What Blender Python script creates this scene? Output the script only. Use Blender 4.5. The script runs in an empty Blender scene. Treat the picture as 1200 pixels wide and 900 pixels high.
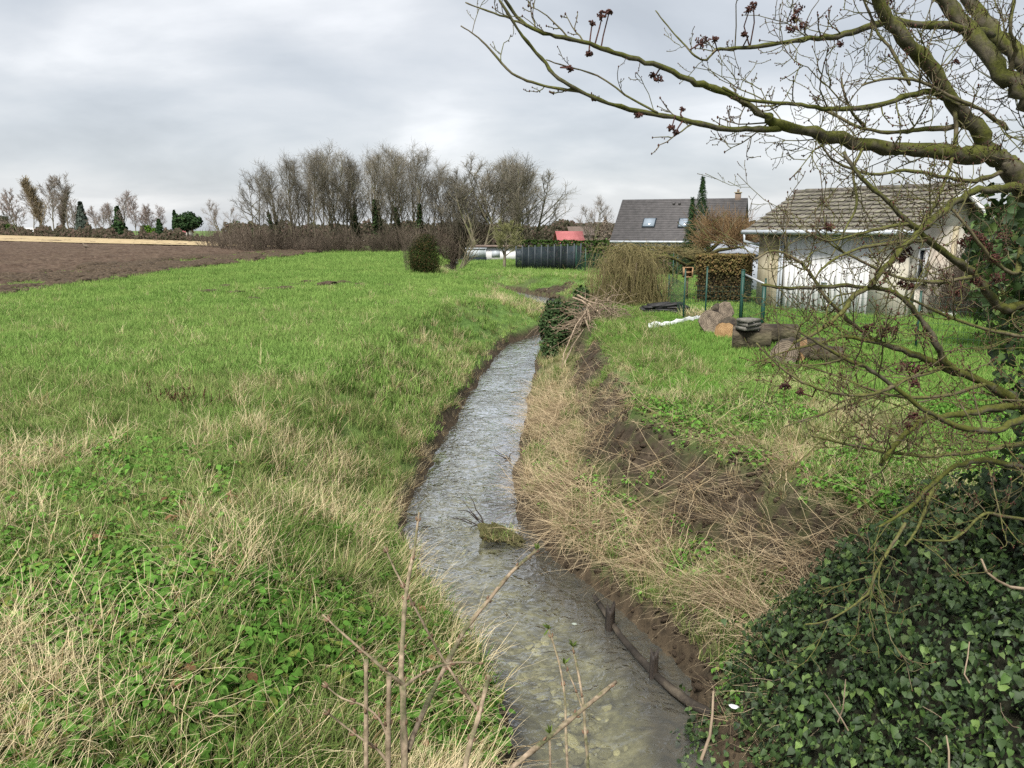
import bpy, math, random
import numpy as np
from mathutils import Vector

# ------------------------------------------------------------------ camera, world, sun, exposure
scn = bpy.context.scene
COL = scn.collection
R = math.radians
CAM_H = 2.5
PITCH = R(11.31)
FPX = 900.0                      # focal length in pixels of a 1200 px wide frame

cam_data = bpy.data.cameras.new("camera")
cam = bpy.data.objects.new("camera", cam_data)
COL.objects.link(cam)
cam.location = (0, 0, CAM_H)
cam.rotation_euler = (math.pi / 2 - PITCH, 0, 0)
cam_data.sensor_width = 36
cam_data.lens = 36 * FPX / 1200
cam_data.clip_start = 0.05
cam_data.clip_end = 6000
scn.camera = cam

scn.view_settings.view_transform = 'Standard'
scn.view_settings.look = 'None'
scn.view_settings.exposure = 2.38
scn.view_settings.gamma = 1
scn.view_settings.use_curve_mapping = False

SUN_EL, SUN_AZ = R(54), R(203)   # azimuth clockwise from +Y (the view direction): behind and left
world = bpy.data.worlds.new("World")
scn.world = world
world.use_nodes = True
wn = world.node_tree
wn.nodes.clear()


def nd(nt, typ, **kw):
    n = nt.nodes.new(typ)
    for k, v in kw.items():
        if k == 'inp':
            for a, b in v.items():
                n.inputs[a].default_value = b
        else:
            setattr(n, k, v)
    return n


def ramp(nt, stops, interp='LINEAR'):
    n = nt.nodes.new('ShaderNodeValToRGB')
    cr = n.color_ramp
    cr.interpolation = interp
    while len(cr.elements) < len(stops):
        cr.elements.new(0.5)
    for e, (p, c) in zip(cr.elements, stops):
        e.position = p
        e.color = (c[0], c[1], c[2], 1) if not isinstance(c, (int, float)) else (c, c, c, 1)
    return n


def build_world():
    L = wn.links.new
    sky = nd(wn, 'ShaderNodeTexSky', sky_type='NISHITA', sun_disc=False, sun_elevation=SUN_EL,
             sun_rotation=SUN_AZ, altitude=50, air_density=1.0, dust_density=2.0)
    tc = nd(wn, 'ShaderNodeTexCoord')
    sep = nd(wn, 'ShaderNodeSeparateXYZ')
    L(tc.outputs['Generated'], sep.inputs[0])
    zz = nd(wn, 'ShaderNodeMath', operation='MAXIMUM', inp={1: 0.0})
    L(sep.outputs[2], zz.inputs[0])
    za = nd(wn, 'ShaderNodeMath', operation='ADD', inp={1: 0.30})
    L(zz.outputs[0], za.inputs[0])
    dx = nd(wn, 'ShaderNodeMath', operation='DIVIDE')
    dy = nd(wn, 'ShaderNodeMath', operation='DIVIDE')
    L(sep.outputs[0], dx.inputs[0]); L(za.outputs[0], dx.inputs[1])
    L(sep.outputs[1], dy.inputs[0]); L(za.outputs[0], dy.inputs[1])
    comb = nd(wn, 'ShaderNodeCombineXYZ')
    L(dx.outputs[0], comb.inputs[0]); L(dy.outputs[0], comb.inputs[1])
    n1 = nd(wn, 'ShaderNodeTexNoise', inp={'Scale': 1.75, 'Detail': 6.0, 'Roughness': 0.50, 'Distortion': 0.25})
    mp = nd(wn, 'ShaderNodeMapping', inp={'Scale': (0.85, 1.1, 1), 'Location': (3.4, 1.3, 0.0)})
    L(comb.outputs[0], mp.inputs[0]); L(mp.outputs[0], n1.inputs['Vector'])
    cr = ramp(wn, [(0.30, (0.44, 0.465, 0.495)), (0.43, (0.525, 0.55, 0.58)), (0.56, (0.63, 0.645, 0.665)), (0.70, (0.81, 0.815, 0.825))])
    L(n1.outputs['Fac'], cr.inputs[0])
    sc = nd(wn, 'ShaderNodeMix', data_type='RGBA', blend_type='MULTIPLY', inp={0: 1.0})
    k = SKY_RAD / 0.1
    sc.inputs[7].default_value = (k, k, k, 1)
    L(cr.outputs[0], sc.inputs[6])
    mx = nd(wn, 'ShaderNodeMix', data_type='RGBA', inp={0: 0.95})
    L(sky.outputs[0], mx.inputs[6]); L(sc.outputs[2], mx.inputs[7])
    bg = nd(wn, 'ShaderNodeBackground', inp={'Strength': 0.1})
    out = nd(wn, 'ShaderNodeOutputWorld')
    L(mx.outputs[2], bg.inputs[0]); L(bg.outputs[0], out.inputs[0])


SKY_RAD = 0.225
build_world()

sun_data = bpy.data.lights.new("sun", 'SUN')
sun_data.energy = 1.5
sun_data.angle = R(16)
sun_data.color = (1.0, 0.96, 0.9)
sun = bpy.data.objects.new("sun", sun_data)
COL.objects.link(sun)
_d = Vector((math.sin(SUN_AZ) * math.cos(SUN_EL), math.cos(SUN_AZ) * math.cos(SUN_EL), math.sin(SUN_EL)))
sun.rotation_euler = _d.to_track_quat('Z', 'Y').to_euler()
sun.location = (-10, -10, 30)

scn.render.engine = 'CYCLES'
scn.cycles.max_bounces = 6
scn.cycles.diffuse_bounces = 3
scn.cycles.glossy_bounces = 2
scn.cycles.transparent_max_bounces = 8
scn.cycles.use_denoising = False

# ------------------------------------------------------------------ helpers
CP, SP = math.cos(PITCH), math.sin(PITCH)


def P(u, v, d):
    """A point of the place from where it shows in the 1200x900 photograph and its distance along the view axis."""
    a = (u - 600) / FPX * d
    b = (450 - v) / FPX * d
    return np.array([a, d * CP + b * SP, CAM_H - d * SP + b * CP])


def G(u, v, z=0.0):
    """The point of the level z seen at (u, v)."""
    dirv = np.array([(u - 600) / FPX, CP + (450 - v) / FPX * SP, -SP + (450 - v) / FPX * CP])
    t = (z - CAM_H) / dirv[2]
    return np.array([0, 0, CAM_H]) + dirv * t


def project(p):
    p = np.asarray(p, float)
    y = p[..., 1]; z = p[..., 2] - CAM_H; x = p[..., 0]
    d = y * CP - z * SP
    b = y * SP + z * CP
    d = np.where(d < 0.05, 0.05, d)
    return 600 + FPX * x / d, 450 - FPX * b / d, d


def rs(seed):
    return np.random.default_rng(seed)


def _hash(ix, iy, seed):
    h = (ix.astype(np.int64) * 374761393 + iy.astype(np.int64) * 668265263 + seed * 1442695041) & 0xffffffff
    h = ((h ^ (h >> 13)) * 1274126177) & 0xffffffff
    h = h ^ (h >> 16)
    return (h & 0xffffff) / float(0xffffff)


def vnoise(x, y, seed=0):
    x = np.asarray(x, float); y = np.asarray(y, float)
    ix = np.floor(x); iy = np.floor(y)
    fx = x - ix; fy = y - iy
    fx = fx * fx * (3 - 2 * fx); fy = fy * fy * (3 - 2 * fy)
    ix = ix.astype(np.int64); iy = iy.astype(np.int64)
    a = _hash(ix, iy, seed); b = _hash(ix + 1, iy, seed); c = _hash(ix, iy + 1, seed); d = _hash(ix + 1, iy + 1, seed)
    return (a * (1 - fx) + b * fx) * (1 - fy) + (c * (1 - fx) + d * fx) * fy


def fbm(x, y, seed=0, octv=4, gain=0.5):
    s = 0; amp = 1; tot = 0
    for i in range(octv):
        s = s + amp * vnoise(np.asarray(x) * 2 ** i, np.asarray(y) * 2 ** i, seed + i * 17)
        tot += amp; amp *= gain
    return s / tot


def sstep(a, b, x):
    t = np.clip((np.asarray(x, float) - a) / (b - a), 0, 1)
    return t * t * (3 - 2 * t)


class MB:
    """Collects vertices and faces; builds ONE mesh."""
    def __init__(self):
        self.v = []; self.f = []; self.c = []; self.n = 0; self.mi = []

    def add(self, V, F, col=None, mi=0):
        V = np.asarray(V, float).reshape(-1, 3)
        if not isinstance(F, list):
            F = [F]
        self.v.append(V)
        for f in F:
            f = np.asarray(f, np.int64)
            if f.size:
                self.f.append(f + self.n); self.mi.append(np.full(len(f), mi, np.int32))
        if col is None:
            col = np.zeros((len(V), 4)); col[:, 3] = 1
        self.c.append(np.asarray(col, float))
        self.n += len(V)

    def box(self, c, half, ax=None, taper=None):
        c = np.asarray(c, float)
        if ax is None:
            ax = np.eye(3)
        ax = np.asarray(ax, float)
        s = np.array([[-1, -1, -1], [1, -1, -1], [1, 1, -1], [-1, 1, -1], [-1, -1, 1], [1, -1, 1], [1, 1, 1], [-1, 1, 1]], float)
        if taper:
            s[4:, 0] *= taper; s[4:, 1] *= taper
        V = c + (s * np.asarray(half)) @ ax
        F = np.array([[0, 3, 2, 1], [4, 5, 6, 7], [0, 1, 5, 4], [1, 2, 6, 5], [2, 3, 7, 6], [3, 0, 4, 7]])
        self.add(V, F)

    def tube(self, pts, rad, k=6, cap=True, col=None):
        pts = np.asarray(pts, float)
        n = len(pts)
        rad = np.broadcast_to(np.asarray(rad, float), (n,))
        V, F = tubes(pts[None], rad[None], k)
        F = [F]
        if cap:
            F.append(np.arange(k)[None, ::-1])
            F.append(((n - 1) * k + np.arange(k))[None])
        C = None
        if col is not None:
            C = np.tile(np.array([*col, 1.0]), (len(V), 1))
        self.add(V, F, C)

    def mesh(self, name, attr=False, smooth=False):
        V = np.concatenate(self.v) if self.v else np.zeros((0, 3))
        me = bpy.data.meshes.new(name)
        me.vertices.add(len(V))
        me.vertices.foreach_set('co', V.astype(np.float32).ravel())
        loops = np.concatenate([f.ravel() for f in self.f])
        sizes = np.concatenate([np.full(len(f), f.shape[1], np.int32) for f in self.f])
        starts = np.concatenate([[0], np.cumsum(sizes)[:-1]]).astype(np.int32)
        me.loops.add(len(loops))
        me.loops.foreach_set('vertex_index', loops.astype(np.int32))
        me.polygons.add(len(sizes))
        me.polygons.foreach_set('loop_start', starts)
        mi = np.concatenate(self.mi)
        if mi.any():
            me.polygons.foreach_set('material_index', mi)
        if smooth:
            me.polygons.foreach_set('use_smooth', np.ones(len(sizes), bool))
        if attr:
            a = me.attributes.new('Col', 'FLOAT_COLOR', 'POINT')
            a.data.foreach_set('color', np.concatenate(self.c).astype(np.float32).ravel())
        me.update(calc_edges=True)
        me.validate()
        return me


def tubes(Pn, Rn, k=4):
    """(M,n,3) polylines and (M,n) radii to tube vertices and quads."""
    M, n, _ = Pn.shape
    T = np.empty_like(Pn)
    T[:, 1:-1] = Pn[:, 2:] - Pn[:, :-2]
    T[:, 0] = Pn[:, 1] - Pn[:, 0]; T[:, -1] = Pn[:, -1] - Pn[:, -2]
    T /= np.linalg.norm(T, axis=2, keepdims=True) + 1e-9
    avg = Pn[:, -1] - Pn[:, 0]
    ref = np.where((np.abs(avg[:, 2]) > 0.75 * np.linalg.norm(avg, axis=1))[:, None], np.array([[1.0, 0.13, 0]]), np.array([[0.05, 0.03, 1.0]]))
    A = np.cross(T, ref[:, None, :]); A /= np.linalg.norm(A, axis=2, keepdims=True) + 1e-9
    B = np.cross(T, A)
    th = np.arange(k) * 2 * math.pi / k
    ring = A[:, :, None, :] * np.cos(th)[None, None, :, None] + B[:, :, None, :] * np.sin(th)[None, None, :, None]
    V = Pn[:, :, None, :] + ring * Rn[:, :, None, None]
    V = V.reshape(-1, 3)
    m = np.arange(M)[:, None, None]; i = np.arange(n - 1)[None, :, None]; j = np.arange(k)[None, None, :]
    b = m * n * k
    a0 = b + i * k + j; a1 = b + i * k + (j + 1) % k; a2 = b + (i + 1) * k + (j + 1) % k; a3 = b + (i + 1) * k + j
    F = np.stack([a0, a1, a2, a3], -1).reshape(-1, 4)
    return V, F


class Tubes:
    """Many polylines, grouped by their length, as tubes in one mesh."""
    def __init__(self):
        self.g = {}

    def add(self, pts, rad, k=4, col=0.0):
        pts = np.asarray(pts, float)
        n = len(pts)
        rad = np.broadcast_to(np.asarray(rad, float), (n,))
        self.g.setdefault((n, k), []).append((pts, rad, col))

    def into(self, mb):
        for (n, k), L in self.g.items():
            Pn = np.stack([a for a, _, _ in L]); Rn = np.stack([b for _, b, _ in L])
            V, F = tubes(Pn, Rn, k)
            C = np.zeros((len(V), 4)); C[:, 3] = 1
            t = np.tile(np.repeat(np.linspace(0, 1, n), k), len(L))
            C[:, 0] = t
            C[:, 1] = np.repeat([c for _, _, c in L], n * k)
            mb.add(V, F, C)
        return mb

    def mesh(self, name, smooth=True):
        return self.into(MB()).mesh(name, attr=True, smooth=smooth)


ORG = {}


def tag(o, label=None, cat=None, group=None, kind=None):
    if label: o['label'] = label
    if cat: o['category'] = cat
    if group: o['group'] = group
    if kind: o['kind'] = kind
    return o


def thing(name, label, cat, loc=(0, 0, 0), group=None):
    o = bpy.data.objects.new(name, None)
    o.empty_display_size = 0.2
    COL.objects.link(o)
    o.location = loc
    ORG[o.name] = np.asarray(loc, float)
    return tag(o, label, cat, group)


def obj(name, me, m=None, parent=None, local=False, loc=None, kind=None):
    """Links a mesh (an MB, built in world coordinates, or ready mesh data) as one object."""
    if isinstance(me, MB):
        if parent is not None and not local:
            o0 = ORG[parent.name]
            me.v = [v - o0 for v in me.v]
        me = me.mesh(name)
    if m is not None and not me.materials:
        for mm in (m if isinstance(m, (list, tuple)) else [m]):
            me.materials.append(mm)
    o = bpy.data.objects.new(name, me)
    COL.objects.link(o)
    if loc is not None:
        o.location = loc
    if parent is not None:
        o.parent = parent
        ORG[o.name] = ORG[parent.name]
    if kind:
        o['kind'] = kind
    return o


def struct(name, mb, m, **kw):
    o = obj(name, mb, m, **kw)
    o['kind'] = 'structure'
    ORG[o.name] = np.zeros(3)
    return o


def dup(root, loc, rotz=0.0, scale=1.0, label=None, group=None):
    r = root.copy(); COL.objects.link(r)
    r.location = loc; r.rotation_euler = (0, 0, rotz); r.scale = (scale,) * 3 if np.isscalar(scale) else scale
    if label: r['label'] = label
    if group: r['group'] = group
    for ch in list(root.children):
        c = ch.copy(); COL.objects.link(c); c.parent = r
        for g in list(ch.children):
            d = g.copy(); COL.objects.link(d); d.parent = c
    return r


# ------------------------------------------------------------------ materials
def new_mat(name):
    m = bpy.data.materials.new(name)
    m.use_nodes = True
    nt = m.node_tree
    nt.nodes.clear()
    return m, nt, nt.links.new


def mat(name, stops, scale=5.0, rough=0.8, bump=0.0, detail=6.0, stretch=(1, 1, 1), scale2=None, amt2=0.0, col2=(0, 0, 0), spec=0.3, bscale=None, bdist=0.02, thr=(0.45, 0.65), rand=0.0, dist=0.0, nrough=0.55, metallic=0.0):
    """Noise-driven principled material: a ramp over fine noise, a second tone in patches, a bump."""
    m, nt, L = new_mat(name)
    tc = nd(nt, 'ShaderNodeTexCoord')
    mp = nd(nt, 'ShaderNodeMapping', inp={'Scale': stretch})
    L(tc.outputs['Object'], mp.inputs[0])
    n = nd(nt, 'ShaderNodeTexNoise', inp={'Scale': scale, 'Detail': detail, 'Roughness': nrough, 'Distortion': dist})
    L(mp.outputs[0], n.inputs['Vector'])
    k = len(stops)
    cr = ramp(nt, [(0.3 + 0.4 * i / max(1, k - 1), c) for i, c in enumerate(stops)])
    L(n.outputs['Fac'], cr.inputs[0])
    c = cr.outputs[0]
    if scale2:
        n2 = nd(nt, 'ShaderNodeTexNoise', inp={'Scale': scale2, 'Detail': 4.0, 'Roughness': 0.6})
        L(mp.outputs[0], n2.inputs['Vector'])
        r2 = ramp(nt, [(thr[0], 0.0), (thr[1], 1.0)])
        L(n2.outputs['Fac'], r2.inputs[0])
        ml = nd(nt, 'ShaderNodeMath', operation='MULTIPLY', inp={1: amt2})
        L(r2.outputs[0], ml.inputs[0])
        mx = nd(nt, 'ShaderNodeMix', data_type='RGBA')
        mx.inputs[7].default_value = (*col2, 1)
        L(ml.outputs[0], mx.inputs[0]); L(c, mx.inputs[6])
        c = mx.outputs[2]
    if rand:
        oi = nd(nt, 'ShaderNodeObjectInfo')
        mr = nd(nt, 'ShaderNodeMapRange', inp={3: 1 - rand, 4: 1 + rand})
        L(oi.outputs['Random'], mr.inputs[0])
        mm = nd(nt, 'ShaderNodeMix', data_type='RGBA', blend_type='MULTIPLY', inp={0: 1.0})
        L(c, mm.inputs[6]); L(mr.outputs[0], mm.inputs[7])
        c = mm.outputs[2]
    b = nd(nt, 'ShaderNodeBsdfPrincipled', inp={'Roughness': rough, 'Metallic': metallic})
    b.inputs['Specular IOR Level'].default_value = spec
    L(c, b.inputs['Base Color'])
    if bump:
        bn = nd(nt, 'ShaderNodeTexNoise', inp={'Scale': bscale or scale * 2, 'Detail': 6.0, 'Roughness': 0.6})
        L(mp.outputs[0], bn.inputs['Vector'])
        bp = nd(nt, 'ShaderNodeBump', inp={'Strength': bump, 'Distance': bdist})
        L(bn.outputs['Fac'], bp.inputs['Height']); L(bp.outputs[0], b.inputs['Normal'])
    o = nd(nt, 'ShaderNodeOutputMaterial')
    L(b.outputs[0], o.inputs[0])
    return m


def mat_leaf(name, base, tip, dark=None, dry=None, dry_amt=0.0, trans=0.3, patch=None, patch_scale=0.6, gloss=0.0, rnd=0.35):
    """Blades and leaves: root-to-tip tone from the mesh, per-blade and per-plant variation, patches over the ground, light passing through."""
    m, nt, L = new_mat(name)
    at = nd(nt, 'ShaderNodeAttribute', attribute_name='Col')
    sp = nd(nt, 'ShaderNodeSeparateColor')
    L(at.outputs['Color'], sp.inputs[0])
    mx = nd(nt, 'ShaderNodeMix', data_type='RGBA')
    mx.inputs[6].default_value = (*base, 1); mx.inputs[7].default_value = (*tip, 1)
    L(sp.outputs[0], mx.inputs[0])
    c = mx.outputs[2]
    if patch is not None:
        ge = nd(nt, 'ShaderNodeNewGeometry')
        n = nd(nt, 'ShaderNodeTexNoise', inp={'Scale': patch_scale, 'Detail': 4.0, 'Roughness': 0.6})
        L(ge.outputs['Position'], n.inputs['Vector'])
        r2 = ramp(nt, [(0.42, 0.0), (0.62, 1.0)])
        L(n.outputs['Fac'], r2.inputs[0])
        mp = nd(nt, 'ShaderNodeMix', data_type='RGBA')
        mp.inputs[7].default_value = (*patch, 1)
        L(r2.outputs[0], mp.inputs[0]); L(c, mp.inputs[6])
        c = mp.outputs[2]
    if dry is not None:
        gt = nd(nt, 'ShaderNodeMath', operation='LESS_THAN', inp={1: dry_amt})
        L(sp.outputs[1], gt.inputs[0])
        md = nd(nt, 'ShaderNodeMix', data_type='RGBA')
        md.inputs[7].default_value = (*dry, 1)
        L(gt.outputs[0], md.inputs[0]); L(c, md.inputs[6])
        c = md.outputs[2]
    oi = nd(nt, 'ShaderNodeObjectInfo')
    ad = nd(nt, 'ShaderNodeMath', operation='ADD')
    L(oi.outputs['Random'], ad.inputs[0]); L(sp.outputs[2], ad.inputs[1])
    mr = nd(nt, 'ShaderNodeMapRange', inp={1: 0.0, 2: 2.0, 3: 1 - rnd, 4: 1 + rnd})
    L(ad.outputs[0], mr.inputs[0])
    mm = nd(nt, 'ShaderNodeMix', data_type='RGBA', blend_type='MULTIPLY', inp={0: 1.0})
    L(c, mm.inputs[6]); L(mr.outputs[0], mm.inputs[7])
    c = mm.outputs[2]
    if gloss:
        d = nd(nt, 'ShaderNodeBsdfPrincipled', inp={'Roughness': gloss})
        d.inputs['Specular IOR Level'].default_value = 0.5
        L(c, d.inputs['Base Color'])
    else:
        d = nd(nt, 'ShaderNodeBsdfDiffuse')
        L(c, d.inputs[0])
    t = nd(nt, 'ShaderNodeBsdfTranslucent')
    L(c, t.inputs[0])
    ms = nd(nt, 'ShaderNodeMixShader', inp={0: trans})
    L(d.outputs[0], ms.inputs[1]); L(t.outputs[0], ms.inputs[2])
    o = nd(nt, 'ShaderNodeOutputMaterial')
    L(ms.outputs[0], o.inputs[0])
    return m


def mat_bark(name, dark, light, moss=None, moss_amt=0.5, scale=14.0, mscale=3.0):
    """Bark with fine streaks; moss or algae on the upper sides of limbs."""
    m, nt, L = new_mat(name)
    tc = nd(nt, 'ShaderNodeTexCoord')
    n = nd(nt, 'ShaderNodeTexNoise', inp={'Scale': scale, 'Detail': 6.0, 'Roughness': 0.65})
    L(tc.outputs['Object'], n.inputs['Vector'])
    cr = ramp(nt, [(0.32, dark), (0.68, light)])
    L(n.outputs['Fac'], cr.inputs[0])
    c = cr.outputs[0]
    if moss is not None:
        ge = nd(nt, 'ShaderNodeNewGeometry')
        sp = nd(nt, 'ShaderNodeSeparateXYZ')
        L(ge.outputs['Normal'], sp.inputs[0])
        n2 = nd(nt, 'ShaderNodeTexNoise', inp={'Scale': mscale, 'Detail': 5.0, 'Roughness': 0.65})
        L(tc.outputs['Object'], n2.inputs['Vector'])
        a1 = nd(nt, 'ShaderNodeMath', operation='MULTIPLY_ADD', inp={1: 0.16, 2: 0.0})
        L(sp.outputs[2], a1.inputs[0])
        a2 = nd(nt, 'ShaderNodeMath', operation='ADD')
        L(a1.outputs[0], a2.inputs[0]); L(n2.outputs['Fac'], a2.inputs[1])
        r = ramp(nt, [(0.75 - moss_amt * 0.5 - 0.06, 0.0), (0.75 - moss_amt * 0.5 + 0.09, 1.0)])
        L(a2.outputs[0], r.inputs[0])
        mx = nd(nt, 'ShaderNodeMix', data_type='RGBA')
        L(r.outputs[0], mx.inputs[0]); L(c, mx.inputs[6])
        n3 = nd(nt, 'ShaderNodeTexNoise', inp={'Scale': scale * 3, 'Detail': 3.0})
        L(tc.outputs['Object'], n3.inputs['Vector'])
        mr = ramp(nt, [(0.3, tuple(x * 0.45 for x in moss)), (0.7, moss)])
        L(n3.outputs['Fac'], mr.inputs[0])
        L(mr.outputs[0], mx.inputs[7])
        c = mx.outputs[2]
    b = nd(nt, 'ShaderNodeBsdfPrincipled', inp={'Roughness': 0.85})
    b.inputs['Specular IOR Level'].default_value = 0.2
    L(c, b.inputs['Base Color'])
    bp = nd(nt, 'ShaderNodeBump', inp={'Strength': 0.6, 'Distance': 0.006})
    L(n.outputs['Fac'], bp.inputs['Height']); L(bp.outputs[0], b.inputs['Normal'])
    o = nd(nt, 'ShaderNodeOutputMaterial')
    L(b.outputs[0], o.inputs[0])
    return m

# ------------------------------------------------------------------ the stream's course and the lie of the land
WATER_Z = -1.4
_ctl = np.array([
    (.75, -40, .9), (.75, -6, .9), (.75, 3, .85), (.78, 5, .8), (.72, 6.1, .82), (.47, 6.85, .85), (.08, 7.7, .85), (-.36, 8.8, .86),
    (-.70, 10.3, .8), (-.64, 12.3, .74), (-.47, 15.1, .75), (-.17, 19.5, .72), (.22, 24.5, .68), (.75, 27.0, .68), (1.7, 29.0, .7),
    (2.7, 31.5, .7), (3.1, 35, 1.0), (2.6, 39.5, 1.5), (1.3, 44, 1.5), (-1.0, 50, 1.2), (-4.2, 60, .8), (-6, 75, .7), (-7, 100, .7),
    (-8, 150, .7), (-9, 400, .7), (-9, 3000, .7)], float)


def _catmull(c, per=14):
    out = []
    for i in range(len(c) - 1):
        p0 = c[max(0, i - 1)]; p1 = c[i]; p2 = c[i + 1]; p3 = c[min(len(c) - 1, i + 2)]
        l01, l12, l23 = [max(1e-3, np.linalg.norm((b - a)[:2])) for a, b in ((p0, p1), (p1, p2), (p2, p3))]
        m1 = (p2 - p0) / (l01 + l12) * l12; m2 = (p3 - p1) / (l12 + l23) * l12
        for t in np.linspace(0, 1, per, endpoint=False):
            h = t * t * (3 - 2 * t)
            out.append(p1 * (2 * t ** 3 - 3 * t ** 2 + 1) + m1 * (t ** 3 - 2 * t ** 2 + t) + p2 * (-2 * t ** 3 + 3 * t ** 2) + m2 * (t ** 3 - t ** 2))
    out.append(c[-1])
    return np.array(out)


CL = _catmull(_ctl)
_tan = np.gradient(CL[:, :2], axis=0)
_tan /= np.linalg.norm(_tan, axis=1, keepdims=True)


def stream(x, y):
    """Signed distance from the centre line (left bank negative) and the half width there."""
    x = np.asarray(x, float); y = np.asarray(y, float)
    shp = x.shape
    x = x.ravel(); y = y.ravel()
    D = np.empty(len(x)); W = np.empty(len(x))
    A = CL[:-1, :2]; B = CL[1:, :2]; AB = B - A; LL = (AB ** 2).sum(1)
    for s in range(0, len(x), 4000):
        px = x[s:s + 4000, None]; py = y[s:s + 4000, None]
        t = np.clip(((px - A[:, 0]) * AB[:, 0] + (py - A[:, 1]) * AB[:, 1]) / LL, 0, 1)
        ex = px - (A[:, 0] + t * AB[:, 0]); ey = py - (A[:, 1] + t * AB[:, 1])
        d2 = ex * ex + ey * ey
        k = d2.argmin(1); i = np.arange(len(k))
        sg = AB[k, 0] * ey[i, k] - AB[k, 1] * ex[i, k]
        D[s:s + 4000] = np.sqrt(d2[i, k]) * np.where(sg > 0, -1, 1)
        W[s:s + 4000] = CL[k, 2] * (1 - t[i, k]) + CL[k + 1, 2] * t[i, k]
    return D.reshape(shp), W.reshape(shp)


def land(x, y, fine=True):
    """Height of the ground, and masks for bare soil, litter and mud."""
    x = np.asarray(x, float); y = np.asarray(y, float)
    d, w = stream(x, y)
    w = w * (1 + 0.16 * (fbm(x * 1.3 + 7, y * 1.3, 5, 3) - 0.5) * 2)
    right = d > 0
    e = np.abs(d) - w
    topL = 0.10 * (fbm(x * 0.12, y * 0.12, 11, 3) - 0.5) * 2 + 0.05 * (fbm(x * 0.9, y * 0.9, 12, 3) - 0.5) * 2
    topL = topL - 0.55 * np.exp(-(((x - 2.0) / 4.5) ** 2 + ((y - 33.5) / 5.0) ** 2)) - .25 * np.exp(-(((x + 1.0) / 4.0) ** 2 + ((y - 42) / 6.0) ** 2))
    topR = -0.75 * sstep(34, 62, y) + 0.10 * (fbm(x * 0.2, y * 0.2, 21, 3) - 0.5) * 2 + 0.12 * sstep(6, 12, x) * (1 - sstep(25, 40, y))
    top = np.where(right, topR, topL)
    # left bank: steep muddy foot, then a long convex grassy slope
    LL = 1.85 + 0.5 * (fbm(x * 0.35, y * 0.35, 3, 2) - 0.5) * 2
    foot = 0.24
    zl = WATER_Z + foot * sstep(-0.04, 0.22, e) + (top - WATER_Z - foot) * (.12 * np.sin(np.clip((e - 0.10) / LL, 0, 1) * math.pi / 2) + .88 * np.clip((e - .10) / (LL * .96), 0, 1))
    # right bank: low shelf covered in dead stalks, then a dug-out face of soil
    shelf = 0.62
    f0 = 1.05 + 0.25 * (fbm(x * 0.6, y * 0.6, 8, 2) - 0.5) * 2
    zr = WATER_Z + 0.22 * sstep(-0.04, 0.12, e) + (shelf - 0.22) * np.clip((e - 0.05) / 1.1, 0, 1) + (top - WATER_Z - shelf) * sstep(f0 - 0.15, f0 + 0.85, e)
    z = np.where(right, zr, zl)
    z = np.where(e > 4.5, top, z)
    bed = WATER_Z - 0.05 - 0.18 * np.clip((-e - np.where(right, .45 * w, 0)) / (w * 0.55), 0, 1)  # right side stays shallow and mud brown, painting in the dark bank's reflection
    z = np.where(e < -0.03, np.minimum(bed, z), z)
    soilR = right * sstep(f0 - 0.2, f0 + 0.15, e) * (1 - sstep(f0 + 0.48, f0 + 0.82, e)) * (1 - sstep(20, 24, y)) * sstep(5, 6.5, y)
    soilR = soilR * sstep(0.34, 0.50, fbm(x * 0.9, y * 0.9, 31, 4) + 0.10)
    soil_far = right * (e < 1.5) * (e > 0.05) * sstep(33, 36, y) * (1 - sstep(47, 54, y)) * sstep(0.36, 0.46, fbm(x * 0.6, y * 0.6, 33, 3))
    rough_edge = (~right) * sstep(.42, .52, fbm(x * .35, y * .25, 81, 3)) * (1 - sstep(5, 7, -20 - x)) * sstep(-.5, 1.5, -20 - x) * (y > 20) * (y < 110)
    soil = np.clip(soilR + soil_far + rough_edge, 0, 1)
    mud = np.clip(1 - sstep(0.10, 0.27, e + 0.30 * (fbm(x * 2, y * 2, 41, 3) - 0.5)), 0, 1)
    dry = right * np.clip(.75 * sstep(0.1, 0.3, e) * (1 - sstep(1.0, 1.5, e)) * (1 - sstep(20, 26, y)) + .8 * sstep(1.5, 1.8, e) * (1 - sstep(4.2, 6.0, e)) * (1 - sstep(9.5, 13, y)) * sstep(.36, .52, fbm(x * .9, y * .9, 235, 3)), 0, 1)
    if fine:
        z = z + soil * (0.22 * (fbm(x * 1.9, y * 1.9, 51, 3) - 0.5) + 0.10 * (fbm(x * 6 + 3 * fbm(x * 2, y * 2, 55, 2), y * 6, 52, 3) - 0.5))
        z = z + 0.03 * (fbm(x * 4, y * 4, 53, 3) - 0.5) * (e > 0.1)
    # molehills and scrapes stay separate things
    return z, soil, mud, dry, e, right


def gz(x, y):
    return float(land(np.array([x]), np.array([y]))[0][0])


def axis(parts):
    out = [np.array([parts[0][0]])]
    for a, b, s in parts:
        n = max(1, int(round((b - a) / s)))
        out.append(np.linspace(a, b, n + 1)[1:])
    return np.concatenate(out)


def geom(a, b, n):
    return list(np.geomspace(a, b, n))


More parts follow.
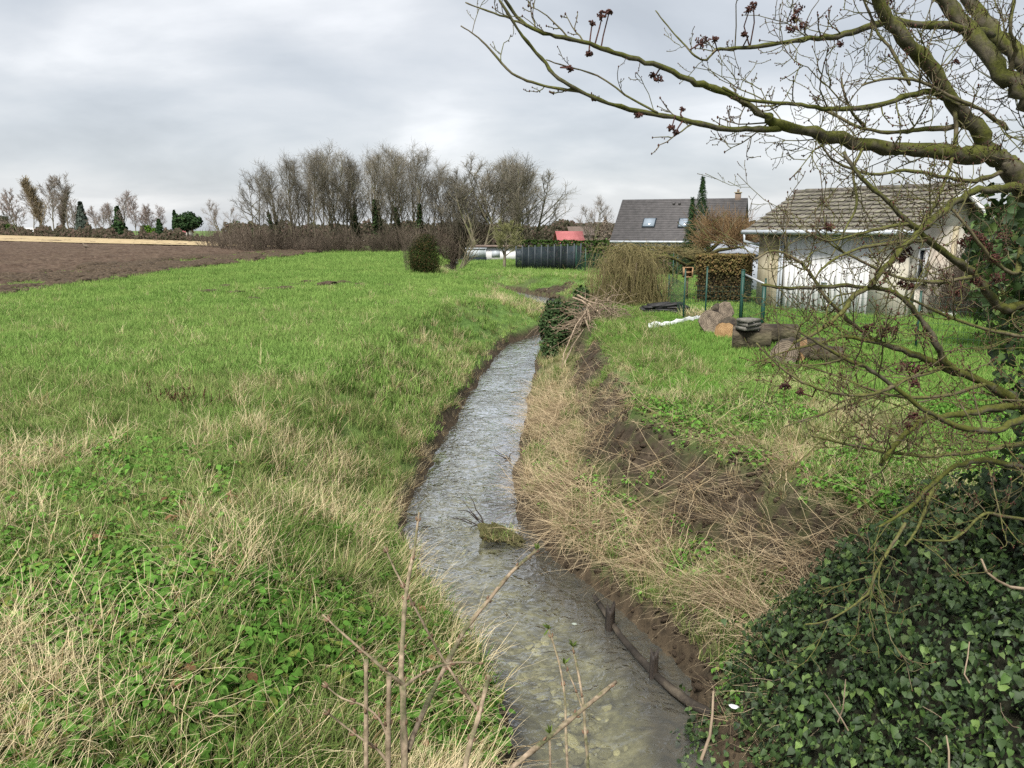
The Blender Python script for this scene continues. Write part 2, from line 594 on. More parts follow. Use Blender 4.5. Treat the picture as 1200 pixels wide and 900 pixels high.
def build_ground():
    xs = axis([(-30, -5, .5), (-5, 6, .085), (6, 30, .45)])
    far = np.array(geom(34, 2500, 22))
    xs = np.concatenate([-far[::-1], xs, far])
    ys = axis([(-8, 2, .6), (2, 16, .085), (16, 32, .14), (32, 60, .3), (60, 110, 1.2)])
    ys = np.concatenate([[-400, -120, -30, -15], ys, np.array(geom(118, 4000, 26))])
    X, Y = np.meshgrid(xs, ys)
    Z, soil, mud, dry, e, right = land(X, Y)
    ny, nx = X.shape
    idx = np.arange(ny * nx).reshape(ny, nx)
    F = np.stack([idx[:-1, :-1], idx[:-1, 1:], idx[1:, 1:], idx[1:, :-1]], -1).reshape(-1, 4)
    C = np.stack([soil, mud, dry, np.ones_like(soil)], -1).reshape(-1, 4)
    mb = MB()
    mb.add(np.stack([X, Y, Z], -1).reshape(-1, 3), F, C)
    return mb.mesh('meadow_ground', attr=True, smooth=True)


def mat_ground():
    m, nt, L = new_mat('meadow turf and soil')
    tc = nd(nt, 'ShaderNodeTexCoord')
    at = nd(nt, 'ShaderNodeAttribute', attribute_name='Col')
    sp = nd(nt, 'ShaderNodeSeparateColor')
    L(at.outputs['Color'], sp.inputs[0])

    def noise(s, det=6.0, ro=0.6, st=None):
        n = nd(nt, 'ShaderNodeTexNoise', inp={'Scale': s, 'Detail': det, 'Roughness': ro})
        if st:
            mp = nd(nt, 'ShaderNodeMapping', inp={'Scale': st})
            L(tc.outputs['Object'], mp.inputs[0]); L(mp.outputs[0], n.inputs['Vector'])
        else:
            L(tc.outputs['Object'], n.inputs['Vector'])
        return n.outputs['Fac']

    def mix(f, a, b):
        x = nd(nt, 'ShaderNodeMix', data_type='RGBA')
        L(f, x.inputs[0])
        for s, q in ((a, 6), (b, 7)):
            if isinstance(s, tuple): x.inputs[q].default_value = (*s, 1)
            else: L(s, x.inputs[q])
        return x.outputs[2]

    def rmp(f, stops):
        r = ramp(nt, stops); L(f, r.inputs[0]); return r.outputs[0]

    fine = noise(9.0, 8.0, 0.7)
    grass = rmp(fine, [(0.28, (0.030, 0.056, 0.011)), (0.5, (0.068, 0.125, 0.027)), (0.72, (0.125, 0.190, 0.055))])
    big = noise(0.35, 5.0, 0.6)
    grass = mix(rmp(big, [(0.45, 0.0), (0.68, 0.55)]), grass, (0.13, 0.165, 0.055))
    yel = noise(0.09, 6.0, 0.65, (1, 0.5, 1))
    grass = mix(rmp(yel, [(0.54, 0.0), (0.66, 0.5)]), grass, (0.20, 0.20, 0.070))
    litter = rmp(noise(22.0, 5.0), [(0.35, (0.050, 0.040, 0.020)), (0.65, (0.15, 0.115, 0.062))])
    soilc = rmp(noise(6.0, 8.0, 0.7), [(0.3, (0.018, 0.014, 0.009)), (0.55, (0.046, 0.035, 0.024)), (0.75, (0.095, 0.073, 0.050))])
    moss = rmp(noise(2.2, 6.0), [(0.50, 0.0), (0.66, 0.5)])
    soilc = mix(moss, soilc, (0.06, 0.08, 0.022))
    mudc = rmp(noise(7.0, 6.0), [(0.3, (0.022, 0.017, 0.011)), (0.7, (0.075, 0.056, 0.035))])  # real mud, and the brown painted for the bank's reflection on the right
    c = mix(sp.outputs[2], grass, litter)
    c = mix(sp.outputs[0], c, soilc)
    c = mix(sp.outputs[1], c, mudc)
    ge = nd(nt, 'ShaderNodeNewGeometry')
    sz = nd(nt, 'ShaderNodeSeparateXYZ')
    L(ge.outputs['Position'], sz.inputs[0])
    dp = nd(nt, 'ShaderNodeMapRange', inp={1: -1.47, 2: -1.56, 3: 0.0, 4: 1.0})
    L(sz.outputs[2], dp.inputs[0])
    silt = rmp(noise(6.0, 7.0, 0.65), [(0.35, (0.06, 0.055, 0.036)), (0.5, (0.15, 0.14, 0.09)), (0.68, (0.30, 0.28, 0.19))])
    c = mix(dp.outputs[0], c, silt)
    b = nd(nt, 'ShaderNodeBsdfPrincipled', inp={'Roughness': 0.9})
    b.inputs['Specular IOR Level'].default_value = 0.15
    L(c, b.inputs['Base Color'])
    bp = nd(nt, 'ShaderNodeBump', inp={'Strength': 0.7, 'Distance': 0.04})
    L(noise(14.0, 8.0, 0.7), bp.inputs['Height']); L(bp.outputs[0], b.inputs['Normal'])
    o = nd(nt, 'ShaderNodeOutputMaterial')
    L(b.outputs[0], o.inputs[0])
    return m


struct('meadow_ground', build_ground(), mat_ground())


def mat_water():
    m, nt, L = new_mat('clear running water')
    tc = nd(nt, 'ShaderNodeTexCoord')

    def noise(s, st, det=3.0, ro=0.5, dist=0.0):
        mp = nd(nt, 'ShaderNodeMapping', inp={'Scale': st})
        n = nd(nt, 'ShaderNodeTexNoise', inp={'Scale': s, 'Detail': det, 'Roughness': ro, 'Distortion': dist})
        L(tc.outputs['Object'], mp.inputs[0]); L(mp.outputs[0], n.inputs['Vector'])
        return n.outputs['Fac']

    a0 = noise(5.5, (1.25, 1.25, 1), 2.0, 0.45, 1.4)
    calm = ramp(nt, [(0.38, 0.25), (0.62, 1.0)])
    L(noise(1.1, (1.5, .7, 1), 3.0, 0.6, 0.5), calm.inputs[0])
    am = nd(nt, 'ShaderNodeMath', operation='MULTIPLY')
    L(a0, am.inputs[0]); L(calm.outputs[0], am.inputs[1])
    a = am.outputs[0]
    b_ = noise(1.7, (1.3, 1.0, 1), 3.0, 0.55, 1.0)
    add = nd(nt, 'ShaderNodeMath', operation='MULTIPLY_ADD', inp={1: 1.6})
    L(b_, add.inputs[0]); L(a, add.inputs[2])
    bp = nd(nt, 'ShaderNodeBump', inp={'Strength': 1.0, 'Distance': 0.034})
    L(add.outputs[0], bp.inputs['Height'])
    fr0 = nd(nt, 'ShaderNodeFresnel', inp={'IOR': 1.33})
    fr = nd(nt, 'ShaderNodeMapRange', inp={1: 0.045, 2: 0.26, 3: 0.03, 4: 0.96})
    L(fr0.outputs[0], fr.inputs[0])
    L(bp.outputs[0], fr0.inputs['Normal'])
    gl = nd(nt, 'ShaderNodeBsdfGlossy', inp={'Roughness': 0.06, 'Color': (0.95, 0.97, 1.0, 1)})
    L(bp.outputs[0], gl.inputs['Normal'])
    tr = nd(nt, 'ShaderNodeBsdfTransparent', inp={'Color': (0.80, 0.81, 0.70, 1)})
    # a little silt carried by the stream scatters light
    df = nd(nt, 'ShaderNodeBsdfDiffuse', inp={'Color': (0.24, 0.245, 0.225, 1)})
    m1 = nd(nt, 'ShaderNodeMixShader', inp={0: 0.14})
    L(tr.outputs[0], m1.inputs[1]); L(df.outputs[0], m1.inputs[2])
    ms = nd(nt, 'ShaderNodeMixShader')
    L(fr.outputs[0], ms.inputs[0]); L(m1.outputs[0], ms.inputs[1]); L(gl.outputs[0], ms.inputs[2])
    o = nd(nt, 'ShaderNodeOutputMaterial')
    L(ms.outputs[0], o.inputs[0])
    return m


def ribbon(half, z, y0, y1, across, wave=0.0):
    """A sheet following the stream."""
    sel = np.where((CL[:, 1] >= y0) & (CL[:, 1] <= y1))[0]
    c = CL[sel]; t = _tan[sel]
    nrm = np.stack([t[:, 1], -t[:, 0]], 1)
    s = np.linspace(-1, 1, across)
    XY = c[:, None, :2] + nrm[:, None, :] * (s[None, :, None] * (c[:, None, 2:3] * half))
    Z = np.full(XY.shape[:2], z)
    if wave:
        Z = Z + wave * (fbm(XY[..., 0] * 3, XY[..., 1] * 2.2, 77, 3) - 0.5)
    V = np.concatenate([XY, Z[..., None]], -1).reshape(-1, 3)
    n, k = Z.shape
    idx = np.arange(n * k).reshape(n, k)
    F = np.stack([idx[:-1, :-1], idx[:-1, 1:], idx[1:, 1:], idx[1:, :-1]], -1).reshape(-1, 4)
    mb = MB(); mb.add(V, F)
    return mb.mesh('sheet', smooth=True)


struct('stream_water', ribbon(1.35, WATER_Z, -6, 160, 14, 0.02), mat_water())

# ploughed field, its rough edge and the stubble beyond
def field_sheet(name, inside, x0, x1, y0, y1, nx, ny, hfun, m, lift=0.004, geo=False):
    xs = np.linspace(x0, x1, nx)
    ys = np.geomspace(y0, y1, ny) if geo else np.linspace(y0, y1, ny)
    X, Y = np.meshgrid(xs, ys)
    X = inside(X, Y)
    Z = land(X, Y, fine=False)[0] + lift + hfun(X, Y)
    idx = np.arange(nx * ny).reshape(ny, nx)
    F = np.stack([idx[:-1, :-1], idx[:-1, 1:], idx[1:, 1:], idx[1:, :-1]], -1).reshape(-1, 4)
    mb = MB(); mb.add(np.stack([X, Y, Z], -1).reshape(-1, 3), F)
    return struct(name, mb.mesh(name, smooth=True), m)


M_plough = mat('ploughed earth', [(0.030, 0.020, 0.014), (0.068, 0.047, 0.034), (0.125, 0.092, 0.068)], scale=1.4, rough=0.95, bump=1.0, bscale=3.0, bdist=0.10,
               detail=9.0, nrough=0.72, scale2=0.16, amt2=0.55, col2=(0.10, 0.075, 0.052), spec=0.1)
M_stubble = mat('straw stubble', [(0.22, 0.165, 0.09), (0.33, 0.26, 0.15), (0.42, 0.34, 0.21)], scale=0.9, rough=0.95, bump=0.5, bscale=2.0, bdist=0.1, stretch=(1, 0.25, 1), spec=0.1)
M_soil = mat('crumbled earth', [(0.024, 0.018, 0.012), (0.056, 0.042, 0.029), (0.105, 0.080, 0.056)], scale=9, rough=0.95, bump=0.8, bscale=18, bdist=0.03, spec=0.1)


def plough_in(X, Y):
    # right edge at about x = -21, running with the view and drifting left far off
    u = (X - X.min()) / (X.max() - X.min())
    r = -21.5 - 0.035 * (Y - 30) + 1.0 * (fbm(Y * 0.25, Y * 0 + 3, 61, 3) - 0.5) * 2
    l = -30 - 1.9 * Y
    return r + (l - r) * (1 - u) ** 1.6


def plough_h(X, Y):
    n = fbm(X * 1.7, Y * 1.2, 63, 4)
    r = -21.5 - 0.035 * (Y - 30)
    edge = sstep(0, 2.5, r - X)
    return 0.02 + edge * (0.30 * np.abs(n - 0.5) * 2 + 0.05 * np.sin(X * 2 * math.pi / 0.9 + 1.5 * n) * (1 - sstep(60, 120, Y)))


field_sheet('ploughed_field', plough_in, -600, -20, 18, 230, 420, 520, plough_h, M_plough, lift=0.02, geo=True)


def stub_in(X, Y):
    u = (X - X.min()) / (X.max() - X.min())
    return (-46 - (Y - 116) * 0.10) + (-700 + 46) * (1 - u)


def stub_near(Y):
    return Y


def stubble_field():
    # a strip between the ploughed land and the far hedge, narrowing to the right
    near = np.array([(-30, 108), (-46, 118), (-85, 150), (-119, 179), (-260, 300), (-420, 440)], float)
    far = np.array([(-42, 124), (-62, 166), (-110, 225), (-258, 420), (-480, 640), (-760, 900)], float)
    V = []
    for s in np.linspace(0, 1, 24):
        V.append(near * (1 - s) + far * s)
    V = np.array(V)
    V[..., :] = V
    n, k, _ = V.shape
    Z = 0.22 + 0.25 * (fbm(V[..., 0] * .3, V[..., 1] * .3, 71, 3) - 0.5)
    idx = np.arange(n * k).reshape(n, k)
    F = np.stack([idx[:-1, :-1], idx[:-1, 1:], idx[1:, 1:], idx[1:, :-1]], -1).reshape(-1, 4)
    mb = MB(); mb.add(np.concatenate([V, Z[..., None]], -1).reshape(-1, 3), F)
    return struct('stubble_field', mb, M_stubble)


stubble_field()


# ---- clods of the rough field edge, molehills
def clod_mesh(name, seed, flat=0.6, rough=0.35, sub=2, fine=0.0):
    import bmesh
    bm = bmesh.new()
    bmesh.ops.create_icosphere(bm, subdivisions=sub, radius=1)
    r = random.Random(seed)
    off = [Vector((r.uniform(-1, 1), r.uniform(-1, 1), r.uniform(-1, 1))).normalized() for _ in range(9)]
    am = [r.uniform(-rough, rough) for _ in off]
    for v in bm.verts:
        k = 1 + sum(a * max(0, v.co.normalized().dot(o)) ** 3 for a, o in zip(am, off))
        v.co *= k
        if fine: v.co *= 1 + fine * 2 * (float(fbm(np.array(v.co.x * 3 + v.co.z * 2), np.array(v.co.y * 3 + v.co.z), seed, 4)) - .5)
        v.co.z *= flat
    me = bpy.data.meshes.new(name)
    bm.to_mesh(me); bm.free()
    return me


def clods():
    g = rs(5)
    mb = MB()
    bases = [clod_mesh('tmp', s) for s in range(4)]
    BV = [np.array([v.co[:] for v in b.vertices]) for b in bases]
    BF = np.array([p.vertices[:] for p in bases[0].polygons])
    n = 0
    while n < 3400:
        y = 24 * (110 / 24) ** g.random()
        off = g.random() ** 1.2 * 6.5
        x = -20.2 - 0.035 * (y - 30) - off + g.normal() * 0.3
        if fbm(np.array(x * 0.35), np.array(y * 0.25), 81, 3) < 0.43:
            continue
        s = (0.07 + 0.20 * g.random() ** 2) * (1 + off * 0.06) * (1 + .6 * (y > 45))
        th = g.random() * 6.28
        v = BV[g.integers(4)] * s * np.array([1.6, 1, 0.9])
        c, q = math.cos(th), math.sin(th)
        v = np.stack([v[:, 0] * c - v[:, 1] * q, v[:, 0] * q + v[:, 1] * c, v[:, 2]], 1)
        mb.add(v + np.array([x, y, 0.05 + s * 0.2]), BF)
        n += 1
    for b in bases:
        bpy.data.meshes.remove(b)
    o = obj('earth_clods', mb, M_plough, kind='stuff')
    o.data.materials.clear(); o.data.materials.append(M_soil)
    tag(o, 'broken brown clods strewn along the edge of the ploughed field', 'earth clods')


clods()

mole_px = [(263, 338), (311, 342), (297, 352), (345, 336), (362, 333), (378, 338), (421, 336), (279, 346), (247, 345), (334, 341), (402, 334), (455, 335)]
for i, (u, v) in enumerate(mole_px):
    p = G(u, v, 0.0)
    me = clod_mesh('molehill', 100 + i, 0.42, 0.45, 3, .5)
    g = rs(i)
    o = obj('molehill', me, M_soil, loc=(p[0], p[1], gz(p[0], p[1]) + 0.07))
    s = 0.12 + 0.10 * g.random()
    o.scale = (s * 1.7, s * 1.1, s)
    o.rotation_euler = (0, 0, g.random() * 1.0 - .5)
    tag(o, 'low brown molehill of crumbled earth in the green meadow', 'molehill', 'molehills across the middle of the meadow')

# ------------------------------------------------------------------ ground vegetation (masses nobody could count)
LIB = {}


def blades(n, h, w, lean, base_r, seed, curl=0.5, seg=3, bend_dir=None, kink=0.0, spread=1.0):
    """A tuft of tapering blades."""
    g = rs(seed)
    mb = MB()
    H = g.uniform(h[0], h[1], n)
    az = g.uniform(0, 2 * math.pi, n) if bend_dir is None else g.normal(bend_dir, spread, n)
    le = g.uniform(lean[0], lean[1], n)
    br = base_r * np.sqrt(g.random(n)); ba = g.uniform(0, 2 * math.pi, n)
    bx, by = br * np.cos(ba), br * np.sin(ba)
    wd = w * g.uniform(0.7, 1.3, n)
    rnd = g.random(n); rnd2 = g.random(n)
    t = np.linspace(0, 1, seg + 1)
    kd = g.normal(0, kink, (n, seg + 1))
    ang = le[:, None] + curl * g.uniform(0.3, 1.3, n)[:, None] * t[None] ** 1.3 + kd
    aza = az[:, None] + g.normal(0, kink * 1.2, (n, seg + 1))
    step = (H / seg)[:, None]
    dx = np.sin(ang) * np.cos(aza) * step; dy = np.sin(ang) * np.sin(aza) * step; dz = np.cos(ang) * step
    X = bx[:, None] + np.concatenate([np.zeros((n, 1)), np.cumsum(dx[:, :-1], 1)], 1)
    Y = by[:, None] + np.concatenate([np.zeros((n, 1)), np.cumsum(dy[:, :-1], 1)], 1)
    Z = np.concatenate([np.zeros((n, 1)), np.cumsum(dz[:, :-1], 1)], 1)
    fa = az + math.pi / 2 + g.normal(0, 0.5, n)
    sx, sy = np.cos(fa), np.sin(fa)
    wt = (1 - 0.85 * t ** 1.6)[None] * wd[:, None] * 0.5
    Lf = np.stack([X - sx[:, None] * wt, Y - sy[:, None] * wt, Z], -1)
    Rt = np.stack([X + sx[:, None] * wt, Y + sy[:, None] * wt, Z], -1)
    V = np.stack([Lf, Rt], 2).reshape(-1, 3)
    k = 2 * (seg + 1)
    b = np.arange(n)[:, None] * k; i = np.arange(seg)[None] * 2
    F = np.stack([b + i, b + i + 1, b + i + 3, b + i + 2], -1).reshape(-1, 4)
    C = np.zeros((n, seg + 1, 2, 4)); C[..., 3] = 1
    C[..., 0] = t[None, :, None]; C[..., 1] = rnd[:, None, None]; C[..., 2] = rnd2[:, None, None]
    mb.add(V, F, C.reshape(-1, 4))
    return mb


def leaf_outline(kind):
    if kind == 'ovate':
        pts = [(0, 0), (.22, .10), (.34, .32), (.28, .60), (.14, .84), (0, 1)]
    elif kind == 'ivy':
        pts = [(0, 0), (.20, -.10), (.40, .04), (.38, .26), (.36, .46), (.20, .66), (0, 1)]
    elif kind == 'lance':
        pts = [(0, 0), (.09, .2), (.12, .5), (.07, .8), (0, 1)]
    else:
        pts = [(0, 0), (.30, .06), (.46, .30), (.44, .62), (.24, .90), (0, 1)]
    return np.array(pts)


def leaves(mb, pos, nrm, size, g, kind='ovate', fold=0.25, droop=0.25, up=None, tcol=None, rcol=None):
    """Adds one folded leaf (blade halves either side of a midrib) per position; nrm is the way each face looks."""
    n = len(pos)
    o = leaf_outline(kind)
    k = len(o)
    nrm = nrm / (np.linalg.norm(nrm, axis=1, keepdims=True) + 1e-9)
    if up is None:
        a = g.normal(size=(n, 3))
    else:
        a = up + 0.5 * g.normal(size=(n, 3))
    a = a - (a * nrm).sum(1, keepdims=True) * nrm
    a /= np.linalg.norm(a, axis=1, keepdims=True) + 1e-9
    s = np.cross(a, nrm)
    sz = np.broadcast_to(size, (n,))
    # midrib points + right side + left side
    mid = np.stack([np.zeros(k), o[:, 1], -droop * o[:, 1] ** 2], 1)
    rt = np.stack([o[:, 0], o[:, 1], fold * o[:, 0] - droop * o[:, 1] ** 2], 1)[1:-1]
    lf = rt * np.array([-1, 1, 1])
    Q = np.concatenate([mid, rt, lf])
    V = pos[:, None] + (Q[None, :, 0:1] * s[:, None] + Q[None, :, 1:2] * a[:, None] + Q[None, :, 2:3] * nrm[:, None]) * sz[:, None, None]
    m = k - 2
    fr = []; fl = []; tr = [[0, k, 1]]; tl = [[0, 1, k + m]]
    for i in range(1, k - 2):
        fr.append([i, k + i - 1, k + i, i + 1]); fl.append([i, i + 1, k + m + i, k + m + i - 1])
    tr.append([k - 2, k + m - 1, k - 1]); tl.append([k - 2, k - 1, k + 2 * m - 1])
    q = np.array(fr + fl); t3 = np.array(tr + tl)
    nv = len(Q); b = (np.arange(n) * nv)[:, None, None]
    C = np.zeros((n, nv, 4)); C[..., 3] = 1
    C[..., 0] = (g.random(n) if tcol is None else np.broadcast_to(tcol, (n,)))[:, None]
    C[..., 1] = (g.random(n) if rcol is None else rcol)[:, None]; C[..., 2] = g.random(n)[:, None]
    mb.add(V.reshape(-1, 3), [(q[None] + b).reshape(-1, 4), (t3[None] + b).reshape(-1, 3)], C.reshape(-1, 4))
    return mb


def plant(n, hmax, size, spread, seed, kind='ovate'):
    """A low leafy herb: leaves in whorls on a few stems."""
    g = rs(seed)
    mb = MB()
    az = g.uniform(0, 2 * math.pi, n); r = spread * np.sqrt(g.random(n)); z = hmax * g.uniform(0.25, 1, n)
    pos = np.stack([r * np.cos(az), r * np.sin(az), z], 1)
    nr = np.stack([0.5 * np.cos(az), 0.5 * np.sin(az), np.ones(n)], 1) + 0.35 * g.normal(size=(n, 3))
    up = np.stack([np.cos(az), np.sin(az), np.zeros(n) - 0.1], 1)
    leaves(mb, pos, nr, size * g.uniform(0.6, 1.2, n), g, kind, up=up)
    return mb


def source(name, variants, m):
    c = bpy.data.collections.new(name)
    for i, mb in enumerate(variants):
        me = mb.mesh(name, attr=True)
        me.materials.append(m)
        o = bpy.data.objects.new(f'{name}_{i:02d}', me)
        c.objects.link(o)
    LIB[name] = (c, len(variants))
    return c


def scatter(name, src, pts, rot, scl, g, label, cat):
    """Copies of a source collection's tufts on given points, as one mass."""
    c, nv = LIB[src]
    n = len(pts)
    me = bpy.data.meshes.new(name)
    me.vertices.add(n)
    me.vertices.foreach_set('co', np.asarray(pts, np.float32).ravel())
    a = me.attributes.new('rot', 'FLOAT_VECTOR', 'POINT'); a.data.foreach_set('vector', np.asarray(rot, np.float32).ravel())
    s = np.asarray(scl, np.float32)
    if s.ndim == 1: s = np.repeat(s[:, None], 3, 1)
    a = me.attributes.new('scl', 'FLOAT_VECTOR', 'POINT'); a.data.foreach_set('vector', s.ravel())
    a = me.attributes.new('pick', 'INT', 'POINT'); a.data.foreach_set('value', g.integers(0, nv, n).astype(np.int32))
    o = bpy.data.objects.new(name, me)
    COL.objects.link(o)
    ng = bpy.data.node_groups.new('scatter ' + name, 'GeometryNodeTree')
    ng.interface.new_socket('Geometry', in_out='INPUT', socket_type='NodeSocketGeometry')
    ng.interface.new_socket('Geometry', in_out='OUTPUT', socket_type='NodeSocketGeometry')
    gi = ng.nodes.new('NodeGroupInput'); go = ng.nodes.new('NodeGroupOutput')
    ci = ng.nodes.new('GeometryNodeCollectionInfo')
    ci.inputs['Collection'].default_value = c
    ci.inputs['Separate Children'].default_value = True
    ci.inputs['Reset Children'].default_value = True
    ip = ng.nodes.new('GeometryNodeInstanceOnPoints')
    ip.inputs['Pick Instance'].default_value = True

    def na(t, nm):
        x = ng.nodes.new('GeometryNodeInputNamedAttribute'); x.data_type = t; x.inputs['Name'].default_value = nm
        return x.outputs['Attribute']
    K = ng.links.new
    K(gi.outputs[0], ip.inputs['Points']); K(ci.outputs[0], ip.inputs['Instance'])
    K(na('INT', 'pick'), ip.inputs['Instance Index'])
    K(na('FLOAT_VECTOR', 'rot'), ip.inputs['Rotation']); K(na('FLOAT_VECTOR', 'scl'), ip.inputs['Scale'])
    K(ip.outputs[0], go.inputs[0])
    md = o.modifiers.new('scatter', 'NODES'); md.node_group = ng
    return tag(o, label, cat, kind='stuff')


def in_view(x, y, z, mx=170, my=90):
    u, v, d = project(np.stack([x, y, z], -1))
    mx = np.where(y < 7, 430, mx)
    return (u > -mx) & (u < 1200 + mx) & (v > -my) & (v < 900 + np.where(y < 4, 500, my)) & (y > 0.8)


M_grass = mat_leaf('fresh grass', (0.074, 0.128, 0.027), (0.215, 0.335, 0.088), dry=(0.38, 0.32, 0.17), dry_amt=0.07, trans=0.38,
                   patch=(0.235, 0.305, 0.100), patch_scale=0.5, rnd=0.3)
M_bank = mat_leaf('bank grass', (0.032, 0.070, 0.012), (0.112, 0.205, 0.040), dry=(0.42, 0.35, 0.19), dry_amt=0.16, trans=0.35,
                   patch=(0.19, 0.235, 0.08), patch_scale=0.9, rnd=0.3)
M_field = mat_leaf('field grass', (0.088, 0.154, 0.033), (0.225, 0.362, 0.094), dry=(0.36, 0.32, 0.15), dry_amt=0.025, trans=0.38,
                   patch=(0.235, 0.345, 0.095), patch_scale=0.35, rnd=0.25)
M_lawn = mat_leaf('lawn grass', (0.068, 0.138, 0.024), (0.185, 0.338, 0.070), dry=(0.28, 0.26, 0.10), dry_amt=0.04, trans=0.35,
                  patch=(0.19, 0.31, 0.075), patch_scale=0.6, rnd=0.25)
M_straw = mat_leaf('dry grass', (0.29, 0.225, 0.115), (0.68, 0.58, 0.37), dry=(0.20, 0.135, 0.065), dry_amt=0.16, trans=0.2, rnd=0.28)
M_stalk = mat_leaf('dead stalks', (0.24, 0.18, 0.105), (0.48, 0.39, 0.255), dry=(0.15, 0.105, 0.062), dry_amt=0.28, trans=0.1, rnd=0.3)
M_herb = mat_leaf('herb leaves', (0.055, 0.135, 0.022), (0.135, 0.270, 0.052), trans=0.3, dry=(0.14, 0.17, 0.04), dry_amt=0.08, rnd=0.3)
M_dead_leaf = mat_leaf('withered leaves', (0.085, 0.045, 0.024), (0.22, 0.13, 0.07), trans=0.15, rnd=0.3)

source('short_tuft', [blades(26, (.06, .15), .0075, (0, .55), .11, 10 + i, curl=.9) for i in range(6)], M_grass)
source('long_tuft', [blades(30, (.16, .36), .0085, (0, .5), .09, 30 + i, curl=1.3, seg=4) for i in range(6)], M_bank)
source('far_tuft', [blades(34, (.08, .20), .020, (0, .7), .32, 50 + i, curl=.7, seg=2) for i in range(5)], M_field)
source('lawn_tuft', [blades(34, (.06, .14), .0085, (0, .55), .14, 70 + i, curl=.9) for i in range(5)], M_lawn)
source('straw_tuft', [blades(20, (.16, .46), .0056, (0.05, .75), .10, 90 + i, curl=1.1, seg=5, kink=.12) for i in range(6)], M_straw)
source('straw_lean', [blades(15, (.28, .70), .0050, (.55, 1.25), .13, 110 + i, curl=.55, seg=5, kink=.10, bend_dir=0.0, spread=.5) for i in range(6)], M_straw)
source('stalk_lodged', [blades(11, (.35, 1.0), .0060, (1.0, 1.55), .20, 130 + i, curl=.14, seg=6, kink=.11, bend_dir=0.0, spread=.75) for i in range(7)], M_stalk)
source('herb_plant', [plant(16, .16, .062, .13, 150 + i) for i in range(5)], M_herb)
source('nettle_plant', [plant(22, .30, .055, .10, 160 + i) for i in range(4)], M_herb)
source('withered_plant', [plant(9, .14, .065, .12, 170 + i, 'round') for i in range(3)], M_dead_leaf)


def ring_points(g, n, x0, x1, y0, y1, power=1.0):
    """Points thinning out with distance."""
    t = g.random(n)
    y = y0 * (y1 / y0) ** t if power == 1.0 else y0 + (y1 - y0) * t ** power
    return g.uniform(x0, x1, n), y


def grow(name, src, seed, n, ys, keep, scl, label, cat, tilt=0.15, dirfun=None, zoff=0.0, xr=None):
    g = rs(seed)
    y = ys[0] * (ys[1] / ys[0]) ** g.random(n) if ys[1] / ys[0] > 3 else g.uniform(ys[0], ys[1], n)
    half = 0.80 * y + 2.2
    x = g.uniform(-1, 1, n) * half
    if xr is not None:
        x = g.uniform(xr[0], xr[1], n)
    z, soil, mud, dry, e, right = land(x, y)
    k = in_view(x, y, z) & (g.random(n) < keep(x, y, z, soil, mud, dry, e, right))
    x, y, z, e, right = x[k], y[k], z[k], e[k], right[k]
    m = len(x)
    rot = np.stack([g.normal(0, tilt, m), g.normal(0, tilt, m), g.uniform(0, 2 * math.pi, m)], 1)
    if dirfun is not None:
        rot = dirfun(g, x, y, m)
    s = scl(g, x, y, m)
    print('SCATTER', name, m)
    return scatter(name, src, np.stack([x, y, z + zoff], 1), rot, s, g, label, cat)


def is_plough(x, y):
    return x < -20.8 - 0.035 * (y - 30)


def straw_mask(x, y):
    """Where last year's grass stands pale among the green on the left."""
    n = fbm(x * 0.55, y * 0.40, 201, 4)
    near = 1 - sstep(9.0, 13.5, y + 0.22 * np.abs(x + 2))
    return sstep(0.48 - 0.08 * near, 0.59, n) * (0.07 + 0.93 * near)


def herb_mask(x, y):
    return sstep(0.42, 0.52, fbm(x * 0.8 + 3, y * 0.8, 205, 3)) * (1 - sstep(4.6, 6.6, y - 0.15 * (x + 3)))


VG = []


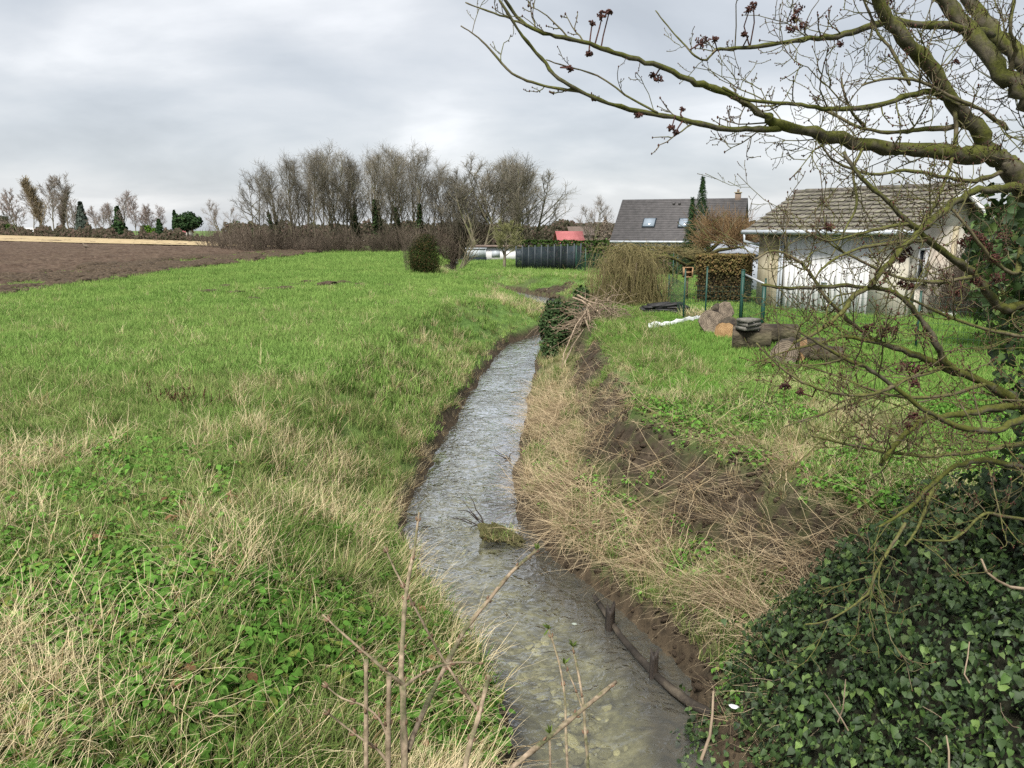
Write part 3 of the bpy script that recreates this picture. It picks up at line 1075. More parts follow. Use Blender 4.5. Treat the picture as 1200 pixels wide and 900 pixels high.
def build_grass():
    # green grass, left
    grow('meadow_grass', 'short_tuft', 1, 74000, (1.6, 24), lambda x, y, z, s, m, d, e, r:
         (~r) * (m < .5) * (s < .5) * (~is_plough(x, y)) * (1 - 0.75 * herb_mask(x, y)) * np.where(e > 1.9, 1, .35) * (e > .2) * (0.55 + 0.45 * (1 - straw_mask(x, y))),
         lambda g, x, y, m: g.uniform(.7, 1.3, m) * (1 + 0.25 * sstep(6, 20, y)), 'short green meadow grass on the left of the stream', 'grass')
    grow('far_meadow_grass', 'far_tuft', 2, 78000, (13, 98), lambda x, y, z, s, m, d, e, r:
         (m < .5) * (x > -25.5 - .05 * (y - 30)) * np.where(x < -20.8 - .035 * (y - 30), .5, 1.0) * ((~r) | (y > 24)) * (s < .4) * np.where((~r) & (e < 1.8) & (y < 44), .3, 1.0),
         lambda g, x, y, m: g.uniform(.55, 1.1, m) * (1 + 0.9 * sstep(25, 90, y)), 'even green grass of the far meadow towards the copse', 'grass')
    grow('long_grass', 'long_tuft', 3, 36000, (1.6, 46), lambda x, y, z, s, m, d, e, r:
         (~r) * (m < .97) * (0.16 * sstep(.48, .6, fbm(x * .7, y * .7, 207, 3)) * (y < 24) + 0.80 * (e < 1.9) * (e > .18) + .2 * (e < .5)) * (1 - .6 * herb_mask(x, y)) * (~is_plough(x, y)),
         lambda g, x, y, m: g.uniform(.6, 1.15, m), 'long green grass hanging over the left bank', 'grass')
    # pale dead grass, left
    grow('dry_grass', 'straw_tuft', 4, 74000, (1.6, 34), lambda x, y, z, s, m, d, e, r:
         (~r) * (m < .8) * (~is_plough(x, y)) * np.clip(straw_mask(x, y) * np.where((e < 2.1) & (y > 8.5), .4, 1.0) * (1 - .6 * herb_mask(x, y)) * .55 + 0.03 + .30 * (e < 2.1) * sstep(.50, .58, fbm(x * .8, y * .8, 209, 3)), 0, 1),
         lambda g, x, y, m: g.uniform(.55, 1.1, m), 'pale dry grass standing in patches on the left bank', 'dry grass')
    grow('fallen_dry_grass', 'straw_lean', 5, 20000, (1.6, 16), lambda x, y, z, s, m, d, e, r:
         (~r) * (m < .8) * (straw_mask(x, y) * .40 + .05 + .25 * (e < 1.0) * (y < 8)),
         lambda g, x, y, m: g.uniform(.6, 1.1, m), 'bleached grass blades lying over the green on the near left bank', 'dry grass',
         dirfun=lambda g, x, y, m: np.stack([g.normal(0, .1, m), g.normal(0, .1, m), g.normal(-0.5, 1.1, m)], 1))
    # low herbs in the near left corner and under the right bank
    grow('ground_herbs', 'herb_plant', 6, 22000, (1.6, 9), lambda x, y, z, s, m, d, e, r:
         (~r) * (m < .5) * (0.85 * herb_mask(x, y) + .14),
         lambda g, x, y, m: g.uniform(.6, 1.15, m), 'low bright green leafy herbs among the grass in the near left corner', 'herbs', xr=(-6.5, 1.2))
    grow('withered_herbs', 'withered_plant', 7, 700, (2.4, 7), lambda x, y, z, s, m, d, e, r: (~r) * (m < .5) * (.2 + .5 * herb_mask(x, y)),
         lambda g, x, y, m: g.uniform(.5, 1.0, m), 'withered brown leaves among the herbs of the near left corner', 'dead leaves', xr=(-6, 1))
    # right bank
    grow('dead_stalks', 'stalk_lodged', 8, 11500, (5.0, 22), lambda x, y, z, s, m, d, e, r:
         r * (e > 0.16 + .42 * (1 - sstep(6.6, 8.2, y))) * (e < 2.2) * (1 - 0.7 * sstep(.12, .5, s)) * np.where(e < 1.35, .80, .16) * (1 - sstep(15.5, 19, y)) * sstep(.34, .52, fbm(x * 1.5, y * 1.5, 215, 3) + .06),
         lambda g, x, y, m: g.uniform(.55, 1.0, m), 'matted pale dead stalks lying down the right bank to the water', 'dead stalks', xr=(-.6, 5),
         dirfun=lambda g, x, y, m: np.stack([g.normal(0, .12, m), 0.22 + g.normal(0, .16, m) * 1, g.normal(math.pi + .75, .85, m) + 1.6 * (fbm(x * .8, y * .8, 216, 2) - .5)], 1), zoff=.05)
    grow('bank_straw', 'straw_tuft', 9, 4200, (5.0, 24), lambda x, y, z, s, m, d, e, r:
         r * (e > .1 + .4 * (1 - sstep(6.6, 8.2, y))) * (e < 3.2) * (s < .35) * np.where(e < 1.4, .45, .16),
         lambda g, x, y, m: g.uniform(.5, .95, m), 'tufts of dry grass standing on the right bank', 'dry grass', xr=(-.6, 6))
    grow('bank_green_grass', 'long_tuft', 10, 9000, (5.0, 34), lambda x, y, z, s, m, d, e, r:
         r * (e > .08) * (e < 3.4) * (s < .6) * (.16 + .40 * sstep(.50, .60, fbm(x * 1.1, y * 1.1, 221, 3)) + .6 * (y > 14) * (e > 1.2)),
         lambda g, x, y, m: g.uniform(.45, .9, m), 'green grass tufts pushing through the dead stalks on the right bank', 'grass', xr=(-.6, 6))
    grow('garden_lawn_grass', 'lawn_tuft', 11, 46000, (5.0, 34), lambda x, y, z, s, m, d, e, r:
         r * (e > np.where(y > 14, 1.3, 2.2) + .6 * (fbm(x, y, 225, 3) - .5)) * (s < .35) * (m < .3) * np.where(d > .4, .15, np.where(y < 11.5, .45, 1.0)),
         lambda g, x, y, m: g.uniform(.75, 1.2, m) * (1 + .3 * sstep(14, 30, y)), 'short bright green lawn in front of the garage', 'lawn', xr=(1.2, 26))
    grow('bank_herbs', 'herb_plant', 12, 15000, (5.0, 14), lambda x, y, z, s, m, d, e, r:
         r * (e > .5) * (s < .9) * np.where(e > 1.7, .6, .14) * sstep(.38, .54, fbm(x * .9, y * .9, 231, 3)) * (1 - .97 * sstep(9.5, 12, y)),
         lambda g, x, y, m: g.uniform(.5, 1.0, m), 'low green nettles and weeds along the top of the right bank', 'herbs', xr=(.8, 9))
    grow('bank_litter', 'straw_lean', 13, 8000, (5.0, 14.5), lambda x, y, z, s, m, d, e, r:
         r * (e > 1.1) * (e < 5.5) * np.where(s < .6, .5, .36) * sstep(.38, .55, fbm(x * .8, y * .8, 235, 3)),
         lambda g, x, y, m: g.uniform(.3, .6, m), 'thin straw litter over the soil above the right bank', 'dry grass', xr=(.8, 9))

    grow('soil_crumbs', 'soil_crumb', 14, 26000, (5.0, 48), lambda x, y, z, s, m, d, e, r: r * (s > .30) * .9,
         lambda g, x, y, m: (.008 + .040 * g.random(m) ** 4) * (1 + sstep(15, 40, y)), 'loose crumbs and clods of dark earth on the dug face of the right bank', 'earth clods', xr=(.4, 7), tilt=.8)
    grow('bank_foot_crumbs', 'soil_crumb', 16, 9000, (4.0, 14), lambda x, y, z, s, m, d, e, r: r * (e > -.02) * (e < .75) * .9,
         lambda g, x, y, m: .006 + .035 * g.random(m) ** 3, 'wet crumbs of earth along the foot of the right bank', 'earth clods', xr=(-.8, 2.2), tilt=.8)
    grow('bank_foot_roots', 'stalk_lodged', 17, 1500, (4.4, 14), lambda x, y, z, s, m, d, e, r: r * (e > .12) * (e < .7) * .45,
         lambda g, x, y, m: g.uniform(.2, .45, m), 'short dead stalks and roots hanging over the foot of the right bank', 'dead stalks', xr=(-.8, 2.2), tilt=.4)
    grow('bank_foot_herbs', 'herb_plant', 18, 900, (4.4, 14), lambda x, y, z, s, m, d, e, r: r * (e > .15) * (e < .8) * sstep(.5, .6, fbm(x * 1.4, y * 1.4, 241, 3)),
         lambda g, x, y, m: g.uniform(.4, .8, m), 'small green herbs at the foot of the right bank', 'herbs', xr=(-.8, 2.2))
    grow('far_bank_straw', 'straw_tuft', 19, 7000, (30, 62), lambda x, y, z, s, m, d, e, r: (e > .1) * (e < 3.0) * np.where(r, .25, .8) * sstep(.42, .54, fbm(x * .6, y * .6, 243, 3)),
         lambda g, x, y, m: g.uniform(.8, 1.3, m), 'pale dry grass along the rim of the far bend of the stream', 'dry grass', xr=(-9, 7))
    grow('water_edge_roots', 'straw_lean', 15, 5000, (5.0, 26), lambda x, y, z, s, m, d, e, r: (e > .0) * (e < .3) * (~r) * .6,
         lambda g, x, y, m: g.uniform(.3, .6, m), 'dead grass and roots hanging at the left water edge', 'dry grass', xr=(-2.5, 2.5))


def crumb(seed):
    me = clod_mesh('crumb', seed, .6, .8)
    mb = MB(); mb.add([v.co[:] for v in me.vertices], np.array([p.vertices[:] for p in me.polygons]))
    bpy.data.meshes.remove(me)
    return mb


source('soil_crumb', [crumb(190 + i) for i in range(4)], M_soil)
build_grass()

# ------------------------------------------------------------------ buildings
def unit(a):
    a = np.asarray(a, float)
    return a / np.linalg.norm(a)


M_render = mat('cream rendered wall', [(0.40, 0.37, 0.30), (0.47, 0.445, 0.375), (0.50, 0.475, 0.405)], scale=1.6, rough=0.9, bump=0.15, bscale=40, bdist=0.004,
               scale2=0.5, amt2=0.35, col2=(0.47, 0.33, 0.27), thr=(0.52, 0.66))
M_concrete = mat('stained concrete', [(0.22, 0.185, 0.115), (0.33, 0.29, 0.20), (0.42, 0.38, 0.28)], scale=2.2, rough=0.9, bump=0.3, bscale=30, bdist=0.005,
                 stretch=(1.5, 1.5, 0.35), scale2=1.3, amt2=0.55, col2=(0.15, 0.12, 0.06), thr=(0.5, 0.66))
M_white = mat('white paint', [(0.58, 0.58, 0.58), (0.61, 0.61, 0.61), (0.63, 0.63, 0.62)], scale=1.0, rough=0.7, spec=.15)
M_gutter = mat('grey gutter', [(0.33, 0.36, 0.40), (0.42, 0.45, 0.48)], scale=2, rough=0.4)
M_tile = mat('weathered concrete tile', [(0.055, 0.050, 0.043), (0.115, 0.104, 0.090), (0.175, 0.160, 0.138)], scale=5, rough=0.85, bump=0.3, bscale=30, bdist=0.005,
             scale2=2.0, amt2=0.5, col2=(0.10, 0.105, 0.05), rand=0.28)
M_slate = mat('dark grey roof tile', [(0.050, 0.048, 0.048), (0.085, 0.080, 0.080)], scale=3, rough=0.7, bump=0.2)
M_glass = mat('window glass', [(0.05, 0.06, 0.07), (0.08, 0.09, 0.10)], scale=1, rough=0.08, spec=0.8)
M_sky_glass = mat('skylight glass', [(0.14, 0.17, 0.20), (0.20, 0.24, 0.28)], scale=1, rough=0.08, spec=.6)
M_brick = mat('chimney brick', [(0.12, 0.09, 0.07), (0.19, 0.145, 0.11)], scale=8, rough=0.9, bump=0.3)
M_redroof = mat('red roof tile', [(0.27, 0.085, 0.085), (0.36, 0.125, 0.125)], scale=2, rough=0.8, bump=0.2)
M_brownroof = mat('brown roof tile', [(0.10, 0.075, 0.06), (0.16, 0.12, 0.10)], scale=2, rough=0.85)
M_greypale = mat('pale grey panel', [(0.30, 0.335, 0.35), (0.38, 0.41, 0.42)], scale=1.5, rough=.7, spec=.1)
M_greywall = mat('grey metal wall', [(0.20, 0.225, 0.26), (0.26, 0.285, 0.32)], scale=1.5, rough=0.6)
M_darkfence = mat('dark blue grey fence panel', [(0.011, 0.016, 0.021), (0.026, 0.035, 0.043)], scale=1.6, rough=0.8, spec=.1, rand=.35)
M_fencepost = mat('fence post grey', [(0.030, 0.038, 0.042), (0.060, 0.070, 0.076)], scale=3, rough=.6)
M_greenpost = mat('green coated steel', [(0.008, 0.036, 0.027), (0.015, 0.058, 0.043)], scale=4, rough=0.45)
M_wire = mat('green wire', [(0.014, 0.050, 0.036), (0.03, 0.07, 0.052)], scale=4, rough=0.5)
M_galv = mat('galvanised tube', [(0.35, 0.36, 0.37), (0.50, 0.51, 0.52)], scale=6, rough=0.4, metallic=0.4)
M_cutwood = mat('cut wood', [(0.15, 0.085, 0.042), (0.28, 0.17, 0.09), (0.38, 0.26, 0.15)], scale=6, rough=0.85, bump=0.3, stretch=(1, 1, 3))
M_greycut_plain = mat('weathered cut wood', [(0.022, 0.018, 0.015), (0.085, 0.070, 0.056), (0.15, 0.12, 0.095)], scale=5, rough=0.9, bump=0.4)


def mat_cut(name, lo, hi):
    """Sawn end of a log: growth rings round the log's own axis, cracks, weathering."""
    m, nt, L = new_mat(name)
    tc = nd(nt, 'ShaderNodeTexCoord')
    sp = nd(nt, 'ShaderNodeSeparateXYZ'); L(tc.outputs['Object'], sp.inputs[0])
    cb = nd(nt, 'ShaderNodeCombineXYZ'); L(sp.outputs[1], cb.inputs[1]); L(sp.outputs[2], cb.inputs[2])
    ln = nd(nt, 'ShaderNodeVectorMath', operation='LENGTH'); L(cb.outputs[0], ln.inputs[0])
    n = nd(nt, 'ShaderNodeTexNoise', inp={'Scale': 7.0, 'Detail': 6.0, 'Roughness': .65}); L(tc.outputs['Object'], n.inputs['Vector'])
    ma = nd(nt, 'ShaderNodeMath', operation='MULTIPLY_ADD', inp={1: 0.10}); L(n.outputs['Fac'], ma.inputs[0]); L(ln.outputs['Value'], ma.inputs[2])
    ms = nd(nt, 'ShaderNodeMath', operation='MULTIPLY', inp={1: 170.0}); L(ma.outputs[0], ms.inputs[0])
    sn = nd(nt, 'ShaderNodeMath', operation='SINE'); L(ms.outputs[0], sn.inputs[0])
    m2 = nd(nt, 'ShaderNodeMath', operation='MULTIPLY_ADD', inp={1: 0.13}); L(sn.outputs[0], m2.inputs[0]); L(n.outputs['Fac'], m2.inputs[2])
    r = ramp(nt, [(0.30, lo), (0.68, hi)]); L(m2.outputs[0], r.inputs[0])
    b = nd(nt, 'ShaderNodeBsdfPrincipled', inp={'Roughness': .85}); b.inputs['Specular IOR Level'].default_value = .15
    L(r.outputs[0], b.inputs['Base Color'])
    bp = nd(nt, 'ShaderNodeBump', inp={'Strength': .5, 'Distance': .01}); L(m2.outputs[0], bp.inputs['Height']); L(bp.outputs[0], b.inputs['Normal'])
    o = nd(nt, 'ShaderNodeOutputMaterial'); L(b.outputs[0], o.inputs[0])
    return m


M_greycut = mat_cut('weathered sawn end', (0.045, 0.036, 0.028), (0.230, 0.185, 0.140))
M_cutwood_end = mat_cut('fresh sawn end', (0.24, 0.135, 0.062), (0.50, 0.32, 0.17))
M_logbark = mat('log bark', [(0.010, 0.008, 0.006), (0.040, 0.030, 0.022), (0.130, 0.100, 0.075)], scale=5, rough=0.95, bump=1.0, bscale=9, bdist=0.08, stretch=(.5, 1, 1), nrough=.7, scale2=2.5, amt2=0.4, col2=(0.08, 0.085, 0.035))
M_blackslab = mat('black slab', [(0.012, 0.012, 0.013), (0.035, 0.034, 0.034)], scale=6, rough=0.6, bump=0.3)
M_paver = mat('concrete paver', [(0.08, 0.078, 0.068), (0.17, 0.16, 0.14)], scale=12, rough=0.95, bump=0.5)
M_plastic = mat('white plastic sheet', [(0.55, 0.57, 0.60), (0.76, 0.77, 0.78)], scale=3, rough=0.35, scale2=6, amt2=0.4, col2=(0.32, 0.32, 0.32), thr=(0.55, 0.7))


class Frame:
    """Local frame of a building: origin A, f along the front, g to the back, z up."""
    def __init__(self, A, f):
        self.A = np.array([A[0], A[1], 0.0]); f = unit(f)
        self.f = np.array([f[0], f[1], 0]); self.g = np.array([-f[1], f[0], 0.0])
        self.ax = np.array([self.f, self.g, [0, 0, 1]])

    def p(self, a, b, z):
        return self.A + self.f * a + self.g * b + np.array([0, 0, z])

    def box(self, mb, a, b, z):
        c = self.p((a[0] + a[1]) / 2, (b[0] + b[1]) / 2, (z[0] + z[1]) / 2)
        mb.box(c, ((a[1] - a[0]) / 2, (b[1] - b[0]) / 2, (z[1] - z[0]) / 2), self.ax)

    def prism(self, mb, prof, a0, a1, along='f'):
        """Profile of (across, z) points swept along the front (or depth) direction."""
        n = len(prof)
        V = [self.p(a0, q, z) if along == 'f' else self.p(q, a0, z) for q, z in prof] + [self.p(a1, q, z) if along == 'f' else self.p(q, a1, z) for q, z in prof]
        F4 = [[i, (i + 1) % n, n + (i + 1) % n, n + i] for i in range(n)]
        mb.add(V, [np.array(F4), np.array([list(range(n))[::-1]]), np.array([list(range(n, 2 * n))])])


def course_roof(fr, W, D, ze, zr, over, n, th=0.03, step=0.03, side=0, yr=None):
    """One roof slope as overlapping courses; side 0 front, 1 back."""
    mb = MB()
    yr = D / 2 if yr is None else yr
    b0, z0 = -over, ze - over * (zr - ze) / yr
    for i in range(n):
        t0, t1 = i / n, (i + 1.12) / n
        t1 = min(t1, 1.0)
        q = [(b0 + (yr - b0) * t, z0 + (zr - z0) * t) for t in (t0, t1)]
        if side:
            q = [(D - b, z) for b, z in q]
        prof = [(q[0][0], q[0][1] + step), (q[1][0], q[1][1] + .004), (q[1][0], q[1][1] - th), (q[0][0], q[0][1] + step - th)]
        if side: prof = prof[::-1]
        fr.prism(mb, prof, -over + 0.002 * (i % 2), W + over - 0.002 * (i % 2))
    return mb


# ---- garage behind the wire fence
GA_FR = np.array([0.6, -0.8])
GA_B = np.array([10.75, 21.1]) - 4.77 * GA_FR
GA_R = 4.6


def build_garage():
    fr = Frame(GA_B, GA_FR)
    fr.g = np.array([0.8, 0.6, 0]); fr.ax = np.array([fr.f, fr.g, [0, 0, 1]])
    W, D = 4.77, 4.6
    zb, ze, zr = -0.35, 2.62, 3.72
    t = thing('garage', 'cream garage with white ribbed door and grey tiled roof behind the wire fence', 'garage', tuple(fr.p(W / 2, D / 2, 0)))
    d0, d1, dz = 0.87, 3.72, 2.34
    # front: concrete pillar, lintel, rendered pier; door leaf set back
    mb = MB()
    fr.box(mb, (0, d0), (0, .16), (zb, ze))
    fr.box(mb, (d0, d1), (0.002, .16), (dz, ze))
    obj('front_pillar', mb, M_concrete, t)
    mb = MB()
    fr.box(mb, (d1, W), (0.003, .16), (zb, ze))
    w0, w1, wz0, wz1 = 0.55, 1.15, 1.15, 2.02     # window in the gable wall
    fr.box(mb, (W - .16, W - .002), (.16, w0), (zb, ze)); fr.box(mb, (W - .16, W - .002), (w1, D), (zb, ze))
    fr.box(mb, (W - .158, W - .004), (w0, w1), (zb, wz0)); fr.box(mb, (W - .158, W - .004), (w0, w1), (wz1, ze))
    fr.box(mb, (0, .16), (.16, D), (zb, ze)); fr.box(mb, (.16, W - .16), (D - .16, D), (zb, ze))
    for a0, a1 in ((W - .16, W - .006), (0.004, .16)):
        fr.prism(mb, [(0.02, ze - .001), (D - .02, ze - .001), (D / 2, zr - .06)], a0, a1)
    obj('wall', mb, M_render, t)
    mb = MB()
    fr.box(mb, (d0 + .02, d1 - .02), (.098, .12), (zb, dz))
    door = obj('garage_door', mb, M_white, t)
    n = 16
    base = None
    wid = (d1 - d0 - .08) / n
    for i in range(n):
        if base is None:
            m1 = MB(); m1.ax = fr.ax
            m1.box((0, 0, 0), (wid / 2 - .0006, .009, (dz - zb) / 2 - .03), fr.ax)
            base = m1.mesh('door_board'); base.materials.append(M_white)
        c = fr.p(d0 + .04 + wid * (i + .5), .088 + .004 * (i % 2), (dz + zb) / 2) - ORG[t.name]
        o = obj('door_board', base, None, door, loc=tuple(c))
    mb = MB()
    fr.box(mb, (d0 + 1.35, d0 + 1.55), (.05, .072), (0.95, 1.0))
    obj('door_handle', mb, M_gutter, door)
    mb = MB()
    fr.box(mb, (d0 - .03, d0 + .03), (-.01, .03), (zb, dz))
    obj('door_frame', mb, M_gutter, t)
    # window
    mb = MB()
    for q in ((w0, w0 + .07), (w1 - .20, w1)): fr.box(mb, (W - .05, W + .012), q, (wz0, wz1))
    for q in ((wz0 - .06, wz0 + .05), (wz1 - .06, wz1)): fr.box(mb, (W - .052, W + .015), (w0 - .002, w1 + .002), q)
    win = obj('window', mb, M_white, t)
    mb = MB(); fr.box(mb, (W - .09, W - .07), (w0, w1), (wz0, wz1)); obj('pane', mb, M_glass, win)
    mb = MB(); fr.box(mb, (W - .02, W + .07), (w0 - .05, w1 + .05), (wz0 - .11, wz0 - .06)); obj('window_sill', mb, M_white, win)
    mb = MB(); fr.box(mb, (W + .003, W + .10), (2.45, 2.62), (zb, ze)); obj('buttress', mb, M_concrete, t)
    mb = MB(); fr.box(mb, (W + .02, W + .5), (2.0, 2.9), (zb, 0.16)); obj('step', mb, M_white, t)
    # roof: boards, tiles one by one on the slope that shows, ridge
    over = 0.32
    roof = obj('roof', course_roof(fr, W, D, ze, zr, over, 10, side=1), M_tile, t)
    rows, cols = 10, 17
    yr = D / 2
    b0, z0 = -over, ze - over * (zr - ze) / yr
    sl = np.array([yr - b0, zr - z0]); Ls = np.linalg.norm(sl); sl /= Ls
    up = fr.g * sl[0] + np.array([0, 0, sl[1]])
    nr = np.cross(fr.f, up)
    tw = (W + 2 * over) / cols; tl = Ls / rows
    m1 = MB()
    ax = np.array([fr.f, unit(up - nr * 0.13), unit(nr + up * 0.13)])
    m1.box((0, 0, 0), (tw / 2 - .004, tl * .58, .012), ax)
    m1.box(-ax[0] * (tw * .32) + ax[2] * .014, (tw * .14, tl * .575, .010), ax)
    base = m1.mesh('tile'); base.materials.append(M_tile)
    g = rs(3)
    for r in range(rows):
        for c in range(cols):
            p = fr.p(-over + tw * (c + .5 + (.06 if r % 2 else -.02)), b0, z0) + up * (tl * (r + .5)) + nr * (.03 + .004 * g.random()) - ORG[t.name]
            o = obj('tile', base, None, roof, loc=tuple(p))
            o.rotation_euler = (g.normal(0, .003), g.normal(0, .003), g.normal(0, .003))
    mb = MB()
    for i in range(13):
        a = -over + (W + 2 * over) * (i + .5) / 13
        mb.tube([fr.p(a - .26, yr, zr + .03 + .02 * (i % 2)), fr.p(a + .2, yr, zr + .03 + .01 * (i % 3))], .085, 8)
    obj('ridge_tiles', mb, M_tile, roof)
    mb = MB()
    for q in (1, -1):
        pr = [(yr + q * .0, zr - .02), (yr + q * .0, zr - .20), (yr - q * (yr + over), z0 - .16), (yr - q * (yr + over), z0 + .02)]
        fr.prism(mb, pr if q == 1 else pr[::-1], W + over - .03 - .002 * q, W + over + .012 - .002 * q)
    obj('verge_board', mb, M_white, t)
    mb = MB()
    mb.tube([fr.p(-over - .08, -over - .06, z0 - .02), fr.p(W + over, -over - .06, z0 - .02)], .07, 8)
    mb.tube([fr.p(-over + .02, -over - .06, z0 - .04), fr.p(-over + .02, -over - .06, z0 - .30), fr.p(.06, -.06, z0 - .42)], .045, 8)
    obj('gutter', mb, M_gutter, t)
    mb = MB(); mb.tube([fr.p(d0 - .05, -.05, zb), fr.p(d0 - .05, -.05, ze - .1)], .035, 8); obj('drain_pipe', mb, M_gutter, t)


build_garage()


def simple_house(name, label, cat, A, f, W, D, zb, ze, zr, mw, mr, over=.3, n=12, group=None):
    fr = Frame(A, f)
    t = thing(name, label, cat, tuple(fr.p(W / 2, D / 2, zb)), group)
    mb = MB()
    fr.box(mb, (0, W), (0, .2), (zb, ze)); fr.box(mb, (0, W), (D - .2, D), (zb, ze))
    fr.box(mb, (0, .2), (.2, D - .2), (zb, ze)); fr.box(mb, (W - .2, W), (.2, D - .2), (zb, ze))
    for a0, a1 in ((0.002, .2), (W - .2, W - .002)):
        fr.prism(mb, [(0.03, ze), (D - .03, ze), (D / 2, zr - .08)], a0, a1)
    obj('wall', mb, mw, t)
    r = obj('roof', course_roof(fr, W, D, ze, zr, over, n), mr, t)
    obj('rear_slope', course_roof(fr, W, D, ze, zr, over, n, side=1), mr, r)
    return fr, t, r


def build_house():
    f = unit((0.937, -0.35))
    A = np.array([8.0, 60.6])
    W, D, zb, ze, zr = 9.1, 7.6, -0.9, 1.95, 4.95
    fr, t, roof = simple_house('house', 'white walled house under a long dark grey tiled roof with two skylights', 'house', A, f, W, D, zb, ze, zr, M_white, M_slate, .35, 24)
    sl = unit([0, D / 2, zr - ze])
    up = fr.g * sl[1] + np.array([0, 0, sl[2]]); nr = np.cross(fr.f, up)
    ax = np.array([fr.f, up, nr])
    for a, s in ((2.35, 1.75), (5.1, 1.7)):
        c = fr.p(a, 0, ze) + up * s
        mb = MB(); mb.box(c + nr * .05, (.50, .56, .06), ax); w = obj('skylight', mb, M_darkfence, roof)
        # glass as a part of its own beside its frame
        mb = MB(); mb.box(c + nr * .115, (.43, .48, .008), ax); obj('skylight_glass', mb, M_sky_glass, roof)
    for a in (3.9, 4.35):
        mb = MB(); mb.box(fr.p(a, 0, ze) + up * 4.15 + nr * .1, (.09, .12, .10), ax); obj('roof_vent', mb, M_slate, roof)
    mb = MB()
    fr.box(mb, (W - .60, W - .18), (D / 2 - .22, D / 2 + .22), (zr - .5, zr + .38))
    ch = obj('chimney', mb, M_brick, t)
    mb = MB()
    fr.box(mb, (W - .66, W - .12), (D / 2 - .28, D / 2 + .28), (zr + .38, zr + .45))
    obj('chimney_cap', mb, M_concrete, ch)
    mb = MB(); mb.tube([fr.p(W - .39, D / 2, zr + .45), fr.p(W - .39, D / 2, zr + .66)], .10, 8); obj('chimney_pot', mb, M_brick, ch)
    for a in (1.2, 4.6, 7.8):
        mb = MB(); fr.box(mb, (a, a + 1.2), (-.03, .02), (0.2, 1.4)); w = obj('window', mb, M_white, t)
        mb = MB(); fr.box(mb, (a + .08, a + 1.12), (-.04, -.02), (0.28, 1.32)); obj('pane', mb, M_glass, w)
    mb = MB(); mb.tube([fr.p(-.3, -.42, ze - .3), fr.p(W + .3, -.42, ze - .3)], .08, 8); obj('gutter', mb, M_gutter, t)


build_house()

# small red-roofed house and the brown roof behind it
simple_house('red_roofed_house', 'small brick house with a red tiled roof beyond the dark fence', 'house', (6.6, 108), (1, .12), 3.3, 4, -0.6, 1.0, 2.4, M_brick, M_redroof, .3, 10)
simple_house('brown_roofed_house', 'house with a dark brown roof just behind the red roof', 'house', (9.2, 121), (1, .1), 3.4, 5, -0.6, 1.9, 3.1, M_brick, M_brownroof, .3, 10)


def build_cabin():
    fr = Frame((-4.6, 84.0), (1, -.03))
    t = thing('white_cabin', 'long low white cabin with a flat brownish roof behind the bare trees', 'cabin', tuple(fr.p(4, 1.5, -.8)))
    mb = MB(); fr.box(mb, (1.6, 8.3), (0, 3), (-.9, 0.72)); obj('wall', mb, M_white, t)
    mb = MB(); fr.box(mb, (0.6, 8.6), (-.3, 3.3), (0.722, 0.92)); obj('roof', mb, M_brownroof, t)
    for a in (2.4, 5.0):
        mb = MB(); fr.box(mb, (a, a + .9), (-.03, .03), (-.35, .45)); w = obj('window', mb, M_gutter, t)
    # the grey framed unit at its left end
    fr2 = Frame((-4.75, 81.0), (1, 0))
    t2 = thing('glazed_shed', 'pale grey glazed shed on a dark base left of the white cabin', 'shed', tuple(fr2.p(.9, .8, -.8)))
    mb = MB(); fr2.box(mb, (0, 2.0), (0, 1.6), (-.28, .62)); obj('wall', mb, M_greypale, t2)
    mb = MB(); fr2.box(mb, (-.05, 2.05), (-.05, 1.65), (-.9, -.282)); obj('base', mb, M_darkfence, t2)
    for a in (0.0, .66, 1.33, 1.98):
        mb = MB(); fr2.box(mb, (a - .03, a + .03), (-.03, .0), (-.28, .62)); obj('mullion', mb, M_gutter, t2)
    mb = MB(); fr2.box(mb, (-.1, 2.1), (-.1, 1.7), (.622, .70)); obj('roof', mb, M_gutter, t2)


build_cabin()


def build_shed():
    fr = Frame((8.3, 31.5), (1, -.2))
    t = thing('grey_shed', 'low grey metal shed showing above the trimmed hedge left of the garage', 'shed', tuple(fr.p(1.5, 1, 0)))
    mb = MB(); fr.box(mb, (0, 2.9), (0, 2.2), (-.5, 1.55)); obj('wall', mb, M_greywall, t)
    mb = MB(); fr.prism(mb, [(-.2, 1.552), (2.4, 1.552), (2.4, 1.98), (2.25, 1.98)], -.15, 3.05); obj('roof', mb, M_greywall, t)


build_shed()

# far houses under the trees at the field's end
for (u, v0, v1, d, w, mw, mr, lab) in (
        (84, 277, 268, 330, 20, M_greywall, M_slate, 'far low house with a slate grey roof below the tall poplars'),
        (99, 278, 270, 320, 22, M_render, M_white, 'far low building with a pale rounded roof at the end of the stubble'),
        (33, 276, 267, 350, 22, M_render, M_white, 'far pale low house half hidden under the leftmost bare trees'),
        (210, 283, 266, 220, 14, M_render, M_redroof, 'far house with a pinkish roof beneath the big dark pine')):
    A = P(u, v0, d); zt = P(u, v1, d)[2]
    zb = 0.0
    ze = zb + (zt - zb) * .55
    W = w / FPX * d
    simple_house('distant_house', lab, 'house', (A[0] - W / 2, A[1]), (1, .05), W, 7, zb, ze, max(zt, ze + 1), mw, mr, .3, 6)


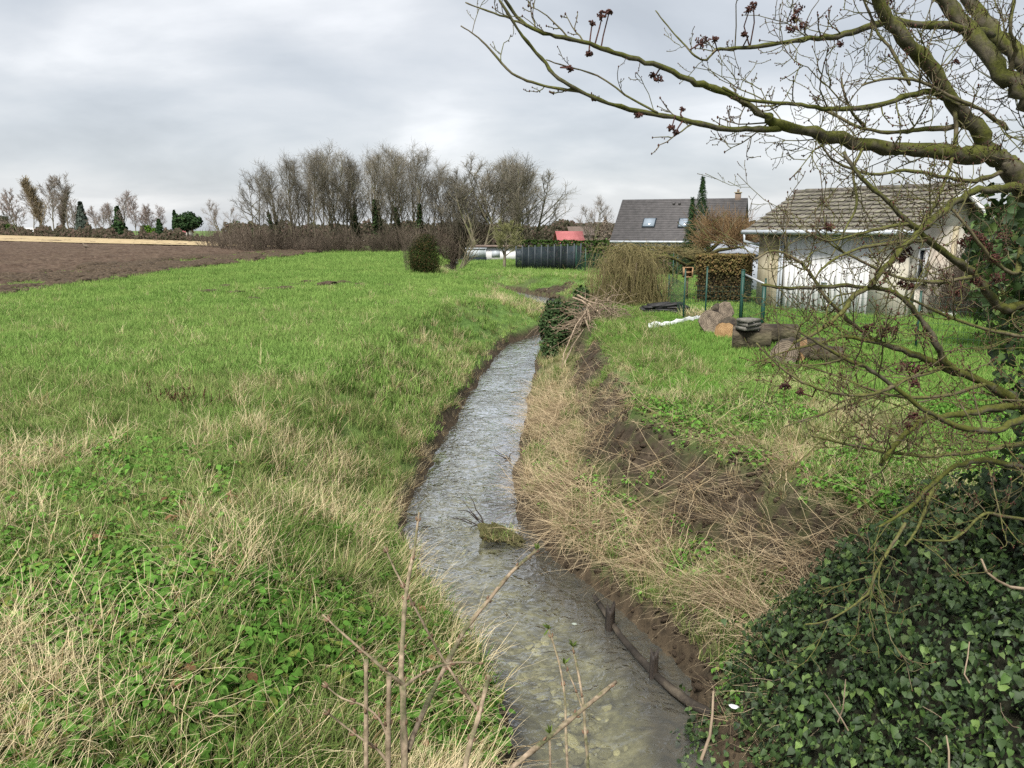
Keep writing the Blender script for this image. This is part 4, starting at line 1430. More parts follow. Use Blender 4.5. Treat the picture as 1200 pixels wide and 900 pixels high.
# ------------------------------------------------------------------ fences
def dark_fence():
    a = np.array([0.35, 65.5]); b = np.array([5.6, 63.3])
    t = thing('panel_fence', 'tall dark blue grey panel fence standing across the far bank', 'fence', (a[0], a[1], -.75))
    n = 10
    d = (b - a) / n; f = unit(d); L = np.linalg.norm(d)
    ax = np.array([[f[0], f[1], 0], [-f[1], f[0], 0], [0, 0, 1]])
    for i in range(n + 1):
        p = a + d * i
        h = 1.90 + .025 * i
        mb = MB(); mb.box((p[0], p[1], -.75 + h / 2 + .03), (.035, .07, h / 2 + .04), ax); obj('post', mb, M_fencepost, t)
        if i < n:
            q = a + d * (i + .5)
            hh = (1.72 if i == 0 else 1.85) + .02 * i
            mb = MB()
            for k in range(6):
                c = a + d * i + d * (.06 + .88 * (k + .5) / 6)
                mb.box((c[0], c[1], -.75 + hh / 2), (.88 * L / 12 - .010, .012, hh / 2), ax)
            pn = obj('panel', mb, M_darkfence, t)


dark_fence()


def wire_panel(mb, a, b, h, sp=0.10, r=0.0022, rows=None, rh=.125):
    a = np.asarray(a, float); b = np.asarray(b, float)
    L = np.linalg.norm((b - a)[:2]); n = max(2, int(L / sp))
    tb = Tubes()
    for i in range(n + 1):
        p = a + (b - a) * i / n
        tb.add([p, p + np.array([0, 0, h])], r, 3)
    k = int(h / rh)
    for j in range(k + 1):
        z = np.array([0, 0, h * j / k])
        tb.add([a + z, b + z], r, 3)
    tb.into(mb)


def wire_fence(name, label, pts, hs, group=None, post_r=.024, hmesh=None, skip=(), brace=None, mesh_r=0.0030):
    z0 = [gz(p[0], p[1]) for p in pts]
    t = thing(name, label, 'fence', (pts[0][0], pts[0][1], z0[0]), group)
    for (x, y), h, z in zip(pts, hs, z0):
        mb = MB(); mb.tube([(x, y, z - .2), (x, y, z + h)], post_r, 8)
        mb.tube([(x, y, z + h), (x, y, z + h + .02)], post_r * 1.2, 8)
        obj('post', mb, M_greenpost, t)
    mb = MB()
    for i in range(len(pts) - 1):
        if i in skip: continue
        h = hmesh or min(hs[i], hs[i + 1]) - .08
        wire_panel(mb, (*pts[i], z0[i] + .03), (*pts[i + 1], z0[i + 1] + .03), h, r=mesh_r)
    if mb.v:
        obj('wire_mesh', mb, M_wire, t, kind='stuff')
    if brace:
        for p, q, h in brace:
            mb = MB(); mb.tube([(*p, gz(*p) + h), (*q, gz(*q) + .02)], post_r * .9, 8); obj('brace', mb, M_greenpost, t)
    return t


def gxy(u, v, z=0.08):
    p = G(u, v, z); return (p[0], p[1])


wire_fence('garden_fence', 'green wire fence running right across the lawn in front of the garage',
           [gxy(894, 383), gxy(1073, 406), (11.4, 12.6)], [1.30, 1.22, 1.25], hmesh=1.1)
wire_fence('corner_fence', 'green wire fence with a braced corner behind the black slabs',
           [gxy(762, 354), gxy(783, 356), gxy(801, 372), gxy(826, 377), gxy(868, 377)], [1.05, 1.05, 1.42, 1.55, 1.30], hmesh=1.0,
           brace=[(gxy(763, 354.5), gxy(781, 356), 1.0)])
wire_fence('back_fence', 'pair of tall green posts on the lawn beyond the willow bush', [gxy(788, 335), gxy(793, 334), gxy(845, 333)], [1.6, 1.6, 1.5], hmesh=1.3)
wire_fence('far_post_fence', 'dark post fence between the panel fence and the willow bush', [gxy(675, 316, -.6), gxy(686, 318, -.55), gxy(712, 322, -.4)], [2.1, 1.9, 1.7], hmesh=1.5, post_r=.05)


def gate():
    p = gxy(868, 374); q = gxy(893, 384)
    t = thing('garden_gate', 'narrow garden gate between two thick green posts left of the garage door', 'gate', (p[0], p[1], 0))
    for (x, y), h in ((p, 1.42), (q, 1.18)):
        z = gz(x, y)
        mb = MB(); mb.box((x, y + .02, z + h / 2 - .1), (.042, .042, h / 2 + .1)); mb.box((x, y + .02, z + h + .012), (.047, .047, .012)); obj('gate_post', mb, M_greenpost, t)
    z = gz(*p)
    mb = MB(); mb.tube([(p[0] + .06, p[1], z + 1.30), (q[0] - .02, q[1], z + 1.18)], .028, 8); obj('top_rail', mb, M_galv, t)
    mb = MB(); wire_panel(mb, (p[0] + .06, p[1], z + .1), (q[0] - .06, q[1], z + .1), 1.1, sp=.09, r=.003); obj('gate_mesh', mb, M_wire, t, kind='stuff')


gate()


# ------------------------------------------------------------------ logs, slabs, sheet and other things on the lawn
def log_mb(L, r, seed, cone=0.0, half=False):
    g = rs(seed)
    k = 18; n = 9
    t = np.linspace(-.5, .5, n)
    th = np.arange(k) * 2 * math.pi / k
    ph = g.uniform(0, 6, 4)
    V = []
    for i in range(n):
        rr = r * (1 + .07 * np.sin(2 * th + ph[0]) + .05 * np.sin(5 * th + ph[1] + t[i] * 3) + .035 * np.sin(9 * th + ph[2] + t[i] * 7) + g.normal(0, .02, k)) * (1 + cone * t[i])
        V.append(np.stack([np.full(k, t[i] * L) + g.normal(0, .004, k), rr * np.cos(th), rr * np.sin(th) * (1 if not half else .62)], 1))
    V = np.concatenate(V)
    F = np.array([[i * k + j, i * k + (j + 1) % k, (i + 1) * k + (j + 1) % k, (i + 1) * k + j] for i in range(n - 1) for j in range(k)])
    side = MB(); side.add(V, F)
    ends = []
    for e, i in ((-1, 0), (1, n - 1)):
        ring = V[i * k:(i + 1) * k]
        c = ring.mean(0)
        rings = [ring]
        for s in (.66, .33):
            rings.append(c + (ring - c) * s + np.array([e * .006 * g.normal(), 0, 0]))
        rings.append(np.array([c + [e * .004, 0, 0]]))
        v = np.concatenate(rings)
        f4 = [[a * k + j, a * k + (j + 1) % k, (a + 1) * k + (j + 1) % k, (a + 1) * k + j] for a in range(2) for j in range(k)]
        f3 = [[2 * k + j, 2 * k + (j + 1) % k, 3 * k] for j in range(k)]
        f4 = np.array(f4); f3 = np.array(f3)
        if e < 0: f4 = f4[:, ::-1]; f3 = f3[:, ::-1]
        m = MB(); m.add(v + np.array([e * .002, 0, 0]), [f4, f3]); ends.append(m)
    return side, ends


def put_log(u, v, L, r, rot, label, seed, cut=None, half=False, cone=0.0, lift=None):
    p = G(u, v, 0.08)
    z = gz(p[0], p[1])
    side, ends = log_mb(L, r, seed, cone, half)
    t = thing('log', label, 'log', (p[0], p[1], z + (r * .85 if lift is None else lift)), 'cut logs in front of the garage fence')
    obj('bark', side.mesh('bark', smooth=True), M_logbark, t)
    for e in ends:
        obj('cut_face', e.mesh('cut_face'), cut or M_greycut, t)
    t.rotation_euler = rot
    return t


put_log(834, 386, .22, .30, (0, R(8), R(68)), 'dark round slice of trunk stood on edge at the left of the log pile', 11, M_greycut, lift=.28)
put_log(853, 391, .48, .25, (R(10), R(-10), R(62)), 'short log showing an orange fresh cut face near the left end of the pile', 12, M_cutwood_end, lift=.20)
put_log(845, 384, .42, .22, (0, R(15), R(105)), 'rounded grey log lying on top of the left end pile', 13, M_greycut, lift=.50)
put_log(880, 404, .78, .25, (0, 0, R(-14)), 'thick dark barked log under the small paver stack', 14, M_greycut, lift=.20)
put_log(911, 400, .85, .24, (0, R(3), R(10)), 'pale grey log lying lengthways in the middle of the row', 15, M_greycut, lift=.24)
put_log(921, 418, .50, .26, (0, 0, R(64)), 'dark hollow log end facing the stream in the middle of the row', 16, M_greycut, lift=.19)
put_log(943, 417, .55, .19, (0, R(-5), R(35)), 'small reddish brown split log at the right end of the row', 17, M_cutwood_end, half=True, lift=.14)
put_log(968, 420, .60, .20, (0, R(4), R(-20)), 'rightmost log of the row lying behind the bare twigs', 18, M_greycut, lift=.16)
put_log(952, 406, .5, .16, (0, R(4), R(15)), 'thin pale log lying on the lawn behind the split log', 19, M_cutwood, lift=.14)


def paver_stack():
    p = G(876, 385, .45)
    base = None
    for i in range(3):
        if base is None:
            m = MB(); m.box((0, 0, 0), (.19, .16, .038)); base = m.mesh('concrete_paver'); base.materials.append(M_paver)
        o = obj('concrete_paver', base, loc=(p[0] + .015 * (i % 2), p[1] - .02 * i, gz(p[0], p[1]) + .47 + .085 * i))
        o.rotation_euler = (0, 0, R(20 + 6 * i))
        tag(o, ['lowest grey paver of the small stack on the thick log', 'middle grey paver of the small stack on the thick log', 'topmost grey paver of the small stack on the thick log'][i], 'paver', 'pavers stacked on the log')


paver_stack()


def slab_stack():
    g = rs(8)
    p = G(778, 365, .05)
    z = gz(p[0], p[1])
    bases = []
    for s in range(2):
        m = MB(); m.box((0, 0, 0), (.34, .26, .026)); m.box((0, 0, .03), (.31, .22, .008))
        b = m.mesh('black_slab'); b.materials.append(M_blackslab); bases.append(b)
    pos = [(-.42, 0, 0), (.02, .03, 0), (.46, -.03, 0), (-.38, .02, 1), (.05, -.02, 1), (.44, .05, 1), (-.30, .0, 2), (.12, .03, 2), (.40, 0, 2), (-.12, .02, 3), (.22, .0, 3)]
    for i, (dx, dy, k) in enumerate(pos):
        o = obj('black_slab', bases[i % 2], loc=(p[0] + dx, p[1] + dy, z + .06 + .074 * k))
        o.rotation_euler = (g.normal(0, .03), g.normal(0, .05), g.normal(0, .12))
        tag(o, f"black slab in the {['bottom', 'second', 'third', 'top'][k]} layer of the low stack beside the willow bush", 'slab', 'black slabs stacked beside the willow bush')


slab_stack()


def plastic_sheet():
    g = rs(4)
    A = G(760, 382, .08); B = G(824, 373, .08)
    nx, ny = 34, 12
    X = []; 
    for j in range(ny):
        for i in range(nx):
            s = i / (nx - 1); t = j / (ny - 1) - .5
            q = A + (B - A) * s
            w = .55 * (0.55 + .45 * math.sin(s * 5 + 1)) * (1 + .25 * math.sin(s * 23))
            x, y = q[0] + t * .10, q[1] + t * w
            X.append((x, y))
    X = np.array(X)
    z = np.array(land(X[:, 0], X[:, 1])[0]) + .07 + .16 * fbm(X[:, 0] * 3.5, X[:, 1] * 5, 91, 4)
    z = z - np.abs((np.arange(nx * ny) // nx) / (ny - 1) - .5) * .18
    idx = np.arange(nx * ny).reshape(ny, nx)
    F = np.stack([idx[:-1, :-1], idx[:-1, 1:], idx[1:, 1:], idx[1:, :-1]], -1).reshape(-1, 4)
    mb = MB(); mb.add(np.stack([X[:, 0], X[:, 1], z], 1), F)
    V = mb.v[0].copy(); V[:, 2] -= .01
    mb.add(V, F[:, ::-1])
    o = obj('plastic_sheet', mb, M_plastic)
    tag(o, 'crumpled white plastic sheet lying on the grass beside the log pile', 'plastic sheet')


plastic_sheet()


def grass_tuft_by_fence():
    p = G(818, 372, .05)
    t = thing('grass_tuft', 'pale uncut grass tuft at the foot of the fence behind the white sheet', 'grass tuft', (p[0], p[1], gz(p[0], p[1])))
    mb = blades(420, (.25, .55), .010, (0, .6), .42, 777, curl=1.1, seg=4)
    obj('dry_blades', mb.mesh('dry_blades', attr=True), M_straw, t, kind='stuff')
    mb = blades(380, (.18, .42), .010, (0, .6), .46, 778, curl=1.1, seg=4)
    obj('green_blades', mb.mesh('green_blades', attr=True), M_grass, t, kind='stuff')
    t.scale = (1.25, .8, .9)


grass_tuft_by_fence()


def dock_stems():
    g = rs(790)
    for j, (u, v, lab, n) in enumerate(((232, 474, 'clump of dark brown dead dock stems in the middle of the left meadow', 26), (200, 470, 'smaller dark brown dead dock clump left of the larger one', 12))):
        p = G(u, v, 0)
        t = thing('dead_dock', lab, 'dock plant', (p[0], p[1], gz(p[0], p[1])))
        K = Tubes(); sd = MB()
        for i in range(n):
            q = limb((g.normal(0, .30), g.normal(0, .16), -.03), (g.normal(0, .25), g.normal(0, .25), 1), g.uniform(.16, .36), 5, g, .05, .12)
            K.add(q, np.linspace(.004, .003, 5), 4)
            for k in range(10):
                pp, dd = at(q, .45 + .55 * g.random())
                sd.tube(np.array([pp, pp + _perp(dd, g) * .016 + np.array([0, 0, .012])]), [.007, .003], 5)
        obj('stems', K.mesh('stems'), M_dead_dock, t); obj('seed_heads', sd.mesh('seed_heads'), M_dead_dock, t, kind='stuff')


def wooden_box():
    p = G(806, 334, .05)
    d = 27
    c = P(806, 319, d)
    t = thing('wooden_box', 'tan wooden box standing on a post beside the dark pollard trunk', 'box', (c[0], c[1], gz(c[0], c[1])))
    mb = MB()
    for s in (-1, 1):
        mb.box((c[0] + s * .15, c[1], c[2]), (.015, .12, .18))
    mb.box((c[0], c[1] + .12, c[2]), (.134, .012, .178)); mb.box((c[0], c[1], c[2] - .165), (.134, .107, .014)); mb.box((c[0], c[1], c[2] + .165), (.134, .107, .014))
    obj('box_boards', mb, M_cutwood, t)
    mb = MB(); mb.box((c[0], c[1] - .11, c[2]), (.11, .01, .03)); obj('front_board', mb, M_cutwood, t)
    mb = MB(); mb.tube([(c[0], c[1], gz(c[0], c[1]) - .1), (c[0], c[1], c[2] - .18)], .04, 8); obj('post', mb, M_logbark, t)


wooden_box()

# ------------------------------------------------------------------ trees and shrubs
def _perp(dv, g):
    a = g.normal(size=3); a -= a.dot(dv) * dv
    return a / (np.linalg.norm(a) + 1e-9)


def limb(p, dv, L, n, g, up=0.15, wob=0.12):
    """A wandering polyline of n points."""
    pts = [np.asarray(p, float)]
    d = unit(dv)
    for i in range(n - 1):
        d = unit(d + np.array([0, 0, up]) + wob * g.normal(size=3))
        pts.append(pts[-1] + d * L / (n - 1))
    return np.array(pts)


def at(pl, t):
    n = len(pl) - 1
    i = min(int(t * n), n - 1)
    f = t * n - i
    return pl[i] * (1 - f) + pl[i + 1] * f, unit(pl[i + 1] - pl[i])


def bare_tree(seed, h=11, r0=.16, limbs=24, subs=7, twigs=7, ang=(20, 42), low=.22, spread=.42, stems=1, droop=0.0, tw=(.010, .005), up=.22, twl=.16, wob=.12):
    """Winter tree: trunk mesh and crown mesh, base at the origin."""
    g = rs(seed)
    T = Tubes(); K = Tubes()
    trunks = []
    for s in range(stems):
        dv = np.array([0, 0, 1.0]) + (0 if stems == 1 else .22) * np.array([g.normal(), g.normal(), 0])
        pl = limb((g.normal(0, .12) * (stems > 1), g.normal(0, .12) * (stems > 1), -.2), dv, h * g.uniform(.86, 1.0), 9, g, .12, .05)
        T.add(pl, np.linspace(r0, r0 * .12, 9) * g.uniform(.8, 1) / (1 if stems == 1 else 1.25), 7)
        trunks.append(pl)
    for i in range(limbs):
        pl = trunks[i % stems]
        t = low + (1 - low) * ((i + g.random()) / limbs) ** .9
        p, td = at(pl, min(t, .98))
        a = R(g.uniform(*ang)); az = _perp(td, g)
        dv = td * math.cos(a) + az * math.sin(a)
        L = h * spread * (1.15 - t * .75) * g.uniform(.7, 1.15)
        q = limb(p, dv, L, 6, g, up, wob)
        T.add(q, np.linspace(r0 * .42 * (1.1 - t * .6), r0 * .07, 6), 4)
        for j in range(subs):
            tt = .2 + .8 * (j + g.random()) / subs
            p2, d2 = at(q, min(tt, .99))
            a2 = R(g.uniform(22, 55))
            dv2 = d2 * math.cos(a2) + _perp(d2, g) * math.sin(a2)
            L2 = L * g.uniform(.25, .5) * (1.15 - tt * .5)
            q2 = limb(p2, dv2, L2, 5, g, up * .8 - droop, wob * 1.2)
            K.add(q2, np.linspace(r0 * .11, tw[0], 5), 3)
            for k in range(twigs):
                t3 = .15 + .85 * (k + g.random()) / twigs
                p3, d3 = at(q2, min(t3, .99))
                a3 = R(g.uniform(20, 60))
                dv3 = d3 * math.cos(a3) + _perp(d3, g) * math.sin(a3)
                q3 = limb(p3, dv3, h * twl * g.uniform(.35, 1) * .55, 4, g, up * .6 - droop, .2)
                K.add(q3, np.linspace(tw[0], tw[1], 4), 3)
    return T.mesh('trunk'), K.mesh('crown'), trunks


def ivy_sleeve(trunks, t0, t1, rad, n, size, seed, flare=0.0):
    g = rs(seed)
    pos = []; nr = []
    for i in range(n):
        pl = trunks[i % len(trunks)]
        t = t0 + (t1 - t0) * g.random()
        p, d = at(pl, t)
        a = _perp(d, g)
        s = (t - t0) / max(.01, t1 - t0)
        rr = rad * (1 - .85 * s ** 1.3) * (.25 + .9 * g.random()) * (1 + .45 * math.sin(t * 31 + 2 * (i % 3)))
        pos.append(p + a * rr); nr.append(a + .3 * g.normal(size=3) + np.array([0, 0, .4]))
    mb = MB()
    leaves(mb, np.array(pos), np.array(nr), size * g.uniform(.6, 1.2, n), g, 'round')
    return mb.mesh('ivy', attr=True)


def twiggy_shrub(seed, h, w, stems, twigs, r=.012, arch=0.0, tw=.004, upr=.2, n2=5):
    """Bare shrub of many fine stems from one base."""
    g = rs(seed)
    K = Tubes()
    for i in range(stems):
        az = g.uniform(0, 6.283); rr = math.sqrt(g.random())
        p = np.array([math.cos(az), math.sin(az), 0]) * w * .32 * rr
        dv = np.array([math.cos(az) * rr * w * .5, math.sin(az) * rr * w * .5, h * .8]) + .12 * g.normal(size=3)
        q = limb(p - np.array([0, 0, .1]), dv, h * g.uniform(.6, 1.08), 6, g, upr - arch, .14)
        K.add(q, np.linspace(r, r * .35, 6), 3)
        for j in range(twigs):
            t = .15 + .85 * g.random()
            p2, d2 = at(q, min(t, .99))
            a = R(g.uniform(18, 60))
            q2 = limb(p2, d2 * math.cos(a) + _perp(d2, g) * math.sin(a), h * g.uniform(.15, .4), n2, g, upr * .6 - arch, .18)
            K.add(q2, np.linspace(r * .5, tw, n2), 3)
    return K.mesh('stems')


def leaf_mass(seed, n, sampler, size, kind='round', jit=.35, upb=.5):
    """Leaf-sized faces spread through a volume."""
    g = rs(seed)
    pos, nr = sampler(g, n)
    nr = nr + jit * g.normal(size=nr.shape) + np.array([0, 0, upb])
    mb = MB()
    leaves(mb, pos, nr, size * g.uniform(.6, 1.25, len(pos)), g, kind)
    return mb.mesh('foliage', attr=True)


def blob_sampler(blobs, inner=.55):
    """Leaves in the outer shells of several uneven clumps: (centre, radii)."""
    B = [(np.asarray(c, float), np.asarray(r, float)) for c, r in blobs]
    vol = np.array([r.prod() ** .67 for _, r in B]); vol /= vol.sum()

    def f(g, n):
        k = g.choice(len(B), n, p=vol)
        d = g.normal(size=(n, 3)); d /= np.linalg.norm(d, axis=1, keepdims=True)
        c = np.array([B[i][0] for i in k]); r = np.array([B[i][1] for i in k])
        lump = .82 + .36 * fbm(d[:, 0] * 2.5 + k * 5, d[:, 1] * 2.5 + d[:, 2] * 2.5, 301, 3)
        s = (inner + (1 - inner) * g.random(n) ** .6) * lump
        return c + d * r * s[:, None], d.copy()
    return f


def cone_sampler(h, w, layers=11, base=.1, seedn=0):
    def f(g, n):
        t = g.random(n) ** 1.25
        az = g.uniform(0, 6.283, n)
        saw = .72 + .38 * (1 - (t * layers + .15 * np.sin(az * 3)) % 1)
        r = w * .5 * (1 - t) ** .85 * saw * (.45 + .6 * np.sqrt(g.random(n))) * (.85 + .3 * vnoise(az * 2, t * layers, 310 + seedn))
        z = base + (h - base) * t - .12 * r
        pos = np.stack([r * np.cos(az), r * np.sin(az), z], 1)
        return pos, np.stack([np.cos(az), np.sin(az), np.full(n, .1)], 1)
    return f


M_dead_dock = mat('dead dock', [(0.045, 0.022, 0.014), (0.11, 0.058, 0.036)], scale=20, rough=.9, spec=.1)
dock_stems()
M_bark_far = mat_bark('copse bark', (0.085, 0.072, 0.052), (0.20, 0.175, 0.125), (0.12, 0.125, 0.055), .42, 4.0, 1.0)
M_twig_far = mat('copse twigs', [(0.120, 0.108, 0.084), (0.200, 0.182, 0.142)], scale=1.5, rough=.9, spec=.1, rand=.25)
M_twig_grey = mat('grey twigs', [(0.17, 0.145, 0.125), (0.25, 0.22, 0.19)], scale=1.5, rough=.9, spec=.1, rand=.2)
M_twig_ochre = mat('ochre twigs', [(0.155, 0.128, 0.085), (0.235, 0.20, 0.14)], scale=1.5, rough=.9, spec=.1, rand=.2)
M_twig_pink = mat('reddish twigs', [(0.165, 0.135, 0.120), (0.24, 0.20, 0.18)], scale=1.5, rough=.9, spec=.1, rand=.2)
M_brush = mat('brown brush', [(0.070, 0.055, 0.042), (0.140, 0.115, 0.088)], scale=1.2, rough=.95, spec=.1, rand=.35)
M_ivy_far = mat_leaf('ivy on trunks', (0.020, 0.036, 0.014), (0.050, 0.078, 0.032), trans=.12, dry=(.09, .07, .04), dry_amt=.1)
M_conifer = mat_leaf('dark conifer', (0.012, 0.026, 0.012), (0.035, 0.062, 0.024), trans=.08)
M_conifer_brown = mat_leaf('brownish conifer', (0.012, 0.020, 0.007), (0.036, 0.048, 0.016), dry=(.06, .042, .02), dry_amt=.25, trans=.08)
M_bluefir = mat_leaf('bluish fir', (0.035, 0.048, 0.040), (0.075, 0.092, 0.075), trans=.08)
M_bright = mat_leaf('bright evergreen', (0.035, 0.075, 0.012), (0.085, 0.15, 0.025), trans=.2)
M_hedge = mat_leaf('hedge leaves', (0.018, 0.038, 0.010), (0.050, 0.080, 0.022), trans=.15)
M_hedge_yel = mat_leaf('yellowed hedge', (0.075, 0.066, 0.024), (0.165, 0.135, 0.055), trans=.15, dry=(.18, .12, .055), dry_amt=.3)
M_hedge_dull = mat_leaf('dull hedge', (0.030, 0.030, 0.014), (0.075, 0.066, 0.030), trans=.12, dry=(.10, .07, .035), dry_amt=.3)
M_orange = mat('orange brown shoots', [(0.13, 0.082, 0.040), (0.235, 0.158, 0.080)], scale=3, rough=.8, spec=.2, rand=.1)
M_olive = mat('olive withies', [(0.11, 0.092, 0.040), (0.23, 0.195, 0.090)], scale=3, rough=.8, spec=.2)
M_olive_g = mat('greenish twigs', [(0.12, 0.125, 0.050), (0.20, 0.20, 0.085)], scale=3, rough=.8, spec=.2)
M_deadwood = mat('pale dead branches', [(0.13, 0.095, 0.065), (0.30, 0.235, 0.165)], scale=8, rough=.9, bump=.3)

# ---- the copse: a few grown forms, each planted many times
FORMS = {}


def form(key, **kw):
    tr, cr, tk = bare_tree(**kw)
    tr.materials.append(M_bark_far); cr.materials.append(M_twig_far)
    FORMS[key] = (tr, cr, tk, kw.get('h', 11))


for i in range(5):
    form(('poplar', i), seed=400 + i, h=11, r0=.13, limbs=24, subs=8, twigs=8, ang=(20, 40), low=.14, spread=.46, stems=1 + i % 2, up=.13, tw=(.0085, .004), twl=.20)
form(('broad', 0), seed=420, h=10, r0=.20, limbs=22, subs=8, twigs=9, ang=(30, 62), low=.25, spread=.52, stems=2, up=.10, tw=(.011, .006))
form(('broad', 1), seed=421, h=10, r0=.20, limbs=24, subs=8, twigs=9, ang=(26, 55), low=.22, spread=.46, stems=3, up=.14, tw=(.011, .006))
IVY = {k: ivy_sleeve(f[2], .03, .66, .55, 1700, .20, 430 + i) for i, (k, f) in enumerate(FORMS.items())}
for m in IVY.values():
    m.materials.append(M_ivy_far)


def plant_tree(u, vtop, d, key, label, group, ivy=0.0, z=None, rot=None, seed=0, name='bare_tree', wide=1.0, twig=None):
    g = rs(1000 + seed + int(u))
    tr, cr, tk, h = FORMS[key]
    b = P(u, 270, d)
    x, y = b[0], b[1]
    z = (gz(x, y) if abs(x) < 60 and y < 200 else 0.0) if z is None else z
    ztop = P(u, vtop, d)[2]
    s = (ztop - z) / h
    t = thing(name, label, 'tree', (x, y, z), group)
    obj('trunk', tr, None, t); c = obj('crown', cr, None, t)
    if twig is not None:
        c.material_slots[0].link = 'OBJECT'; c.material_slots[0].material = twig
    if ivy:
        v = obj('ivy', IVY[key], None, t)
        v.scale = (1, 1, ivy)
    t.rotation_euler = (0, 0, g.uniform(0, 6.28) if rot is None else rot)
    t.scale = (s * wide, s * wide, s)
    return t


cop = []
for u, v in ((322, 208), (331, 202), (341, 197), (350, 195), (360, 191), (369, 188), (378, 187), (387, 189), (396, 190), (405, 191), (414, 195), (422, 201)):
    cop.append((u, v, 'L'))
for u, v in ((437, 193), (446, 189), (456, 187), (467, 184), (476, 184), (486, 187), (496, 191), (506, 198), (516, 207)):
    cop.append((u, v, 'M'))
for u, v in ((528, 222), (538, 217), (549, 213), (560, 209), (571, 207)):
    cop.append((u, v, 'C'))
for u, v in ((583, 198), (592, 195), (601, 193), (609, 194), (617, 197), (624, 201)):
    cop.append((u, v, 'R'))
ivied = {331: 'first', 422: 'second', 446: 'third', 467: 'fourth', 496: 'fifth', 528: 'sixth', 549: 'seventh', 594: 'eighth'}
where = {'L': 'bare slender tree of the dense left block of the copse', 'M': 'bare tall tree of the airy middle block of the copse',
         'C': 'bare lower tree of the copse right of the dark conifer', 'R': 'bare spreading tree at the right end of the copse by the white cabin'}
gg = rs(44)
for i, (u, v, blk) in enumerate(cop):
    d = {'L': 93, 'M': 96, 'C': 88, 'R': 92}[blk] + gg.uniform(-5, 6)
    key = ('poplar', i % 5) if blk in 'LM' or i % 3 else ('broad', 1)
    iv = 0.0
    lab = where[blk]
    if u in ivied:
        iv = gg.uniform(.75, 1.0); lab = f'bare copse tree with its trunk wrapped in dark ivy, {ivied[u]} from the left'
    plant_tree(u, v, d, key, lab, {'L': 'trees of the left block of the copse', 'M': 'trees of the middle block of the copse', 'C': 'lower trees of the copse', 'R': 'trees at the right end of the copse'}[blk],
               ivy=iv, seed=i, wide=1.25 if blk in 'LM' else 1.5, z=None)
plant_tree(304, 212, 92, ('broad', 0), 'bare spreading tree with clumps in its top, standing apart left of the copse', None, ivy=.55, wide=.92, seed=70)
plant_tree(263, 240, 122, ('broad', 1), 'rounded bare tree standing above the brown hedge at the end of the stubble', None, wide=1.2, seed=71, twig=M_twig_grey)
plant_tree(690, 238, 74, ('broad', 1), 'bare grey tree standing left of the dark roofed house', None, wide=1.1, seed=72, twig=M_twig_grey)

# scrub along the foot of the copse
BR = [twiggy_shrub(440 + i, 3.2, 3.6, 30, 12, r=.022, tw=.008) for i in range(4)]
for m in BR: m.materials.append(M_brush)


def plant_shrub(u, vtop, d, me, h, label, group, wide=1.0, name='brown_shrub', seed=0, z=None, cat='shrub', matr=None):
    b = P(u, 270, d)
    z = gz(b[0], b[1]) if z is None else z
    s = (P(u, vtop, d)[2] - z) / h
    t = thing(name, label, cat, (b[0], b[1], z), group)
    o = obj('stems', me, None, t)
    if matr is not None:
        o.material_slots[0].link = 'OBJECT'; o.material_slots[0].material = matr
    t.rotation_euler = (0, 0, rs(seed + int(u)).uniform(0, 6.28)); t.scale = (s * wide, s * wide, s)
    return t


gg = rs(45)
for i, u in enumerate(range(246, 500, 8)):
    v = 274 + gg.uniform(-10, 8) - (7 if u < 300 else 0)
    d = (112 - (u - 246) * .45) if u < 300 else 88 + gg.uniform(-3, 2)
    lab = 'low brown leafless bush of the hedge at the end of the stubble' if u < 300 else 'brown leafless bush of the scrub along the foot of the copse'
    plant_shrub(u + gg.uniform(-2, 2), v, d, BR[i % 4], 3.2, lab, 'brown bushes at the end of the stubble' if u < 300 else 'brown bushes along the foot of the copse', 1.15 + gg.uniform(0, .4), seed=i, z=0.0)
for i, u in enumerate((520, 531, 545, 556)):
    plant_shrub(u, 264 + 5 * (i % 2), 91, BR[i % 4], 3.2, 'brown leafless bush between the dark conifer and the white cabin', 'brown bushes behind the dark conifer', 1.2, seed=80 + i)

# the dark conifer on the bank with the brown shrub beside it
p = G(497, 320, 0.0)
h = P(497, 273, 46)[2] - 0
t = thing('conifer_bush', 'dense dark green conifer bush at the far end of the meadow', 'conifer', (p[0], p[1], gz(p[0], p[1])))
fo = leaf_mass(460, 14000, blob_sampler([((0, 0, h * .46), (.98, .98, h * .52)), ((.25, -.2, h * .25), (.95, .85, h * .34)), ((-.3, 0, h * .35), (.7, .7, h * .4)), ((.2, 0, h * .74), (.62, .6, h * .30))], .5), .11, 'lance')
fo.materials.append(M_conifer_brown); obj('foliage', fo, None, t)
tb = Tubes(); tb.add([(0, 0, -.2), (0.02, 0, h * .5), (0, .03, h * .9)], [.12, .08, .03], 7); obj('trunk', tb.mesh('trunk'), M_bark_far, t)
plant_shrub(479, 277, 47.5, BR[1], 3.2, 'bare brown bush pressed against the left side of the dark conifer bush', None, .42, seed=90, name='brown_shrub')

